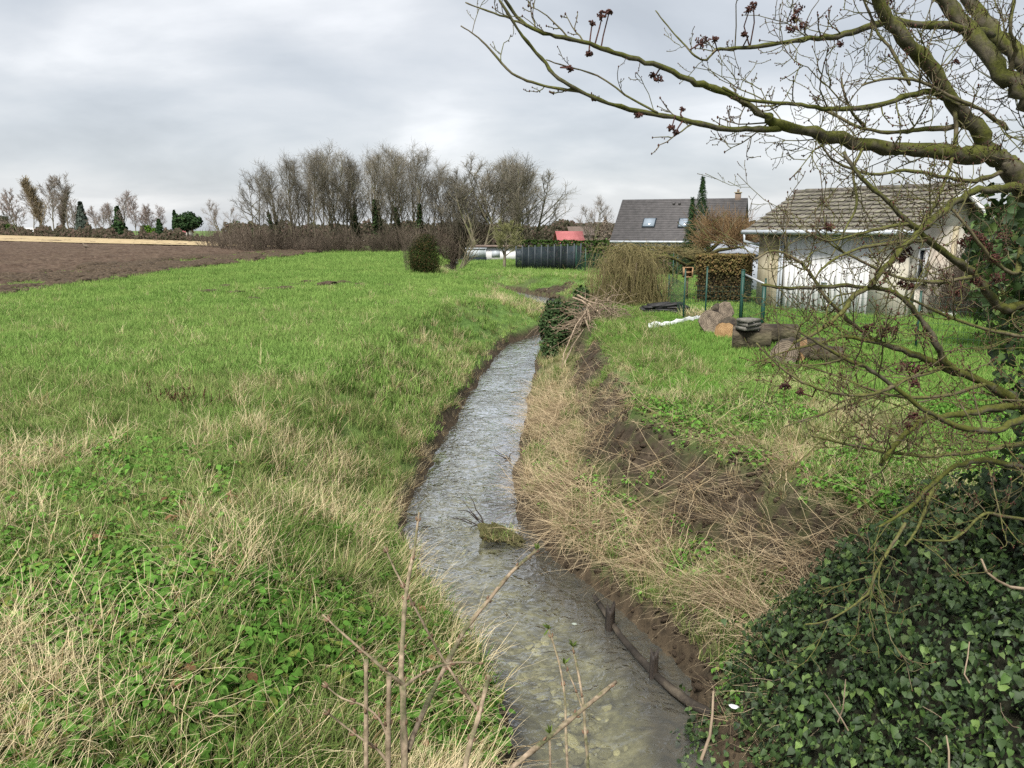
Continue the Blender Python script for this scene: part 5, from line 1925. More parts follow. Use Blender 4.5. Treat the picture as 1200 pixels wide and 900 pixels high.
# leaning pale stems and the pollard by the cabin
g = rs(47)
b = G(541, 309, -.5)
t = thing('leaning_shrub', 'leafless pale shrub leaning right with forked stems left of the glazed shed', 'shrub', (b[0], b[1], gz(b[0], b[1])))
tb = Tubes(); tk = Tubes()
for i in range(9):
    dv = np.array([.25 + .45 * g.random(), .2 * g.normal(), 1.0])
    q = limb((g.normal(0, .15), g.normal(0, .15), -.1), dv, 4.4 * g.uniform(.6, 1), 7, g, .06, .10)
    tb.add(q, np.linspace(.07, .015, 7), 5)
    for j in range(9):
        p2, d2 = at(q, .35 + .64 * g.random()); a = R(g.uniform(20, 50))
        tk.add(limb(p2, d2 * math.cos(a) + _perp(d2, g) * math.sin(a), g.uniform(.5, 1.6), 5, g, .1, .15), np.linspace(.016, .006, 5), 3)
obj('trunk', tb.mesh('trunk'), M_bark_far, t); obj('crown', tk.mesh('crown'), M_twig_ochre, t)

tr, cr, tk_ = bare_tree(480, h=4.2, r0=.17, limbs=18, subs=8, twigs=12, ang=(35, 70), low=.30, spread=.62, up=.10, tw=(.012, .006), twl=.20)
b = G(591, 313, -.6)
t = thing('pollard_tree', 'small round greenish leafless tree in front of the white cabin', 'tree', (b[0], b[1], gz(b[0], b[1])))
obj('trunk', tr, M_bark_far, t); obj('crown', cr, M_olive_g, t)
t.scale = (1.05, 1.05, .84)

# hedge above and behind the dark panel fence, and along to the house
def hedge(name, label, a, b, h, w, n, size, m, seed, z=None, kind='round', core=None):
    a = np.asarray(a, float); b = np.asarray(b, float)
    f = unit(b - a); L = np.linalg.norm(b - a); q = np.array([-f[1], f[0]])
    z0 = gz(*((a + b) / 2)) if z is None else z
    t = thing(name, label, 'hedge', (*((a + b) / 2), z0))
    g = rs(seed)

    def smp(g, n):
        s = g.random(n); th = g.uniform(-1, 1, n); side = g.random(n)
        wn_ = .85 + .3 * fbm(s * L * 1.2, side * 3, seed, 3)
        front = side < .5
        hz = np.where(front, h * g.random(n) ** .8, h * (.93 + .12 * fbm(s * L * 1.5, th, seed + 3, 3)))
        off = np.where(front, -w / 2 * wn_, th * w / 2) + g.normal(0, .05, n)
        back = g.random(n) < .15
        off = np.where(back & front, -off, off)
        xy = a + f * (s * L)[:, None] + q * off[:, None]
        nr = np.where(front[:, None], np.array([-q[0], -q[1], .2]), np.array([0, 0, 1.0]))
        return np.stack([xy[:, 0] - (a + b)[0] / 2, xy[:, 1] - (a + b)[1] / 2, hz], 1), nr
    me = leaf_mass(seed, n, smp, size, kind, .5, .3); me.materials.append(m)
    obj('foliage', me, None, t)
    mb = MB(); mb.box((*((a + b) / 2), z0 + h * .45), (L / 2 - .05, w * .32, h * .45), np.array([[f[0], f[1], 0], [q[0], q[1], 0], [0, 0, 1]]))
    obj('branch_core', mb, M_brush, t)
    return t


hedge('clipped_hedge', 'green clipped hedge rising just behind the dark panel fence', (1.0, 69), (8.4, 66), 2.35, 1.2, 2600, .16, M_hedge, 501)
hedge('clipped_hedge', 'long low green hedge in front of the dark roofed house', (6.0, 52), (15.5, 50), 1.95, 1.2, 3600, .14, M_hedge, 502)

# trimmed hedge by the garage: dry yellowish top over a dark twiggy body
def trimmed_hedge():
    a = np.array([6.45, 26.9]); b = np.array([8.15, 26.2])
    t = hedge('trimmed_hedge', 'square trimmed hedge with a yellowish brown dry top left of the garage', a, b, 1.68, 1.0, 5200, .055, M_hedge_dull, 503)
    g = rs(504)

    def smp(g, n):
        s = g.random(n); top = g.random(n) < .45
        xy = a + (b - a) * s[:, None]
        q = unit(np.array([-(b - a)[1], (b - a)[0]]))
        off = np.where(top, g.uniform(-.5, .5, n), -.52 + g.normal(0, .05, n))
        z = np.where(top, 1.66 + .09 * fbm(s * 9, off * 4, 77, 3), 1.70 - .62 * g.random(n) ** 2.2)
        xy = xy + q * off[:, None] - (a + b) / 2
        return np.stack([xy[:, 0], xy[:, 1], z], 1), np.where(top[:, None], np.array([0, 0, 1.0]), np.array([-q[0], -q[1], .2]))
    me = leaf_mass(505, 3600, smp, .055, 'round', .5, .3); me.materials.append(M_hedge_yel)
    obj('dry_top', me, None, t)


trimmed_hedge()

# cypress and fir behind
for u, vt, d, w, lab in ((821, 208, 46, 1.55, 'narrow dark cypress standing up in front of the house roof'), (810, 232, 46.5, 1.1, 'smaller dark cypress left of the narrow cypress')):
    b = P(u, 270, d); z = gz(b[0], b[1]); h = P(u, vt, d)[2] - z
    t = thing('cypress', lab, 'cypress', (b[0], b[1], z))
    me = leaf_mass(510 + u, 5200, cone_sampler(h, w * 1.45, 5, .3, u), .15, 'lance', .3, .9); me.materials.append(M_conifer); obj('foliage', me, None, t)
    tb = Tubes(); tb.add([(0, 0, -.2), (0, 0, h * .9)], [.10, .02], 7); obj('trunk', tb.mesh('trunk'), M_bark_far, t)
b = P(657, 270, 135); h = P(657, 264.5, 135)[2] + .6
t = thing('far_fir', 'tiny dark pointed fir behind the red roof', 'fir', (b[0], b[1], -.6))
me = leaf_mass(515, 700, cone_sampler(h, 2.6, 6, .2), .3, 'lance', .3, .5); me.materials.append(M_conifer); obj('foliage', me, None, t)
b = P(709, 270, 68); h = 4.4
t = thing('dark_fir', 'dark loose fir against the left edge of the house roof', 'fir', (b[0], b[1], -.75))
me = leaf_mass(516, 1500, cone_sampler(h, 3.2, 6, .2), .22, 'lance', .4, .5); me.materials.append(M_brush); obj('foliage', me, None, t)

# ---- orange-brown pollard willow in front of the house
def pollard_willow():
    g = rs(520)
    b = G(824, 352, .05); d = 27.0
    base = np.array([b[0], b[1], gz(b[0], b[1])])
    base = np.array([*P(822, 350, 28)[:2], 0]); base[2] = gz(base[0], base[1])
    t = thing('pollard_willow', 'old pollard willow with a mop of orange brown shoots and mossy side limbs', 'tree', tuple(base))
    tb = Tubes(); K = Tubes(); Kd = Tubes()
    W = lambda u, v, dd: P(u, v, dd) - base
    trunk = np.array([[0, 0, -.2], [.03, 0, .6], [-.02, .02, 1.2], W(826, 303, 28)])
    tb.add(trunk, [.17, .14, .13, .15], 9)
    limbs_ = [[(826, 303, 28), (816, 307, 27.7), (804, 311, 27.4), (792, 304, 27.1), (781, 300, 26.9), (768, 303, 26.7)],
              [(824, 300, 28), (836, 290, 28), (846, 281, 28), (858, 275, 28), (868, 271, 28)],
              [(828, 300, 28), (842, 293, 27.6), (858, 291, 27.4), (872, 289, 27.2)],
              [(816, 307, 27.7), (800, 297, 27.3), (786, 291, 27.2), (776, 289, 27)],
              [(824, 300, 28), (822, 288, 28), (828, 276, 28.1), (832, 268, 28.2)],
              [(781, 300, 26.9), (760, 304, 26.5), (742, 307, 26.3), (724, 312, 26.2)]]
    for L in limbs_:
        q = np.array([W(*p) for p in L])
        tb.add(q, np.linspace(.09, .03, len(q)), 7)
    heads = [W(866, 270, 28), W(852, 276, 28), W(838, 278, 28), W(872, 282, 27.5), W(832, 268, 28.2), W(858, 286, 27.5), W(846, 270, 28.4), W(824, 285, 27.8)]
    for i in range(1500):
        hd = heads[g.integers(len(heads))] + .10 * g.normal(size=3)
        dv = np.array([g.normal(0, .75), g.normal(0, .6), g.uniform(.0, 1.2)])
        q = limb(hd, dv, g.uniform(.35, 1.05), 5, g, -.10 if g.random() < .5 else .12, .14)
        K.add(q, np.linspace(.009, .004, 5), 3)
    for i in range(420):
        hd = [W(800, 298, 27.2), W(788, 293, 27.2), W(776, 293, 27), W(812, 296, 27.5), W(815, 303, 27.6), W(765, 303, 26.7)][g.integers(6)] + np.array([.18 * g.normal(), .1 * g.normal(), .04 * g.normal()])
        q = limb(hd, np.array([g.normal(0, 1), g.normal(0, .6), g.uniform(-.3, .7)]), g.uniform(.2, .6), 4, g, 0, .2)
        Kd.add(q, np.linspace(.008, .004, 4), 3)
    obj('trunk', tb.mesh('trunk'), mat_bark('willow bark', (.03, .027, .015), (.085, .072, .036), (.11, .11, .03), .5, 9, 2.5), t)
    obj('orange_shoots', K.mesh('orange_shoots'), M_orange, t)
    obj('side_twigs', Kd.mesh('side_twigs'), M_olive, t)


pollard_willow()


def weeping_bush():
    g = rs(530)
    b = G(738, 358, .05)
    base = np.array([b[0] + .1, b[1] + .4, gz(b[0], b[1])])
    t = thing('weeping_willow_bush', 'dome of drooping olive brown willow stems beside the branch heap', 'shrub', tuple(base))
    K = Tubes(); T = Tubes()
    hh = 1.95
    for i in range(7):
        T.add(limb((g.normal(0, .15), g.normal(0, .15), -.1), (g.normal(0, .3), g.normal(0, .3), 1), hh * .9, 6, g, .1, .1), np.linspace(.05, .02, 6), 6)
    for i in range(620):
        az = g.uniform(0, 6.283); rr = 1.08 * g.uniform(.25, 1) ** .6
        top = np.array([-.15 + .42 * g.normal(), .36 * g.normal(), hh * g.uniform(.55, 1.06)])
        out = np.array([math.cos(az) * rr * 1.0, math.sin(az) * rr * .9, 0])
        dropz = g.uniform(0.0, hh * .55)
        n = 7
        tt = np.linspace(0, 1, n)[:, None]
        q = top + out * (tt ** .75) + np.array([0, 0, 1]) * (.22 * np.sin(tt * math.pi) - (top[2] - dropz) * tt ** 2.0) + np.cumsum(g.normal(0, .035, (n, 3)), 0)
        K.add(q, np.linspace(.0065, .0035, n), 3)
    for i in range(800):
        p0 = np.array([g.normal(0, .65), g.normal(0, .45), 0])
        K.add(limb(p0, (g.normal(0, .35), g.normal(0, .35), 1), hh * g.uniform(.4, .95), 6, g, .0, .18), np.linspace(.009, .004, 6), 3)
    obj('stems', T.mesh('stems'), M_deadwood, t)
    obj('withies', K.mesh('withies'), M_olive, t)


weeping_bush()


# ---- ivy-covered mound on the bank and the heap of cut branches behind it
def ivy_mound():
    base = np.array([*P(655, 400, 23.2)[:2], -.9])
    t = thing('ivy_mound', 'mound of dark ivy overhanging the bend of the stream', 'ivy', tuple(base))
    W = lambda u, v, d: P(u, v, d) - base
    bl = [(W(652, 362, 23), (.42, .45, .36)), (W(648, 385, 22.8), (.40, .40, .55)), (W(646, 408, 22.5), (.34, .35, .45)), (W(664, 378, 23), (.48, .5, .45)),
          (W(672, 364, 23.2), (.42, .5, .33)), (W(655, 398, 22.7), (.36, .35, .5)), (W(681, 346, 24), (.26, .3, .28)), (W(648, 420, 22.0), (.34, .35, .32)), (W(641, 380, 22.8), (.28, .35, .5))]
    me = leaf_mass(540, 5200, blob_sampler(bl, .6), .085, 'ivy', .4, .3); me.materials.append(M_ivy_far); obj('foliage', me, None, t)
    g = rs(541); tb = Tubes()
    for i in range(40):
        c, r = bl[g.integers(len(bl))]
        d = unit(g.normal(size=3))
        tb.add(limb(c + d * np.array(r) * .7, d + np.array([0, 0, -.3]), g.uniform(.3, .8), 5, g, -.08, .2), np.linspace(.010, .004, 5), 3)
    for c, r in bl[:6]:
        tb.add([c * .3 + np.array([0, .3, -.2]), c], [.12, .05], 6)
    obj('ivy_stems', tb.mesh('ivy_stems'), M_deadwood, t)


ivy_mound()


def branch_heap():
    g = rs(550)
    b = P(706, 392, 21.5)
    base = np.array([b[0], b[1], gz(b[0], b[1])])
    t = thing('branch_heap', 'tangled heap of cut dead branches on the bank between the ivy mound and the lawn', 'branch heap', tuple(base))
    W = lambda u, v, d: P(u, v, d) - base
    big = [[(672, 348, 22.4), (682, 352, 22), (690, 358, 21.8), (684, 368, 21.5), (676, 380, 21), (668, 396, 20.4), (661, 414, 19.8), (656, 436, 19.4)],
           [(690, 356, 22), (700, 366, 21.8), (712, 376, 21.6), (724, 384, 21.5), (735, 387, 21.4)],
           [(676, 346, 22.4), (690, 352, 22.2), (706, 358, 22.1), (722, 368, 22)],
           [(688, 360, 21.8), (692, 376, 21.5), (700, 392, 21.2), (706, 404, 21)],
           [(684, 368, 21.5), (690, 384, 21.2), (694, 396, 21)],
           [(655, 440, 19.4), (662, 424, 19.8), (672, 404, 20.6), (684, 386, 21.2)],
           [(700, 350, 22.4), (694, 366, 21.9), (682, 376, 21.6), (676, 392, 21)]]
    for L in big:
        q = np.array([W(*p) for p in L])
        tb = Tubes(); tb.add(q + g.normal(0, .012, q.shape), np.linspace(.034, .010, len(q)), 6)
        obj('branch', tb.mesh('branch'), M_deadwood, t)
    K = Tubes()
    for i in range(620):
        u = g.normal(702, 17); v = g.normal(374, 11)
        if u < 672 or u > 742: continue
        p = W(u, v, 22 + g.normal(0, .35))
        p[2] = max(p[2], -1.0)
        dv = np.array([g.normal(0, 1), g.normal(0, .6), g.normal(-.15, .45)])
        q = limb(p, dv, g.uniform(.3, 1.1), 5, g, -.05, .16)
        K.add(q, np.linspace(.011, .004, 5), 3)
    o = obj('loose_twigs', K.mesh('loose_twigs'), M_deadwood, t, kind='stuff')


branch_heap()


# ---- the far hedge line across the fields on the left
def far_depth(u):
    return 2.5 * 900 / (5.6 + 7.5 * u / 240)


for i in range(3):
    form(('tall', i), seed=600 + i, h=12, r0=.14, limbs=22, subs=6, twigs=6, ang=(24, 46), low=.25, spread=.42, stems=1, up=.14, tw=(.028, .016))
form(('column', 0), seed=610, h=12, r0=.2, limbs=34, subs=7, twigs=7, ang=(8, 20), low=.05, spread=.36, stems=1, up=.5, tw=(.030, .018), wob=.06)
form(('bushy', 0), seed=611, h=9, r0=.2, limbs=26, subs=7, twigs=8, ang=(28, 60), low=.15, spread=.45, stems=2, up=.12, tw=(.030, .018))

far_trees = [
    (50, 212, 'column', 1.8, M_twig_ochre, 'tallest far poplar, a narrow ochre column left of the spruce'),
    (75, 224, 'column', 1.5, M_twig_grey, 'second far poplar, a greyish column just left of the bluish spruce'),
    (40, 220, 'tall', 1.2, M_twig_grey, 'thin bare tree close on the left of the ochre poplar'),
    (63, 213, 'tall', 1.3, M_twig_grey, 'thin tall bare tree between the two far poplars'),
    (82, 215, 'tall', 1.3, M_twig_grey, 'thin bare tree just right of the greyish poplar'),
    (22, 228, 'bushy', .9, M_twig_pink, 'bare spreading far tree in front of the leftmost pale house'),
    (146, 229, 'tall', 1.3, M_twig_pink, 'bare reddish birch, the highest right of the dark far conifer'),
    (160, 236, 'tall', 1.2, M_twig_pink, 'second bare reddish birch right of the dark far conifer'),
    (112, 243, 'tall', 1.3, M_twig_pink, 'pale bare tree in the gap between bluish spruce and dark conifer'),
    (121, 242, 'tall', 1.4, M_twig_pink, 'pale bare tree in the gap between bluish spruce and dark conifer'),
    (129, 244, 'tall', 1.3, M_twig_pink, 'pale bare tree in the gap between bluish spruce and dark conifer'),
    (170, 243, 'tall', 1.3, M_twig_pink, 'bare pinkish tree behind the bright round evergreen'),
    (179, 244, 'bushy', .9, M_twig_pink, 'bare pinkish tree behind the bright round evergreen'),
    (188, 246, 'tall', 1.3, M_twig_pink, 'bare pinkish tree behind the bright round evergreen'),
    (90, 240, 'bushy', .8, M_twig_grey, 'grey bare tree close behind the bluish spruce'),
    (8, 250, 'bushy', 1.0, M_twig_far, 'dark bare tree cut by the left edge of the view'),
]
for i, (u, v, k, wd, tw, lab) in enumerate(far_trees):
    key = {'column': ('column', 0), 'tall': ('tall', i % 3), 'bushy': ('bushy', 0)}[k]
    plant_tree(u, v, far_depth(u) + 4 + i % 5, key, lab, 'bare trees of the far hedge line', wide=wd, seed=200 + i, z=0.0, twig=tw, name='distant_tree')


def far_evergreen(u, vtop, wpx, sampler, n, size, m, label, name, cat, vb=None):
    d = far_depth(u); b = P(u, 270, d)
    h = P(u, vtop, d)[2]; w = wpx / FPX * d
    t = thing(name, label, cat, (b[0], b[1], 0))
    me = leaf_mass(700 + u, n, sampler(h, w), size * d / 250, 'round', .4, .3); me.materials.append(m); obj('foliage', me, None, t)
    tb = Tubes(); tb.add([(0, 0, -.3), (0, 0, h * .55)], [w * .04, w * .02], 6); obj('trunk', tb.mesh('trunk'), M_bark_far, t)


far_evergreen(97, 238, 20, lambda h, w: cone_sampler(h, w, 8, .5, 1), 1400, .8, M_bluefir, 'bluish grey spruce in the far hedge line', 'spruce', 'spruce')
far_evergreen(140, 243, 20, lambda h, w: cone_sampler(h, w * 1.1, 6, .5, 2), 1400, .8, M_conifer, 'dark pointed far conifer left of the reddish birches', 'spruce', 'spruce')
far_evergreen(175, 264, 21, lambda h, w: blob_sampler([((-.1 * w, 0, h * .5), (w * .42, w * .4, h * .5)), ((w * .25, 0, h * .4), (w * .3, w * .3, h * .42))]), 1300, .55, M_bright, 'bright green round evergreen at the edge of the stubble', 'evergreen_bush', 'evergreen')
far_evergreen(187, 257, 12, lambda h, w: cone_sampler(h, w * 1.3, 4, .4, 3), 700, .6, M_conifer, 'small dark far conifer just right of the bright evergreen', 'spruce', 'spruce')
far_evergreen(206, 247, 9, lambda h, w: cone_sampler(h, w * 1.5, 5, .6, 4), 800, .6, M_conifer, 'dark pointed tree rising behind the big far pine', 'spruce', 'spruce')
far_evergreen(220, 248, 34, lambda h, w: blob_sampler([((-.26 * w, 0, h * .72), (w * .25, w * .25, h * .2)), ((.05 * w, 0, h * .78), (w * .3, w * .3, h * .22)), ((.3 * w, 0, h * .66), (w * .24, w * .25, h * .2)), ((0, 0, h * .55), (w * .42, w * .3, h * .2))], .45), 2400, .6, M_conifer, 'big dark spreading pine near the right end of the stubble', 'pine_tree', 'pine')
far_evergreen(277, 258, 18, lambda h, w: blob_sampler([((0, 0, h * .55), (w * .45, w * .4, h * .45))]), 900, .6, M_hedge, 'dark rounded evergreen above the brown hedge right of the rounded bare tree', 'evergreen_bush', 'evergreen')
far_evergreen(4, 252, 14, lambda h, w: blob_sampler([((0, 0, h * .8), (w * .5, w * .5, h * .16)), ((w * .1, 0, h * .6), (w * .3, w * .4, h * .12))]), 700, .6, M_conifer, 'flat topped dark pine at the left edge of the view', 'pine_tree', 'pine')
far_evergreen(12, 262, 20, lambda h, w: blob_sampler([((0, 0, h * .5), (w * .5, w * .5, h * .5))]), 700, .6, M_hedge, 'dull green bush at the left end of the far hedge line', 'evergreen_bush', 'evergreen')


def far_hedge():
    """The continuous low hedge at the field's end: one mass."""
    g = rs(720)
    n = 16000
    u = g.uniform(-60, 262, n)
    d = far_depth(np.clip(u, 0, 260)) * (1 + .05 * g.random(n)) - 3
    x = (u - 600) / FPX * d
    hmax = (.6 + 5.6 * fbm(u * .16, u * 0 + 2, 73, 4) ** 1.6) * d / 260
    z = hmax * g.random(n) ** .8
    mb = MB()
    nr = np.stack([.4 * g.normal(size=n), -np.ones(n), .5 + .3 * g.normal(size=n)], 1)
    leaves(mb, np.stack([x, d / CP * CP + 0 * d, z], 1), nr, .6 * d / 260 * g.uniform(.5, 1.2, n), g, 'round')
    o = obj('far_hedge', mb.mesh('far_hedge', attr=True), M_farhedge, kind='stuff')
    tag(o, 'continuous dark brownish hedge and scrub along the far end of the stubble', 'hedge')


M_farhedge = mat_leaf('far hedge', (0.034, 0.036, 0.022), (0.070, 0.062, 0.043), dry=(.095, .070, .056), dry_amt=.3, trans=.1)
far_hedge()


def horizon_woods():
    """A low band of woodland and hedges round the rest of the horizon, out of which nothing is told apart."""
    g = rs(730)
    n = 16000
    az = g.uniform(R(-20), R(75), n)
    d = 420 + 60 * g.random(n)
    z = (3 + 7 * fbm(az * 18, az * 0, 74, 4)) * g.random(n) ** .7
    x = d * np.sin(az); y = d * np.cos(az)
    mb = MB()
    nr = np.stack([-np.sin(az), -np.cos(az), .5 + 0 * az], 1) + .4 * g.normal(size=(n, 3))
    leaves(mb, np.stack([x, y, z - .6], 1), nr, 1.6 * g.uniform(.5, 1.2, n), g, 'round')
    o = obj('distant_woods', mb.mesh('distant_woods', attr=True), M_farhedge, kind='stuff')
    tag(o, 'low dark band of distant woods along the horizon behind the houses', 'woods')


horizon_woods()


def field_hedgerow():
    """The hedge that closes the view between the copse and the houses."""
    g = rs(735)
    n = 18000
    u = g.uniform(268, 900, n)
    d = 128 + 10 * g.random(n)
    z = -.8 + (2.6 + 3.0 * fbm(u * .05, u * 0, 76, 4)) * g.random(n) ** .8
    mb = MB()
    nr = np.stack([.4 * g.normal(size=n), -np.ones(n), .5 + .3 * g.normal(size=n)], 1)
    leaves(mb, np.stack([(u - 600) / FPX * d, d, z], 1), nr, .42 * g.uniform(.5, 1.2, n), g, 'round')
    o = obj('field_hedgerow', mb.mesh('field_hedgerow', attr=True), M_farhedge, kind='stuff')
    tag(o, 'dark brownish hedgerow closing the view behind the copse and on to the houses', 'hedgerow')


field_hedgerow()


def pheasant():
    p = G(101, 293.5, 0.2)
    z = .22
    pts = np.array([(-.55, 0, .20), (-.35, 0, .24), (-.18, 0, .27), (0, 0, .30), (.12, 0, .33), (.19, 0, .42), (.22, 0, .50), (.27, 0, .50), (.31, 0, .485)])
    rad = [.008, .02, .07, .12, .095, .05, .045, .03, .006]
    tb = MB(); tb.tube(pts, rad, 10)
    t = thing('pheasant', 'small dark pheasant standing far out on the ploughed field', 'bird', (p[0], p[1], z))
    obj('body', tb.mesh('body', smooth=True), M_brush, t)
    for s in (-1, 1):
        m = MB(); m.tube([(0, s * .04, .22), (.02, s * .045, .10), (0, s * .045, -.04)], .010, 5); obj('leg', m.mesh('leg'), M_brush, t)
    t.rotation_euler = (0, 0, R(160)); t.scale = (1.6,) * 3


pheasant()

# ------------------------------------------------------------------ in and along the stream
M_stone = mat('streambed stone', [(0.09, 0.08, 0.05), (0.26, 0.24, 0.15), (0.46, 0.43, 0.29)], scale=9, rough=.8, bump=.4, rand=.55)
M_oldwood = mat('old wet post', [(0.010, 0.008, 0.007), (0.040, 0.030, 0.022)], scale=8, rough=.6, bump=.6, stretch=(3, 3, .6))
M_tuftsoil = mat('mossy clod', [(0.040, 0.034, 0.016), (0.10, 0.095, 0.035), (0.15, 0.14, 0.06)], scale=7, rough=.95, bump=1.0, bdist=.04)


def streambed():
    mb = MB()
    me = ribbon(.02, WATER_Z - .30, -4, 20, 3)
    bed = struct('stream_bed', me, mat('silty streambed', [(0.085, 0.078, 0.055), (0.17, 0.155, 0.115), (0.25, 0.23, 0.17)], scale=5, rough=.95, bump=.6, scale2=1.3, amt2=.5, col2=(.10, .085, .055)))
    g = rs(61)
    bases = []
    for s in range(6):
        m = clod_mesh('stone', 620 + s, .55, .5); m.materials.append(M_stone); bases.append(m)
    k = 0
    cand = []
    while k < 420:
        y = 4.2 + 5.2 * g.random() ** 1.25
        i = np.argmin(np.abs(CL[:, 1] - y)); w = CL[i, 2]
        s = g.uniform(-.9, .9)
        x = CL[i, 0] + s * w
        den = fbm(np.array(x * 1.6), np.array(y * 1.6), 63, 3)
        if den < .36 + .16 * (y > 6.6) + .2 * (y > 7.6) or (s > .45 and y > 5.4):
            continue
        sz = .014 + .045 * g.random() ** 2.0
        o = obj('stone', bases[g.integers(6)], None, bed, loc=(x, y, WATER_Z - .23 + sz * .25))
        o.scale = (sz * g.uniform(.9, 1.5), sz, sz * g.uniform(.7, 1)); o.rotation_euler = (g.normal(0, .2), g.normal(0, .2), g.uniform(0, 6.28))
        k += 1
    mbs = MB()
    BV = np.array([v.co[:] for v in bases[0].vertices]); BF = np.array([p.vertices[:] for p in bases[0].polygons])
    for j in range(6000):
        y = 3.8 + 14 * g.random() ** 1.6
        i = np.argmin(np.abs(CL[:, 1] - y)); w = CL[i, 2]
        x = CL[i, 0] + g.uniform(-.9, .5) * w
        sz = .008 + .026 * g.random() ** 2
        mbs.add(BV * sz * np.array([1.3, 1, .8]) + np.array([x, y, WATER_Z - .226]), BF)
    o = obj('gravel', mbs, M_stone, bed, kind='stuff')


streambed()


def clod_in_stream():
    a = G(590, 632, WATER_Z)
    t = thing('grassy_clod', 'mossy clod of earth with grass sitting in the middle of the stream', 'clod', tuple(a))
    bl = [((-.10, .05, .03), (.17, .14, .13)), ((.10, -.02, .0), (.16, .13, .10)), ((.0, .1, .02), (.2, .15, .11)), ((.16, -.10, -.02), (.10, .10, .08))]
    for i, (c, r) in enumerate(bl):
        m = clod_mesh('earth', 640 + i, 1, .5, 4, .7); o = obj('earth', m, M_tuftsoil, t, loc=c); o.scale = r
    mb = blades(220, (.05, .16), .006, (.1, 1.1), .22, 645, curl=1.2)
    mb.v = [v + np.array([-.05, .02, .06]) for v in mb.v]
    obj('grass', mb.mesh('grass', attr=True), M_grass, t, kind='stuff')
    mb = blades(160, (.06, .22), .004, (.3, 1.4), .26, 646, curl=1.0)
    mb.v = [v + np.array([-.02, .02, .05]) for v in mb.v]
    obj('dead_grass', mb.mesh('dead_grass', attr=True), M_straw, t, kind='stuff')
    # a snagged dark twig upstream of it
    b = G(560, 614, WATER_Z)
    tb = Tubes(); g = rs(647)
    for i in range(7):
        tb.add(limb(np.array(b) + np.array([g.normal(.05, .08), g.normal(0, .05), .02]), (g.normal(-.6, .6), g.normal(.2, .4), g.uniform(.0, .5)), g.uniform(.15, .5), 5, g, 0, .25), np.linspace(.010, .004, 5), 4)
    tag(obj('snagged_twig', tb.mesh('snagged_twig'), M_oldwood), 'dark twig snagged in the water just upstream of the mossy clod', 'twig')
    g = rs(648)
    for j, (u, v, lab) in enumerate(((598, 538, 'thin dark twig breaking the water near the right bank upstream'), (640, 416, 'dark twig sticking out of the water below the ivy mound'))):
        b = G(u, v, WATER_Z)
        tb = Tubes()
        for i in range(4):
            tb.add(limb(np.array(b), (g.normal(-.6, .5), g.normal(0, .5), g.uniform(.1, .5)), g.uniform(.2, .5), 5, g, 0, .25), np.linspace(.009, .004, 5), 4)
        tag(obj('snagged_twig', tb.mesh('snagged_twig'), M_oldwood), lab, 'twig')


clod_in_stream()


def posts_and_pole():
    for (u, v, vt, r, lab, sd) in ((714, 738, 709, .045, 'rotten dark post stump standing in the water, the upstream one of two', 1), (765, 793, 764, .042, 'rotten dark post stump standing in the water, the nearer one of two', 2)):
        b = G(u, v, WATER_Z)
        hgt = .26
        g = rs(650 + sd)
        k = 12; n = 8
        th = np.arange(k) * 2 * math.pi / k
        V = []
        for i in range(n):
            z = -.35 + (hgt + .35) * i / (n - 1)
            rr = r * (1 + .16 * np.sin(3 * th + sd) + .10 * np.sin(7 * th + 2 * sd)) * (1 - .12 * i / n)
            zz = z + (np.where(np.sin(2 * th + sd) > .1, .05, -.06) * g.uniform(.4, 1, k) if i == n - 1 else 0)
            V.append(np.stack([rr * np.cos(th) + .02 * z, rr * np.sin(th), np.broadcast_to(zz, (k,))], 1))
        V.append(np.array([[0.0, 0, hgt - .05]]))
        V = np.concatenate(V)
        F = np.array([[i * k + j, i * k + (j + 1) % k, (i + 1) * k + (j + 1) % k, (i + 1) * k + j] for i in range(n - 1) for j in range(k)])
        F3 = np.array([[(n - 1) * k + j, (n - 1) * k + (j + 1) % k, n * k] for j in range(k)])
        mb = MB(); mb.add(V, [F, F3])
        o = obj('post_stump', mb.mesh('post_stump'), M_oldwood, loc=tuple(b))
        tag(o, lab, 'post', 'rotten posts in the stream')
    pts = [G(696, 698, WATER_Z + .05), G(712, 722, WATER_Z + .06), G(727, 745, WATER_Z + .03), G(746, 767, WATER_Z + .03), G(768, 791, WATER_Z + .02), G(790, 810, WATER_Z + .04), G(812, 826, WATER_Z + .06), G(836, 838, WATER_Z + .16)]
    tb = Tubes(); tb.add(pts, [.026, .030, .030, .034, .034, .038, .040, .040], 9)
    o = obj('sunken_pole', tb.mesh('sunken_pole'), mat('wet pole bark', [(0.010, 0.008, 0.006), (0.030, 0.024, 0.018), (0.085, 0.07, 0.05)], scale=4, rough=.7, bump=.6))
    tag(o, 'long dark pole lying half sunk against the two rotten posts', 'pole')
    # scraps
    for u, v, z, c, lab in ((672, 731, WATER_Z - .1, (.55, .62, .70), 'small bluish white scrap under the water beside the pale stones'), (822 + 38, 828, -1.02, (.55, .57, .57), 'crumpled white scrap caught at the foot of the ivy bank'),
                            (541, 466, WATER_Z + .05, (.10, .16, .45), 'tiny blue scrap at the left edge of the water upstream')):
        p = G(u, v, z)
        m = clod_mesh('plastic_scrap', 660 + u, .35, .6)
        o = obj('plastic_scrap', m, mat('scrap', [tuple(x * .8 for x in c), c], scale=9, rough=.4), loc=tuple(p)); o.scale = (.038, .026, .026)
        tag(o, lab, 'scrap')


posts_and_pole()

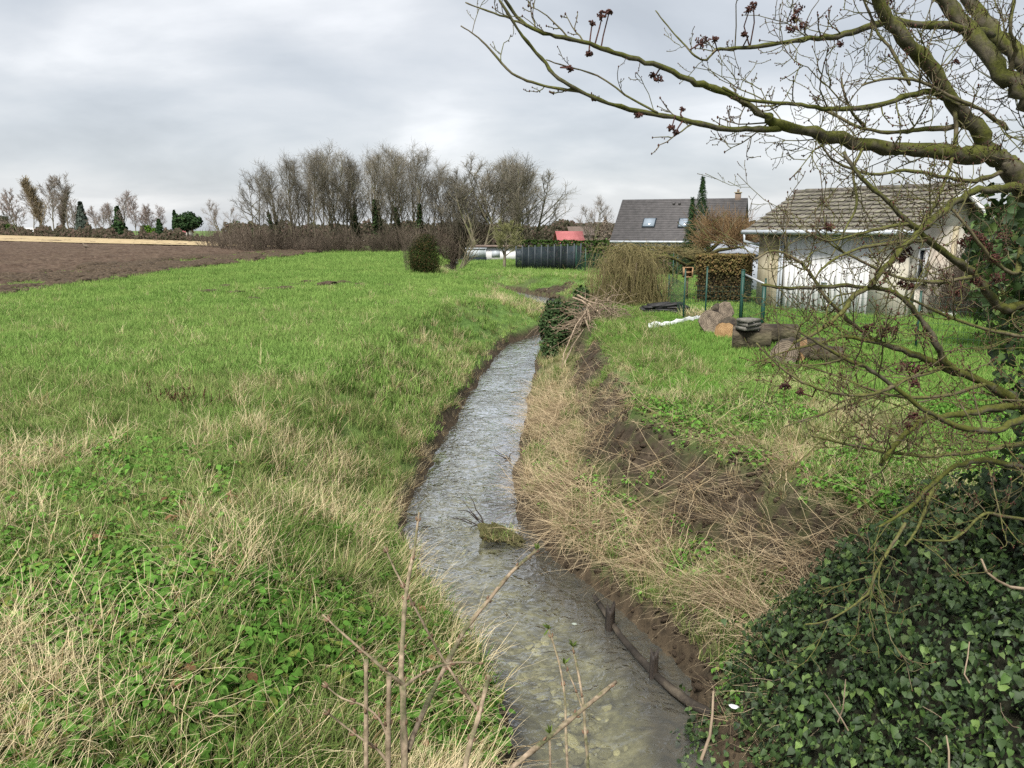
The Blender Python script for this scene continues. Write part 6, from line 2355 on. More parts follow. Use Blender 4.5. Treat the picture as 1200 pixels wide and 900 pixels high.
# ------------------------------------------------------------------ the big tree on the right
M_bark_near = mat_bark('mossy bark', (0.030, 0.026, 0.019), (0.110, 0.096, 0.068), (0.080, 0.086, 0.016), .56, 26, 5.0)
M_bark_pale = mat_bark('greyish olive bark', (0.055, 0.044, 0.028), (0.155, 0.128, 0.084), (0.105, 0.108, 0.030), .50, 26, 6.0)
M_bud = mat('dark red buds', [(0.016, 0.007, 0.006), (0.050, 0.017, 0.012), (0.090, 0.034, 0.022)], scale=40, rough=.7, bump=.3)
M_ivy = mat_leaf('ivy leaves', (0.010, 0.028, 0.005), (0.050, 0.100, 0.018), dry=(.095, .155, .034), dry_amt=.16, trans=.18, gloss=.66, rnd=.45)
M_green_bud = mat_leaf('opening buds', (0.06, 0.09, 0.02), (0.13, 0.18, 0.05), trans=.2)


def smooth_path(L, per=4):
    p = np.array([P(*q[:3]) for q in L])
    out = []
    n = len(p)
    for i in range(n - 1):
        a, b, c, d = p[max(0, i - 1)], p[i], p[i + 1], p[min(n - 1, i + 2)]
        for t in np.linspace(0, 1, per, endpoint=False):
            out.append(.5 * ((2 * b) + (-a + c) * t + (2 * a - 5 * b + 4 * c - d) * t * t + (-a + 3 * b - 3 * c + d) * t ** 3))
    out.append(p[-1])
    return np.array(out)


D0 = 4.5
LIMBS = [  # (points (u, v, depth), start radius px, end radius px)
    # trunk from the bank up, then the fork
    ([(1262, 700, 4.5), (1258, 560, 4.5), (1252, 430, 4.5), (1238, 320, 4.5), (1212, 240, 4.5), (1178, 190, 4.45)], 30, 17),
    # main horizontal limb to the left
    ([(1178, 190, 4.45), (1150, 180, 4.4), (1115, 179, 4.3), (1060, 176, 4.2), (1012, 170, 4.1), (965, 158, 4.0), (922, 148, 3.9), (900, 138, 3.85)], 14, 7.5),
    ([(900, 138, 3.85), (872, 120, 3.8), (846, 106, 3.75), (815, 98, 3.7), (790, 84, 3.65), (757, 73, 3.6), (720, 62, 3.55), (690, 51, 3.5), (660, 44, 3.45), (630, 36, 3.4), (606, 20, 3.4), (590, -4, 3.35)], 6, 2.6),
    ([(918, 149, 3.9), (896, 151, 3.85), (866, 152, 3.8), (830, 147, 3.7), (790, 138, 3.65), (746, 130, 3.6), (712, 120, 3.5), (680, 107, 3.45), (655, 92, 3.4), (634, 68, 3.4), (612, 42, 3.35), (590, 8, 3.3), (580, -15, 3.3)], 5.5, 2.0),
    ([(680, 107, 3.45), (650, 103, 3.42), (624, 97, 3.4), (600, 86, 3.36), (578, 62, 3.34), (560, 44, 3.32), (540, 30, 3.3)], 2.6, 1.2),
    ([(632, 36, 3.4), (612, 28, 3.4), (592, 20, 3.38), (566, 11, 3.36), (545, 3, 3.35)], 2.2, 1.0),
    ([(770, 132, 3.62), (742, 117, 3.6), (700, 89, 3.58), (664, 78, 3.55), (640, 70, 3.52)], 1.8, .9),
    # limb going up-left from the fork
    ([(1172, 188, 4.45), (1150, 160, 4.4), (1118, 118, 4.3), (1086, 76, 4.2), (1058, 44, 4.1), (1036, 14, 4.05), (1022, -14, 4.0)], 13, 9),
    # two thick dark limbs at the top right
    ([(1236, 150, 4.6), (1208, 118, 4.6), (1180, 92, 4.6), (1150, 52, 4.65), (1124, 20, 4.7), (1100, -20, 4.7)], 15, 12),
    ([(1238, 330, 4.5), (1226, 200, 4.55), (1232, 130, 4.7), (1200, 78, 4.8), (1168, 42, 4.85), (1140, 8, 4.9), (1125, -20, 4.9)], 20, 10),
    # middle branches across the sky
    ([(1140, 142, 4.4), (1110, 150, 4.35), (1076, 152, 4.3), (1050, 155, 4.25), (1010, 150, 4.2), (962, 126, 4.2)], 5, 2),
    ([(1130, 130, 4.35), (1098, 108, 4.2), (1066, 112, 4.1), (1030, 123, 4.0), (995, 127, 3.9), (964, 127, 3.85), (930, 122, 3.8), (900, 120, 3.75), (872, 116, 3.7), (846, 102, 3.68)], 5.5, 2.2),
    ([(1160, 40, 4.7), (1120, 32, 4.6), (1080, 30, 4.5), (1040, 24, 4.4), (1006, 36, 4.2), (974, 44, 4.1), (940, 46, 4.0), (906, 52, 3.9), (870, 56, 3.85), (838, 58, 3.8)], 7, 2.4),
    ([(1066, 98, 4.1), (1046, 60, 4.1), (1030, 40, 4.1), (1018, 14, 4.1), (1008, -12, 4.1)], 3, 1.6),
    ([(838, 58, 3.8), (828, 70, 3.75), (815, 66, 3.7), (800, 50, 3.7), (782, 30, 3.7), (768, 12, 3.7)], 2.0, 1.0),
    ([(1012, 148, 4.2), (1000, 134, 4.1), (990, 112, 4.0), (986, 92, 4.0)], 2.6, 1.4),
    ([(1180, 150, 4.5), (1150, 128, 4.3), (1120, 116, 4.2), (1080, 96, 4.1), (1040, 92, 4.0), (1010, 100, 3.95)], 4, 1.6),
    # lower limbs in front of the garage
    ([(1280, 540, 4.4), (1238, 500, 4.35), (1200, 478, 4.3), (1153, 450, 4.2), (1107, 430, 4.1), (1067, 414, 4.0), (1030, 402, 3.95), (992, 394, 3.9)], 11, 3),
    ([(1120, 434, 4.1), (1106, 424, 4.05), (1098, 404, 4.0), (1090, 388, 3.98), (1076, 370, 3.95), (1060, 352, 3.9), (1040, 340, 3.88), (1018, 337, 3.85), (985, 335, 3.8), (950, 337, 3.75), (918, 337, 3.7), (892, 333, 3.7)], 6, 2.2),
    ([(1018, 337, 3.85), (1002, 346, 3.8), (990, 362, 3.78), (974, 378, 3.75), (952, 392, 3.7), (930, 402, 3.65)], 5, 2.2),
    ([(1290, 370, 4.7), (1240, 362, 4.6), (1200, 358, 4.5), (1177, 363, 4.4), (1160, 345, 4.3), (1142, 324, 4.2), (1118, 304, 4.1), (1090, 282, 4.0), (1066, 262, 3.9), (1040, 236, 3.85), (1010, 208, 3.8), (988, 178, 3.8)], 10, 2.6),
    ([(1224, 250, 4.5), (1196, 222, 4.4), (1168, 222, 4.3), (1140, 226, 4.2), (1116, 240, 4.1), (1092, 258, 4.0), (1068, 280, 3.9), (1044, 306, 3.85), (1020, 336, 3.82)], 8, 4),
    ([(1274, 480, 4.2), (1230, 474, 4.0), (1200, 488, 3.8), (1167, 504, 3.7), (1133, 502, 3.6), (1106, 492, 3.55), (1080, 478, 3.5), (1047, 452, 3.45), (1022, 434, 3.4), (990, 420, 3.35), (958, 402, 3.3), (936, 388, 3.3)], 6.5, 2),
    ([(1047, 453, 3.45), (1028, 460, 3.4), (1005, 463, 3.38), (977, 460, 3.35), (950, 452, 3.3), (925, 438, 3.3), (900, 416, 3.3), (886, 402, 3.3)], 3, 1.3),
    ([(1262, 470, 4.5), (1218, 474, 4.2), (1187, 475, 4.0), (1153, 480, 3.9), (1120, 486, 3.85), (1088, 490, 3.8), (1066, 504, 3.75), (1046, 524, 3.7), (1032, 545, 3.65)], 7, 3.5),
    ([(1260, 560, 4.4), (1220, 552, 4.2), (1190, 545, 4.0), (1155, 540, 3.9), (1128, 544, 3.85), (1108, 554, 3.8), (1086, 574, 3.75), (1070, 592, 3.7), (1050, 606, 3.65), (1030, 618, 3.6)], 6, 2),
    ([(1100, 560, 3.8), (1088, 582, 3.75), (1082, 604, 3.7), (1070, 628, 3.65), (1060, 640, 3.6)], 4, 1.5),
    ([(1260, 620, 4.3), (1218, 612, 4.1), (1170, 603, 3.9), (1150, 604, 3.85), (1124, 628, 3.8), (1108, 634, 3.78), (1072, 632, 3.72)], 3.2, 1.6),
    ([(1060, 614, 3.65), (1038, 650, 3.6), (1027, 672, 3.56), (1016, 696, 3.5), (990, 716, 3.45), (966, 728, 3.42), (944, 732, 3.4)], 2.6, 1.2),
    ([(1066, 262, 3.9), (1030, 268, 3.8), (1000, 276, 3.75), (970, 282, 3.7), (944, 270, 3.7)], 3, 1.2),
    ([(1090, 282, 4.0), (1050, 284, 3.9), (1012, 290, 3.8), (984, 300, 3.75), (962, 316, 3.7), (956, 326, 3.7)], 3.4, 1.4),
    ([(992, 394, 3.9), (960, 402, 3.85), (920, 412, 3.8), (880, 428, 3.75)], 2.5, 1),
    ([(1030, 402, 3.95), (1000, 380, 3.9), (970, 352, 3.8), (948, 318, 3.75), (930, 302, 3.7), (906, 294, 3.7), (884, 304, 3.7)], 4, 1.6),
    ([(1142, 324, 4.2), (1100, 330, 4.0), (1050, 324, 3.9), (1010, 306, 3.8), (976, 288, 3.75), (950, 262, 3.7)], 3.6, 1.4),
    ([(1240, 400, 4.5), (1200, 395, 4.3), (1150, 384, 4.2), (1100, 366, 4.1), (1060, 348, 4.0)], 4, 2),
    ([(1250, 520, 4.4), (1200, 520, 4.2), (1150, 528, 4.0), (1096, 534, 3.9), (1040, 530, 3.8), (990, 520, 3.7), (950, 510, 3.65)], 4.5, 1.5),
    ([(1107, 430, 4.1), (1060, 446, 3.9), (1010, 470, 3.8), (960, 486, 3.7), (920, 500, 3.6)], 3.5, 1.2),
    ([(1153, 450, 4.2), (1112, 462, 4.0), (1066, 466, 3.9), (1020, 456, 3.8), (980, 440, 3.75), (940, 428, 3.7)], 3.5, 1.2),
    ([(1118, 118, 4.3), (1120, 160, 4.3), (1112, 200, 4.25), (1100, 230, 4.2), (1084, 262, 4.1)], 4, 2),
    ([(1178, 200, 4.45), (1140, 212, 4.35), (1100, 206, 4.2), (1060, 200, 4.1), (1020, 204, 4.0), (980, 190, 3.95), (962, 170, 3.9)], 4, 1.4),
    ([(1226, 220, 4.5), (1200, 280, 4.4), (1190, 320, 4.3), (1160, 300, 4.2), (1130, 262, 4.1), (1110, 240, 4.1)], 5, 2),
    ([(1180, 92, 4.6), (1190, 60, 4.5), (1184, 30, 4.4), (1190, -10, 4.4)], 4, 2),
    ([(1012, 170, 4.1), (1000, 200, 4.0), (1004, 240, 3.95), (990, 270, 3.9), (975, 300, 3.8)], 2.6, 1.2),
]


def big_tree():
    g = rs(800)
    root = P(1262, 690, 4.5); root[2] = gz(root[0], root[1])
    t = thing('gnarled_tree', 'large leafless mossy tree leaning in from the right edge with spreading knobby branches', 'tree', tuple(root))
    o0 = np.asarray(root)
    paths = []
    for i, (L, a, b) in enumerate(LIMBS):
        q = smooth_path(L, 4)
        n = len(q)
        dep = np.interp(np.linspace(0, 1, n), np.linspace(0, 1, len(L)), [p[2] for p in L])
        rad = .72 * np.linspace(a, b, n) / FPX * dep
        s = np.linspace(0, 1, n)
        knob = 1 + .10 * g.normal(size=n)
        if i == 0:
            q = np.concatenate([[np.array([q[0][0], q[0][1], o0[2] - .3])], q]); rad = np.concatenate([[rad[0] * 1.5], rad]); knob = np.ones(n + 1)
        q = q + g.normal(0, 1, q.shape) * (rad * .22)[:, None] * (i > 0)
        rad = rad * knob
        mb = MB()
        kk = 12 if a > 6 else 8
        if i: q = np.concatenate([[q[0] - unit(q[1] - q[0]) * rad[0] * 1.2], q]); rad = np.concatenate([[rad[0] * .6], rad])
        V, F = tubes((q - o0)[None], rad[None], kk)
        mb.add(V, [F, np.arange(kk)[None, ::-1], ((len(q) - 1) * kk + np.arange(kk))[None]])
        nm = 'trunk' if i == 0 else 'branch'
        o = obj(nm, mb.mesh(nm, smooth=True), M_bark_near if a > 5 else M_bark_pale, t)
        paths.append((q, rad))
    # side shoots, spurs and buds
    K = Tubes(); tips = []; spots = []
    Bd = MB()
    bud_me = clod_mesh('tmp', 5, 1.0, .2)
    BV = np.array([v.co[:] for v in bud_me.vertices]); BF = np.array([p.vertices[:] for p in bud_me.polygons])
    bpy.data.meshes.remove(bud_me)

    def bud(p, s):
        Bd.add(BV * s * np.array([.8, .8, 1.2]) + p - o0, BF)

    def shoot(p, dv, L, r, depth):
        n = 6
        q = limb(p, dv, L, n, g, .10 if depth else .04, .20)
        K.add(q - o0, np.linspace(r, max(.0016, r * .45), n), 5 if depth < 2 else 4)
        bud(q[-1], r * 1.0 + .0015)
        for j in (2, 3, 4):
            if g.random() < .5: bud(q[j] + g.normal(0, .003, 3), r * .8 + .0012)
        spots.append(q[-1])
        if depth < 2:
            for j in range(int(2 + L * 7)):
                tt = .15 + .85 * g.random()
                pp, dd = at(q, min(tt, .99))
                a = R(g.uniform(30, 75))
                shoot(pp, dd * math.cos(a) + _perp(dd, g) * math.sin(a), L * g.uniform(.22, .55), r * .62, depth + 1)

    for i, (q, rad) in enumerate(paths):
        if i == 0: continue
        L = np.linalg.norm(np.diff(q, axis=0), axis=1).sum()
        u, v, d = project(q)
        right = np.clip((u.mean() - 850) / 200, 0, 1)
        sky = v.mean() < 190 and u.mean() < 960
        nsh = int(L * (4.5 if sky else 7.5)) + 1
        for k in range(nsh):
            tt = .08 + .92 * g.random()
            pp, dd = at(q, min(tt, .995))
            uu, vv, _ = project(pp)
            a = R(g.uniform(30, 80))
            dv = dd * math.cos(a) + _perp(dd, g) * math.sin(a)
            if sky: dv[1] *= .6
            ln = g.uniform(.06, .26) if sky else g.uniform(.12, .50)
            if uu > 1150 and vv < 220: ln *= 1.3
            r0 = min(.0050, rad[int(tt * (len(rad) - 1))] * .55)
            shoot(pp, dv, ln, r0 * g.uniform(.6, 1), 1 if (sky or ln < .2) else 0)
    obj('twigs', K.mesh('twigs'), M_bark_pale, t, kind='stuff')
    obj('buds', Bd.mesh('buds', smooth=True), M_bud, t, kind='stuff')
    # clusters of dark red flower buds
    cl = [(706, 18, 3.5, .035), (694, 27, 3.5, .02), (714, 14, 3.5, .02), (822, 50, 3.7, .05), (837, 46, 3.7, .03), (878, 12, 3.8, .03), (883, 6, 3.8, .03), (935, 10, 4.0, .05), (930, 22, 4.0, .05), (942, 30, 4.0, .04), (926, 34, 4.0, .035),
          (787, 150, 3.65, .03), (792, 156, 3.65, .02), (748, 135, 3.6, .03), (690, 63, 3.5, .025), (668, 80, 3.5, .025), (697, 115, 3.5, .02), (772, 92, 3.65, .035), (765, 88, 3.65, .025), (800, 128, 3.7, .02), (872, 40, 3.8, .02),
          (1046, 387, 3.9, .045), (1018, 384, 3.9, .05), (1034, 390, 3.9, .05), (1059, 334, 3.95, .04), (1068, 336, 3.95, .03), (1119, 343, 4.1, .055), (1138, 276, 4.2, .06), (1150, 280, 4.2, .05), (1160, 290, 4.2, .05), (1166, 304, 4.2, .05), (1170, 326, 4.2, .06),
          (1062, 295, 4.0, .05), (1056, 304, 4.0, .035), (1058, 302, 4.0, .03), (972, 266, 3.75, .035), (1071, 450, 3.6, .04), (1075, 432, 3.7, .05), (1060, 430, 3.7, .05), (1071, 488, 3.6, .04), (985, 52, 4.1, .03), (1040, 2, 4.1, .04), (1120, 72, 4.3, .03),
          (920, 452, 3.4, .035), (938, 460, 3.4, .03), (1065, 498, 3.6, .025), (1176, 276, 4.25, .06), (1128, 284, 4.2, .045), (1146, 330, 4.2, .05)]
    for u, v, d, s in cl:
        c = P(u, v, d)
        mb = MB()
        s = s * .78
        n = int(14 + s * 1100)
        th = g.normal(size=(n, 3)); th /= np.linalg.norm(th, axis=1, keepdims=True)
        for k in range(n):
            pp = c + th[k] * s * np.array([1.0, .8, .8]) * g.uniform(.3, 1)
            sc = g.uniform(.0022, .0052)
            ax_ = np.linalg.qr(g.normal(size=(3, 3)))[0]
            mb.add((BV * sc * np.array([.7, .8, 2.0])) @ ax_ + pp - o0, BF)
        # the stalk it sits on
        j = min(range(len(spots)), key=lambda k: np.sum((spots[k] - c) ** 2))
        near = spots[j]
        best = None
        for q, _ in paths[1:]:
            k = ((q - c) ** 2).sum(1).argmin()
            if best is None or ((q[k] - c) ** 2).sum() < ((best - c) ** 2).sum(): best = q[k]
        src = near if ((near - c) ** 2).sum() < ((best - c) ** 2).sum() * .5 else best
        mid = (src + c) / 2 + g.normal(0, .015, 3)
        V, F = tubes((np.array([src, mid, c]) - o0)[None], np.array([[.004, .0035, .003]]), 5)
        mb.add(V, F)
        obj('bud_cluster', mb.mesh('bud_cluster', smooth=True), M_bud, t)
    # ivy climbing the trunk at the edge of the view
    n = 1500
    pos = []; nr = []
    for i in range(n):
        q, rad = paths[0]
        tt = .25 + .62 * g.random()
        p, d = at(q, tt)
        a = _perp(d, g)
        rr = .18 + .30 * g.random() * (1 - abs(tt - .58) * 1.1)
        pos.append(p + a * rr - o0); nr.append(a + .4 * g.normal(size=3) + np.array([0, -.3, .5]))
    mb = MB(); leaves(mb, np.array(pos), np.array(nr), .060 * g.uniform(.6, 1.2, n), g, 'ivy')
    obj('ivy', mb.mesh('ivy', attr=True), M_ivy, t, kind='stuff')


big_tree()


# brown leafless hedge on the far right, past the garage gable
gg = rs(83)
BR2 = [twiggy_shrub(850 + i, 2.2, 2.6, 70, 18, r=.014, tw=.004) for i in range(2)]
for m in BR2: m.materials.append(M_brush)
for i, (x, y) in enumerate(((13.0, 21.2), (14.3, 20.6), (15.8, 20.2), (17.4, 19.8), (13.8, 22.6))):
    t = thing('brown_shrub', 'dense brown leafless bush right of the garage gable', 'shrub', (x, y, gz(x, y)), 'brown bushes right of the garage')
    obj('stems', BR2[i % 2], None, t); t.rotation_euler = (0, 0, i * 1.3); t.scale = (1.1, 1.1, 1.0)
b = P(1186, 300, 15); z = gz(b[0], b[1])
t = thing('laurel', 'tall glossy dark green laurel at the right edge beyond the fence', 'laurel', (b[0], b[1], z))
me = leaf_mass(860, 2600, blob_sampler([((0.2, 0, 1.6), (.95, .8, 1.2)), ((.6, .2, 2.6), (.8, .7, .9)), ((-.3, 0, 2.3), (.6, .6, .7))]), .14, 'ovate', .5, .3); me.materials.append(M_ivy); obj('foliage', me, None, t)
tb = Tubes(); tb.add([(0.2, 0, -.2), (.25, 0, 2.4)], [.08, .03], 6); obj('trunk', tb.mesh('trunk'), M_bark_pale, t)


# ------------------------------------------------------------------ the ivy bank in the near right corner
def ivy_bank():
    g = rs(900)
    cx = np.array([1.46, 1.66, 1.80, 2.18, 2.76, 3.25, 3.65, 4.4, 5.4])
    cz = np.array([-1.42, -1.22, -.78, -.16, .36, .72, .92, 1.05, 1.05])

    def S(x, y):
        cr = np.interp(x + .10 * (y - 5.2), cx, cz)
        z = cr - .10 * np.clip(5.2 - y, 0, 3) - .9 * np.clip(y - 5.2, 0, 2) ** 1.5
        return z - .16 + .52 * (fbm(x * 1.7, y * 1.7, 901, 4) - .5) * 2 * .7

    org = np.array([3.0, 4.6, 0.0])
    t = thing('ivy_bank', 'thick dark green ivy covering the bank below the big tree in the near right corner', 'ivy', tuple(org))
    # tangle of old stems and litter under the leaves
    xs = np.linspace(1.3, 6.0, 60); ys = np.linspace(1.6, 6.5, 60)
    X, Y = np.meshgrid(xs, ys)
    Z = np.maximum(S(X, Y) - .16, -1.6)
    idx = np.arange(3600).reshape(60, 60)
    F = np.stack([idx[:-1, :-1], idx[:-1, 1:], idx[1:, 1:], idx[1:, :-1]], -1).reshape(-1, 4)
    mb = MB(); mb.add(np.stack([X, Y, Z], -1).reshape(-1, 3), F)
    obj('undergrowth', mb, mat('ivy litter', [(0.010, 0.012, 0.006), (0.030, 0.030, 0.016)], scale=12, rough=.95, bump=1, bdist=.05), t)
    N = 240000
    x = g.uniform(1.3, 5.9, N); y = g.uniform(2.0, 6.2, N)
    e = .02
    zx = (S(x + e, y) - S(x - e, y)) / (2 * e); zy = (S(x, y + e) - S(x, y - e)) / (2 * e)
    wgt = np.sqrt(1 + zx ** 2 + zy ** 2)
    k = (g.random(N) < wgt / 4.5) & (g.random(N) < .45 + .55 * sstep(.36, .5, fbm(x * 4, y * 4, 905, 3)))
    x, y, zx, zy = x[k], y[k], zx[k], zy[k]
    nrm = np.stack([-zx, -zy, np.ones_like(x)], 1); nrm /= np.linalg.norm(nrm, axis=1, keepdims=True)
    dep = g.random(len(x))
    pos = np.stack([x, y, S(x, y)], 1) + nrm * (-.16 + (.20 + .22 * fbm(x * 3.5, y * 3.5, 903, 2)[:, None] ** 2 * 2) * dep[:, None] ** 1.3)
    # young shoots standing out of the mass, leaves along them
    sp, sn = [], []
    for i in range(420):
        j = g.integers(len(pos))
        q = limb(pos[j], nrm[j] + .5 * g.normal(size=3) + np.array([0, 0, .3]), g.uniform(.08, .26), 7, g, -.04, .15)
        for pp in q[1:]:
            sp.append(pp + g.normal(0, .012, 3)); sn.append(nrm[j] + .5 * g.normal(size=3))
    pos = np.concatenate([pos, np.array(sp)]); nrm = np.concatenate([nrm, np.array(sn)]); dep = np.concatenate([dep, g.uniform(.6, 1, len(sp))])
    u, v, d = project(pos)
    kv = (u > -80) & (u < 1900) & (v < 1050) & (v > 440)
    pos, nrm, dep, u, v, d = pos[kv], nrm[kv], dep[kv], u[kv], v[kv], d[kv]
    n = len(pos)
    print('IVY', n)
    nr = nrm + .55 * g.normal(size=(n, 3)) + np.array([0, -.15, .25])
    size = .018 + .046 * g.random(n) ** 1.5
    up = np.stack([.6 * nrm[:, 0], .6 * nrm[:, 1] - .3, -.7 + 0 * nrm[:, 2]], 1)
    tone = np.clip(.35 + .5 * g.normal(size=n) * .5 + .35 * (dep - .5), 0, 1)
    inview = (u > 20) & (u < 1190) & (v < 890) & (dep > .75)
    order = np.argsort(-(size / d) * inview)[:300]
    rest = np.ones(n, bool); rest[order] = False
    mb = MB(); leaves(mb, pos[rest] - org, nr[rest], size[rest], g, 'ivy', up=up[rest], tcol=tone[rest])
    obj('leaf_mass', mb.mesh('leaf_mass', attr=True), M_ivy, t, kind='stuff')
    shapes = []
    for i in range(12):
        m1 = MB(); leaves(m1, np.zeros((1, 3)), np.array([[0, 0, 1.0]]), 1.0, rs(910 + i), 'ivy', droop=.15 + .03 * i, fold=.15 + .02 * i, up=np.array([[0, 10.0, 0]]))
        me = m1.mesh('ivy_leaf', attr=True); me.materials.append(M_ivy); shapes.append(me)
    from mathutils import Matrix
    for j, i in enumerate(order):
        o = obj('ivy_leaf', shapes[j % 12], None, t, loc=tuple(pos[i] - org))
        zq = Vector(nr[i]).normalized(); a = Vector(up[i] + .5 * g.normal(size=3)); a = (a - a.dot(zq) * zq).normalized(); b = a.cross(zq)
        o.rotation_euler = Matrix((b, a, zq)).transposed().to_euler()
        o.scale = (size[i],) * 3
    # bare stems poking out
    K = Tubes()
    for (pts, r) in (([(1200, 690, 3.6), (1184, 688, 3.55), (1168, 680, 3.5), (1156, 670, 3.5), (1150, 655, 3.5)], .008), ([(982, 846, 3.9), (988, 830, 3.85), (990, 808, 3.8), (991, 796, 3.8)], .004),
                     ([(994, 856, 3.8), (986, 842, 3.8), (972, 820, 3.8), (966, 812, 3.75)], .004), ([(1112, 905, 3.2), (1112, 880, 3.2), (1109, 862, 3.2)], .005),
                     ([(1136, 800, 3.5), (1130, 790, 3.5), (1134, 770, 3.5), (1136, 752, 3.5)], .004), ([(822, 890, 4.6), (832, 862, 4.6), (835, 836, 4.6), (836, 810, 4.6)], .011)):
        K.add(np.array([P(*q) for q in pts]) - org, np.linspace(r, r * .6, len(pts)), 6)
    for i in range(70):
        j = g.integers(n)
        if nrm[j, 2] < .1: continue
        q = limb(pos[j], nrm[j] + .7 * g.normal(size=3), g.uniform(.12, .4), 5, g, -.05, .2)
        K.add(q - org, np.linspace(.0035, .0018, 5), 4)
    obj('bare_stems', K.mesh('bare_stems'), M_deadwood, t, kind='stuff')


ivy_bank()


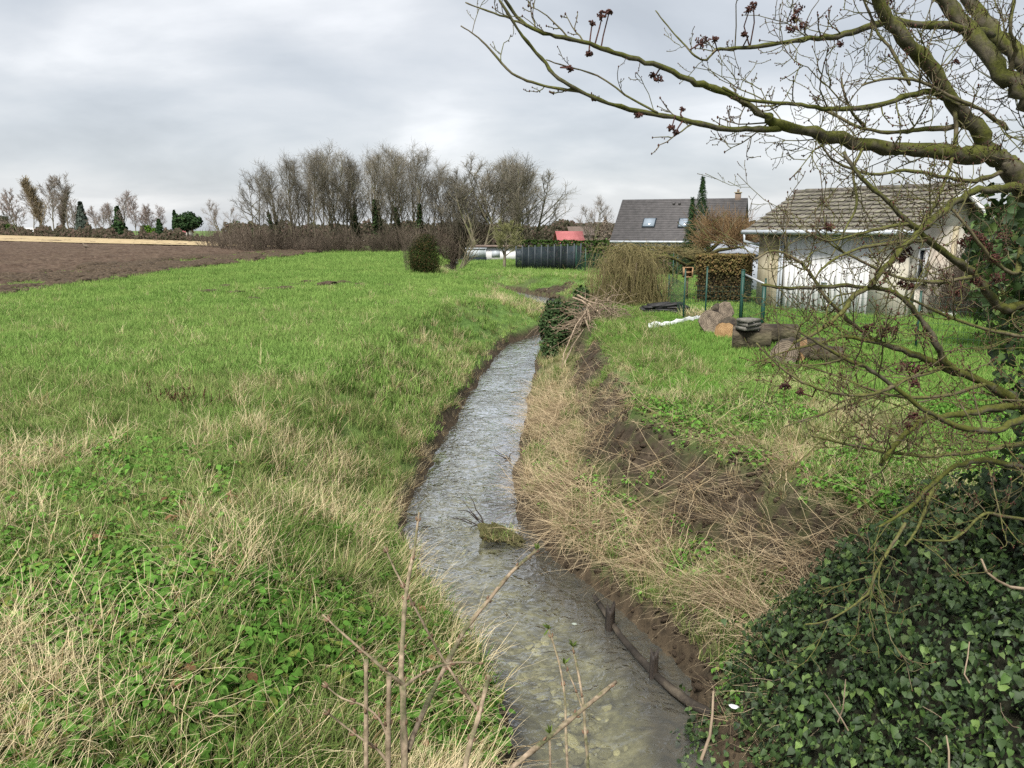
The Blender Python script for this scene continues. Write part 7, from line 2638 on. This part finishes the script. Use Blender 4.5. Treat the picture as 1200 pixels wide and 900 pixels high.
# ------------------------------------------------------------------ bare young stems right below the bridge
def near_stems():
    g = rs(950)
    M_stem = mat_bark('elder stems', (0.10, 0.074, 0.048), (0.34, 0.265, 0.185), (0.12, 0.12, 0.06), .25, 34, 9)
    M_stem_bud = mat('stem buds', [(0.08, 0.045, 0.03), (0.16, 0.10, 0.06)], scale=40)
    lines = [
        ('A', [(474, 960, 2.1), (474, 900, 2.15), (473, 850, 2.2), (472, 805, 2.25), (470, 789, 2.3), (472, 745, 2.35), (475, 703, 2.4), (481, 665, 2.45), (486, 640, 2.5), (491, 600, 2.55)], 6.2, 1.5),
        ('A', [(478, 880, 2.18), (490, 848, 2.3), (507, 811, 2.5), (525, 775, 2.65), (545, 738, 2.8), (572, 704, 2.9), (598, 672, 3.0), (618, 654, 3.1), (630, 644, 3.15)], 4.2, 2.4),
        ('A', [(560, 832, 2.6), (545, 812, 2.6), (532, 792, 2.55), (516, 767, 2.55), (500, 738, 2.5), (485, 710, 2.5), (478, 697, 2.48), (463, 668, 2.5), (450, 640, 2.5)], 2.4, 1.3),
        ('A', [(472, 802, 2.25), (452, 786, 2.2), (434, 770, 2.2), (408, 748, 2.2), (378, 720, 2.2)], 3.0, 1.4),
        ('A', [(474, 804, 2.25), (494, 790, 2.3), (519, 779, 2.35), (545, 776, 2.4), (566, 778, 2.45)], 2.6, 1.2),
        ('A', [(456, 960, 2.1), (455, 900, 2.1), (455, 850, 2.1), (456, 792, 2.1)], 4.6, 3.6),
        ('A', [(428, 960, 2.0), (429, 900, 2.0), (429, 835, 2.0), (429, 773, 2.0)], 3.8, 3.2),
        ('A', [(456, 895, 2.1), (440, 876, 2.1), (424, 866, 2.05), (400, 848, 2.05), (380, 832, 2.0)], 2.4, 1.2),
        ('A', [(455, 866, 2.1), (444, 842, 2.1), (424, 826, 2.1), (400, 818, 2.1), (378, 800, 2.1)], 2.2, 1.1),
        ('B', [(536, 960, 2.3), (545, 900, 2.35), (552, 868, 2.4), (560, 843, 2.45), (567, 815, 2.5), (573, 792, 2.55)], 4.4, 3.2),
        ('C', [(560, 935, 2.2), (602, 898, 2.3), (636, 870, 2.4), (665, 846, 2.5), (694, 822, 2.6), (722, 799, 2.7)], 4.6, 3.0),
        ('D', [(668, 960, 2.7), (665, 900, 2.75), (663, 850, 2.8), (662, 817, 2.85), (655, 776, 2.9), (643, 737, 2.95)], 2.4, 1.3),
        ('D', [(690, 960, 2.65), (689, 896, 2.7), (686, 860, 2.75), (684, 830, 2.8), (678, 790, 2.85), (671, 758, 2.9)], 2.8, 1.6),
        ('D', [(684, 835, 2.8), (676, 812, 2.85), (668, 792, 2.9), (662, 778, 2.95)], 1.4, .8),
        ('D', [(646, 960, 2.6), (645, 900, 2.6), (644, 860, 2.6)], 2.4, 1.6),
    ]
    labels = {'A': 'bare branching young shrub with pale brown stems in front at the left water edge', 'B': 'single bare stick with a broken top just right of the branching shrub',
              'C': 'thick pale stick slanting up to the right over the near water', 'D': 'thin bare shoots with opening green bud tips over the near water'}
    bases = {'A': (470, 960, 2.1), 'B': (536, 960, 2.3), 'C': (560, 935, 2.2), 'D': (676, 960, 2.7)}
    T = {}
    for k in 'ABCD':
        b = P(*bases[k]); zz = gz(b[0], b[1])
        T[k] = thing('bare_shrub', labels[k], 'shrub', (b[0], b[1], zz))
    for k, L, a, b in lines:
        q = smooth_path(L, 3); n = len(q)
        dep = np.interp(np.linspace(0, 1, n), np.linspace(0, 1, len(L)), [p[2] for p in L])
        rad = .74 * np.linspace(a, b, n) / FPX * dep
        rad = rad * np.where((np.arange(n) % 4) == 1, 1.22, 1.0)
        o0 = ORG[T[k].name]
        if L[0][1] >= 930:      # roots itself in the bank below the frame
            zz = gz(q[0][0], q[0][1])
            if zz < q[0][2] - .05:
                q = np.concatenate([[np.array([q[0][0], q[0][1] - .05, zz - .1])], q]); rad = np.concatenate([[rad[0] * 1.1], rad])
        mb = MB(); V, F = tubes((q - o0)[None], rad[None], 9); F = [F]
        kk = 9; F.append(((len(q) - 1) * kk + np.arange(kk))[None])
        mb.add(V, F)
        obj('stem', mb.mesh('stem', smooth=True), M_stem, T[k])
        # paired buds at the nodes
        mb = MB()
        for j in range(3, len(q) - 1, 4):
            d = unit(q[j + 1] - q[j - 1]); s = _perp(d, g)
            for sg in (-1, 1):
                c = q[j] + s * sg * (rad[j] + .003)
                mb.tube(np.array([c - s * sg * .004, c + d * .006, c + d * .016 + s * sg * .003]) - o0, [.003, .0042, .0008], 6)
        if mb.v: obj('buds', mb.mesh('buds', smooth=True), M_stem_bud, T[k], kind='stuff')
        if k == 'D' or (k == 'A' and L[-1][:2] == (630, 644)):
            m2 = MB(); n2 = 14
            nr = g.normal(size=(n2, 3)); up = np.array([0, 0, 1.0]) + .5 * g.normal(size=(n2, 3))
            leaves(m2, np.repeat((q[-1] - o0)[None], n2, 0), nr, .028 * g.uniform(.6, 1.2, n2), g, 'lance', up=up)
            obj('leaf_bud', m2.mesh('leaf_bud', attr=True), M_green_bud, T[k])
    # dead grass leaning over the near water edge
    pts = []
    for i in range(900):
        u = g.normal(590, 50); v = g.uniform(800, 930)
        if u > 690 or u < 470: continue
        p = P(u, v, 4.4)
        pts.append((p[0] - .25, p[1]))
    pts = np.array(pts)
    z, s_, m_, dr_, e, r_ = land(pts[:, 0], pts[:, 1])
    k = (~r_) & (e > .02) & (e < 1.2)
    pts, z = pts[k][:360], z[k][:360]
    n = len(pts)
    rot = np.stack([g.normal(0, .2, n), g.normal(0, .2, n), g.normal(.2, .8, n)], 1)
    scatter('edge_dry_grass', 'straw_lean', np.column_stack([pts, z]), rot, g.uniform(.5, .9, n), g, 'dry grass and dead stalks leaning out over the near left water edge', 'dry grass')


near_stems()
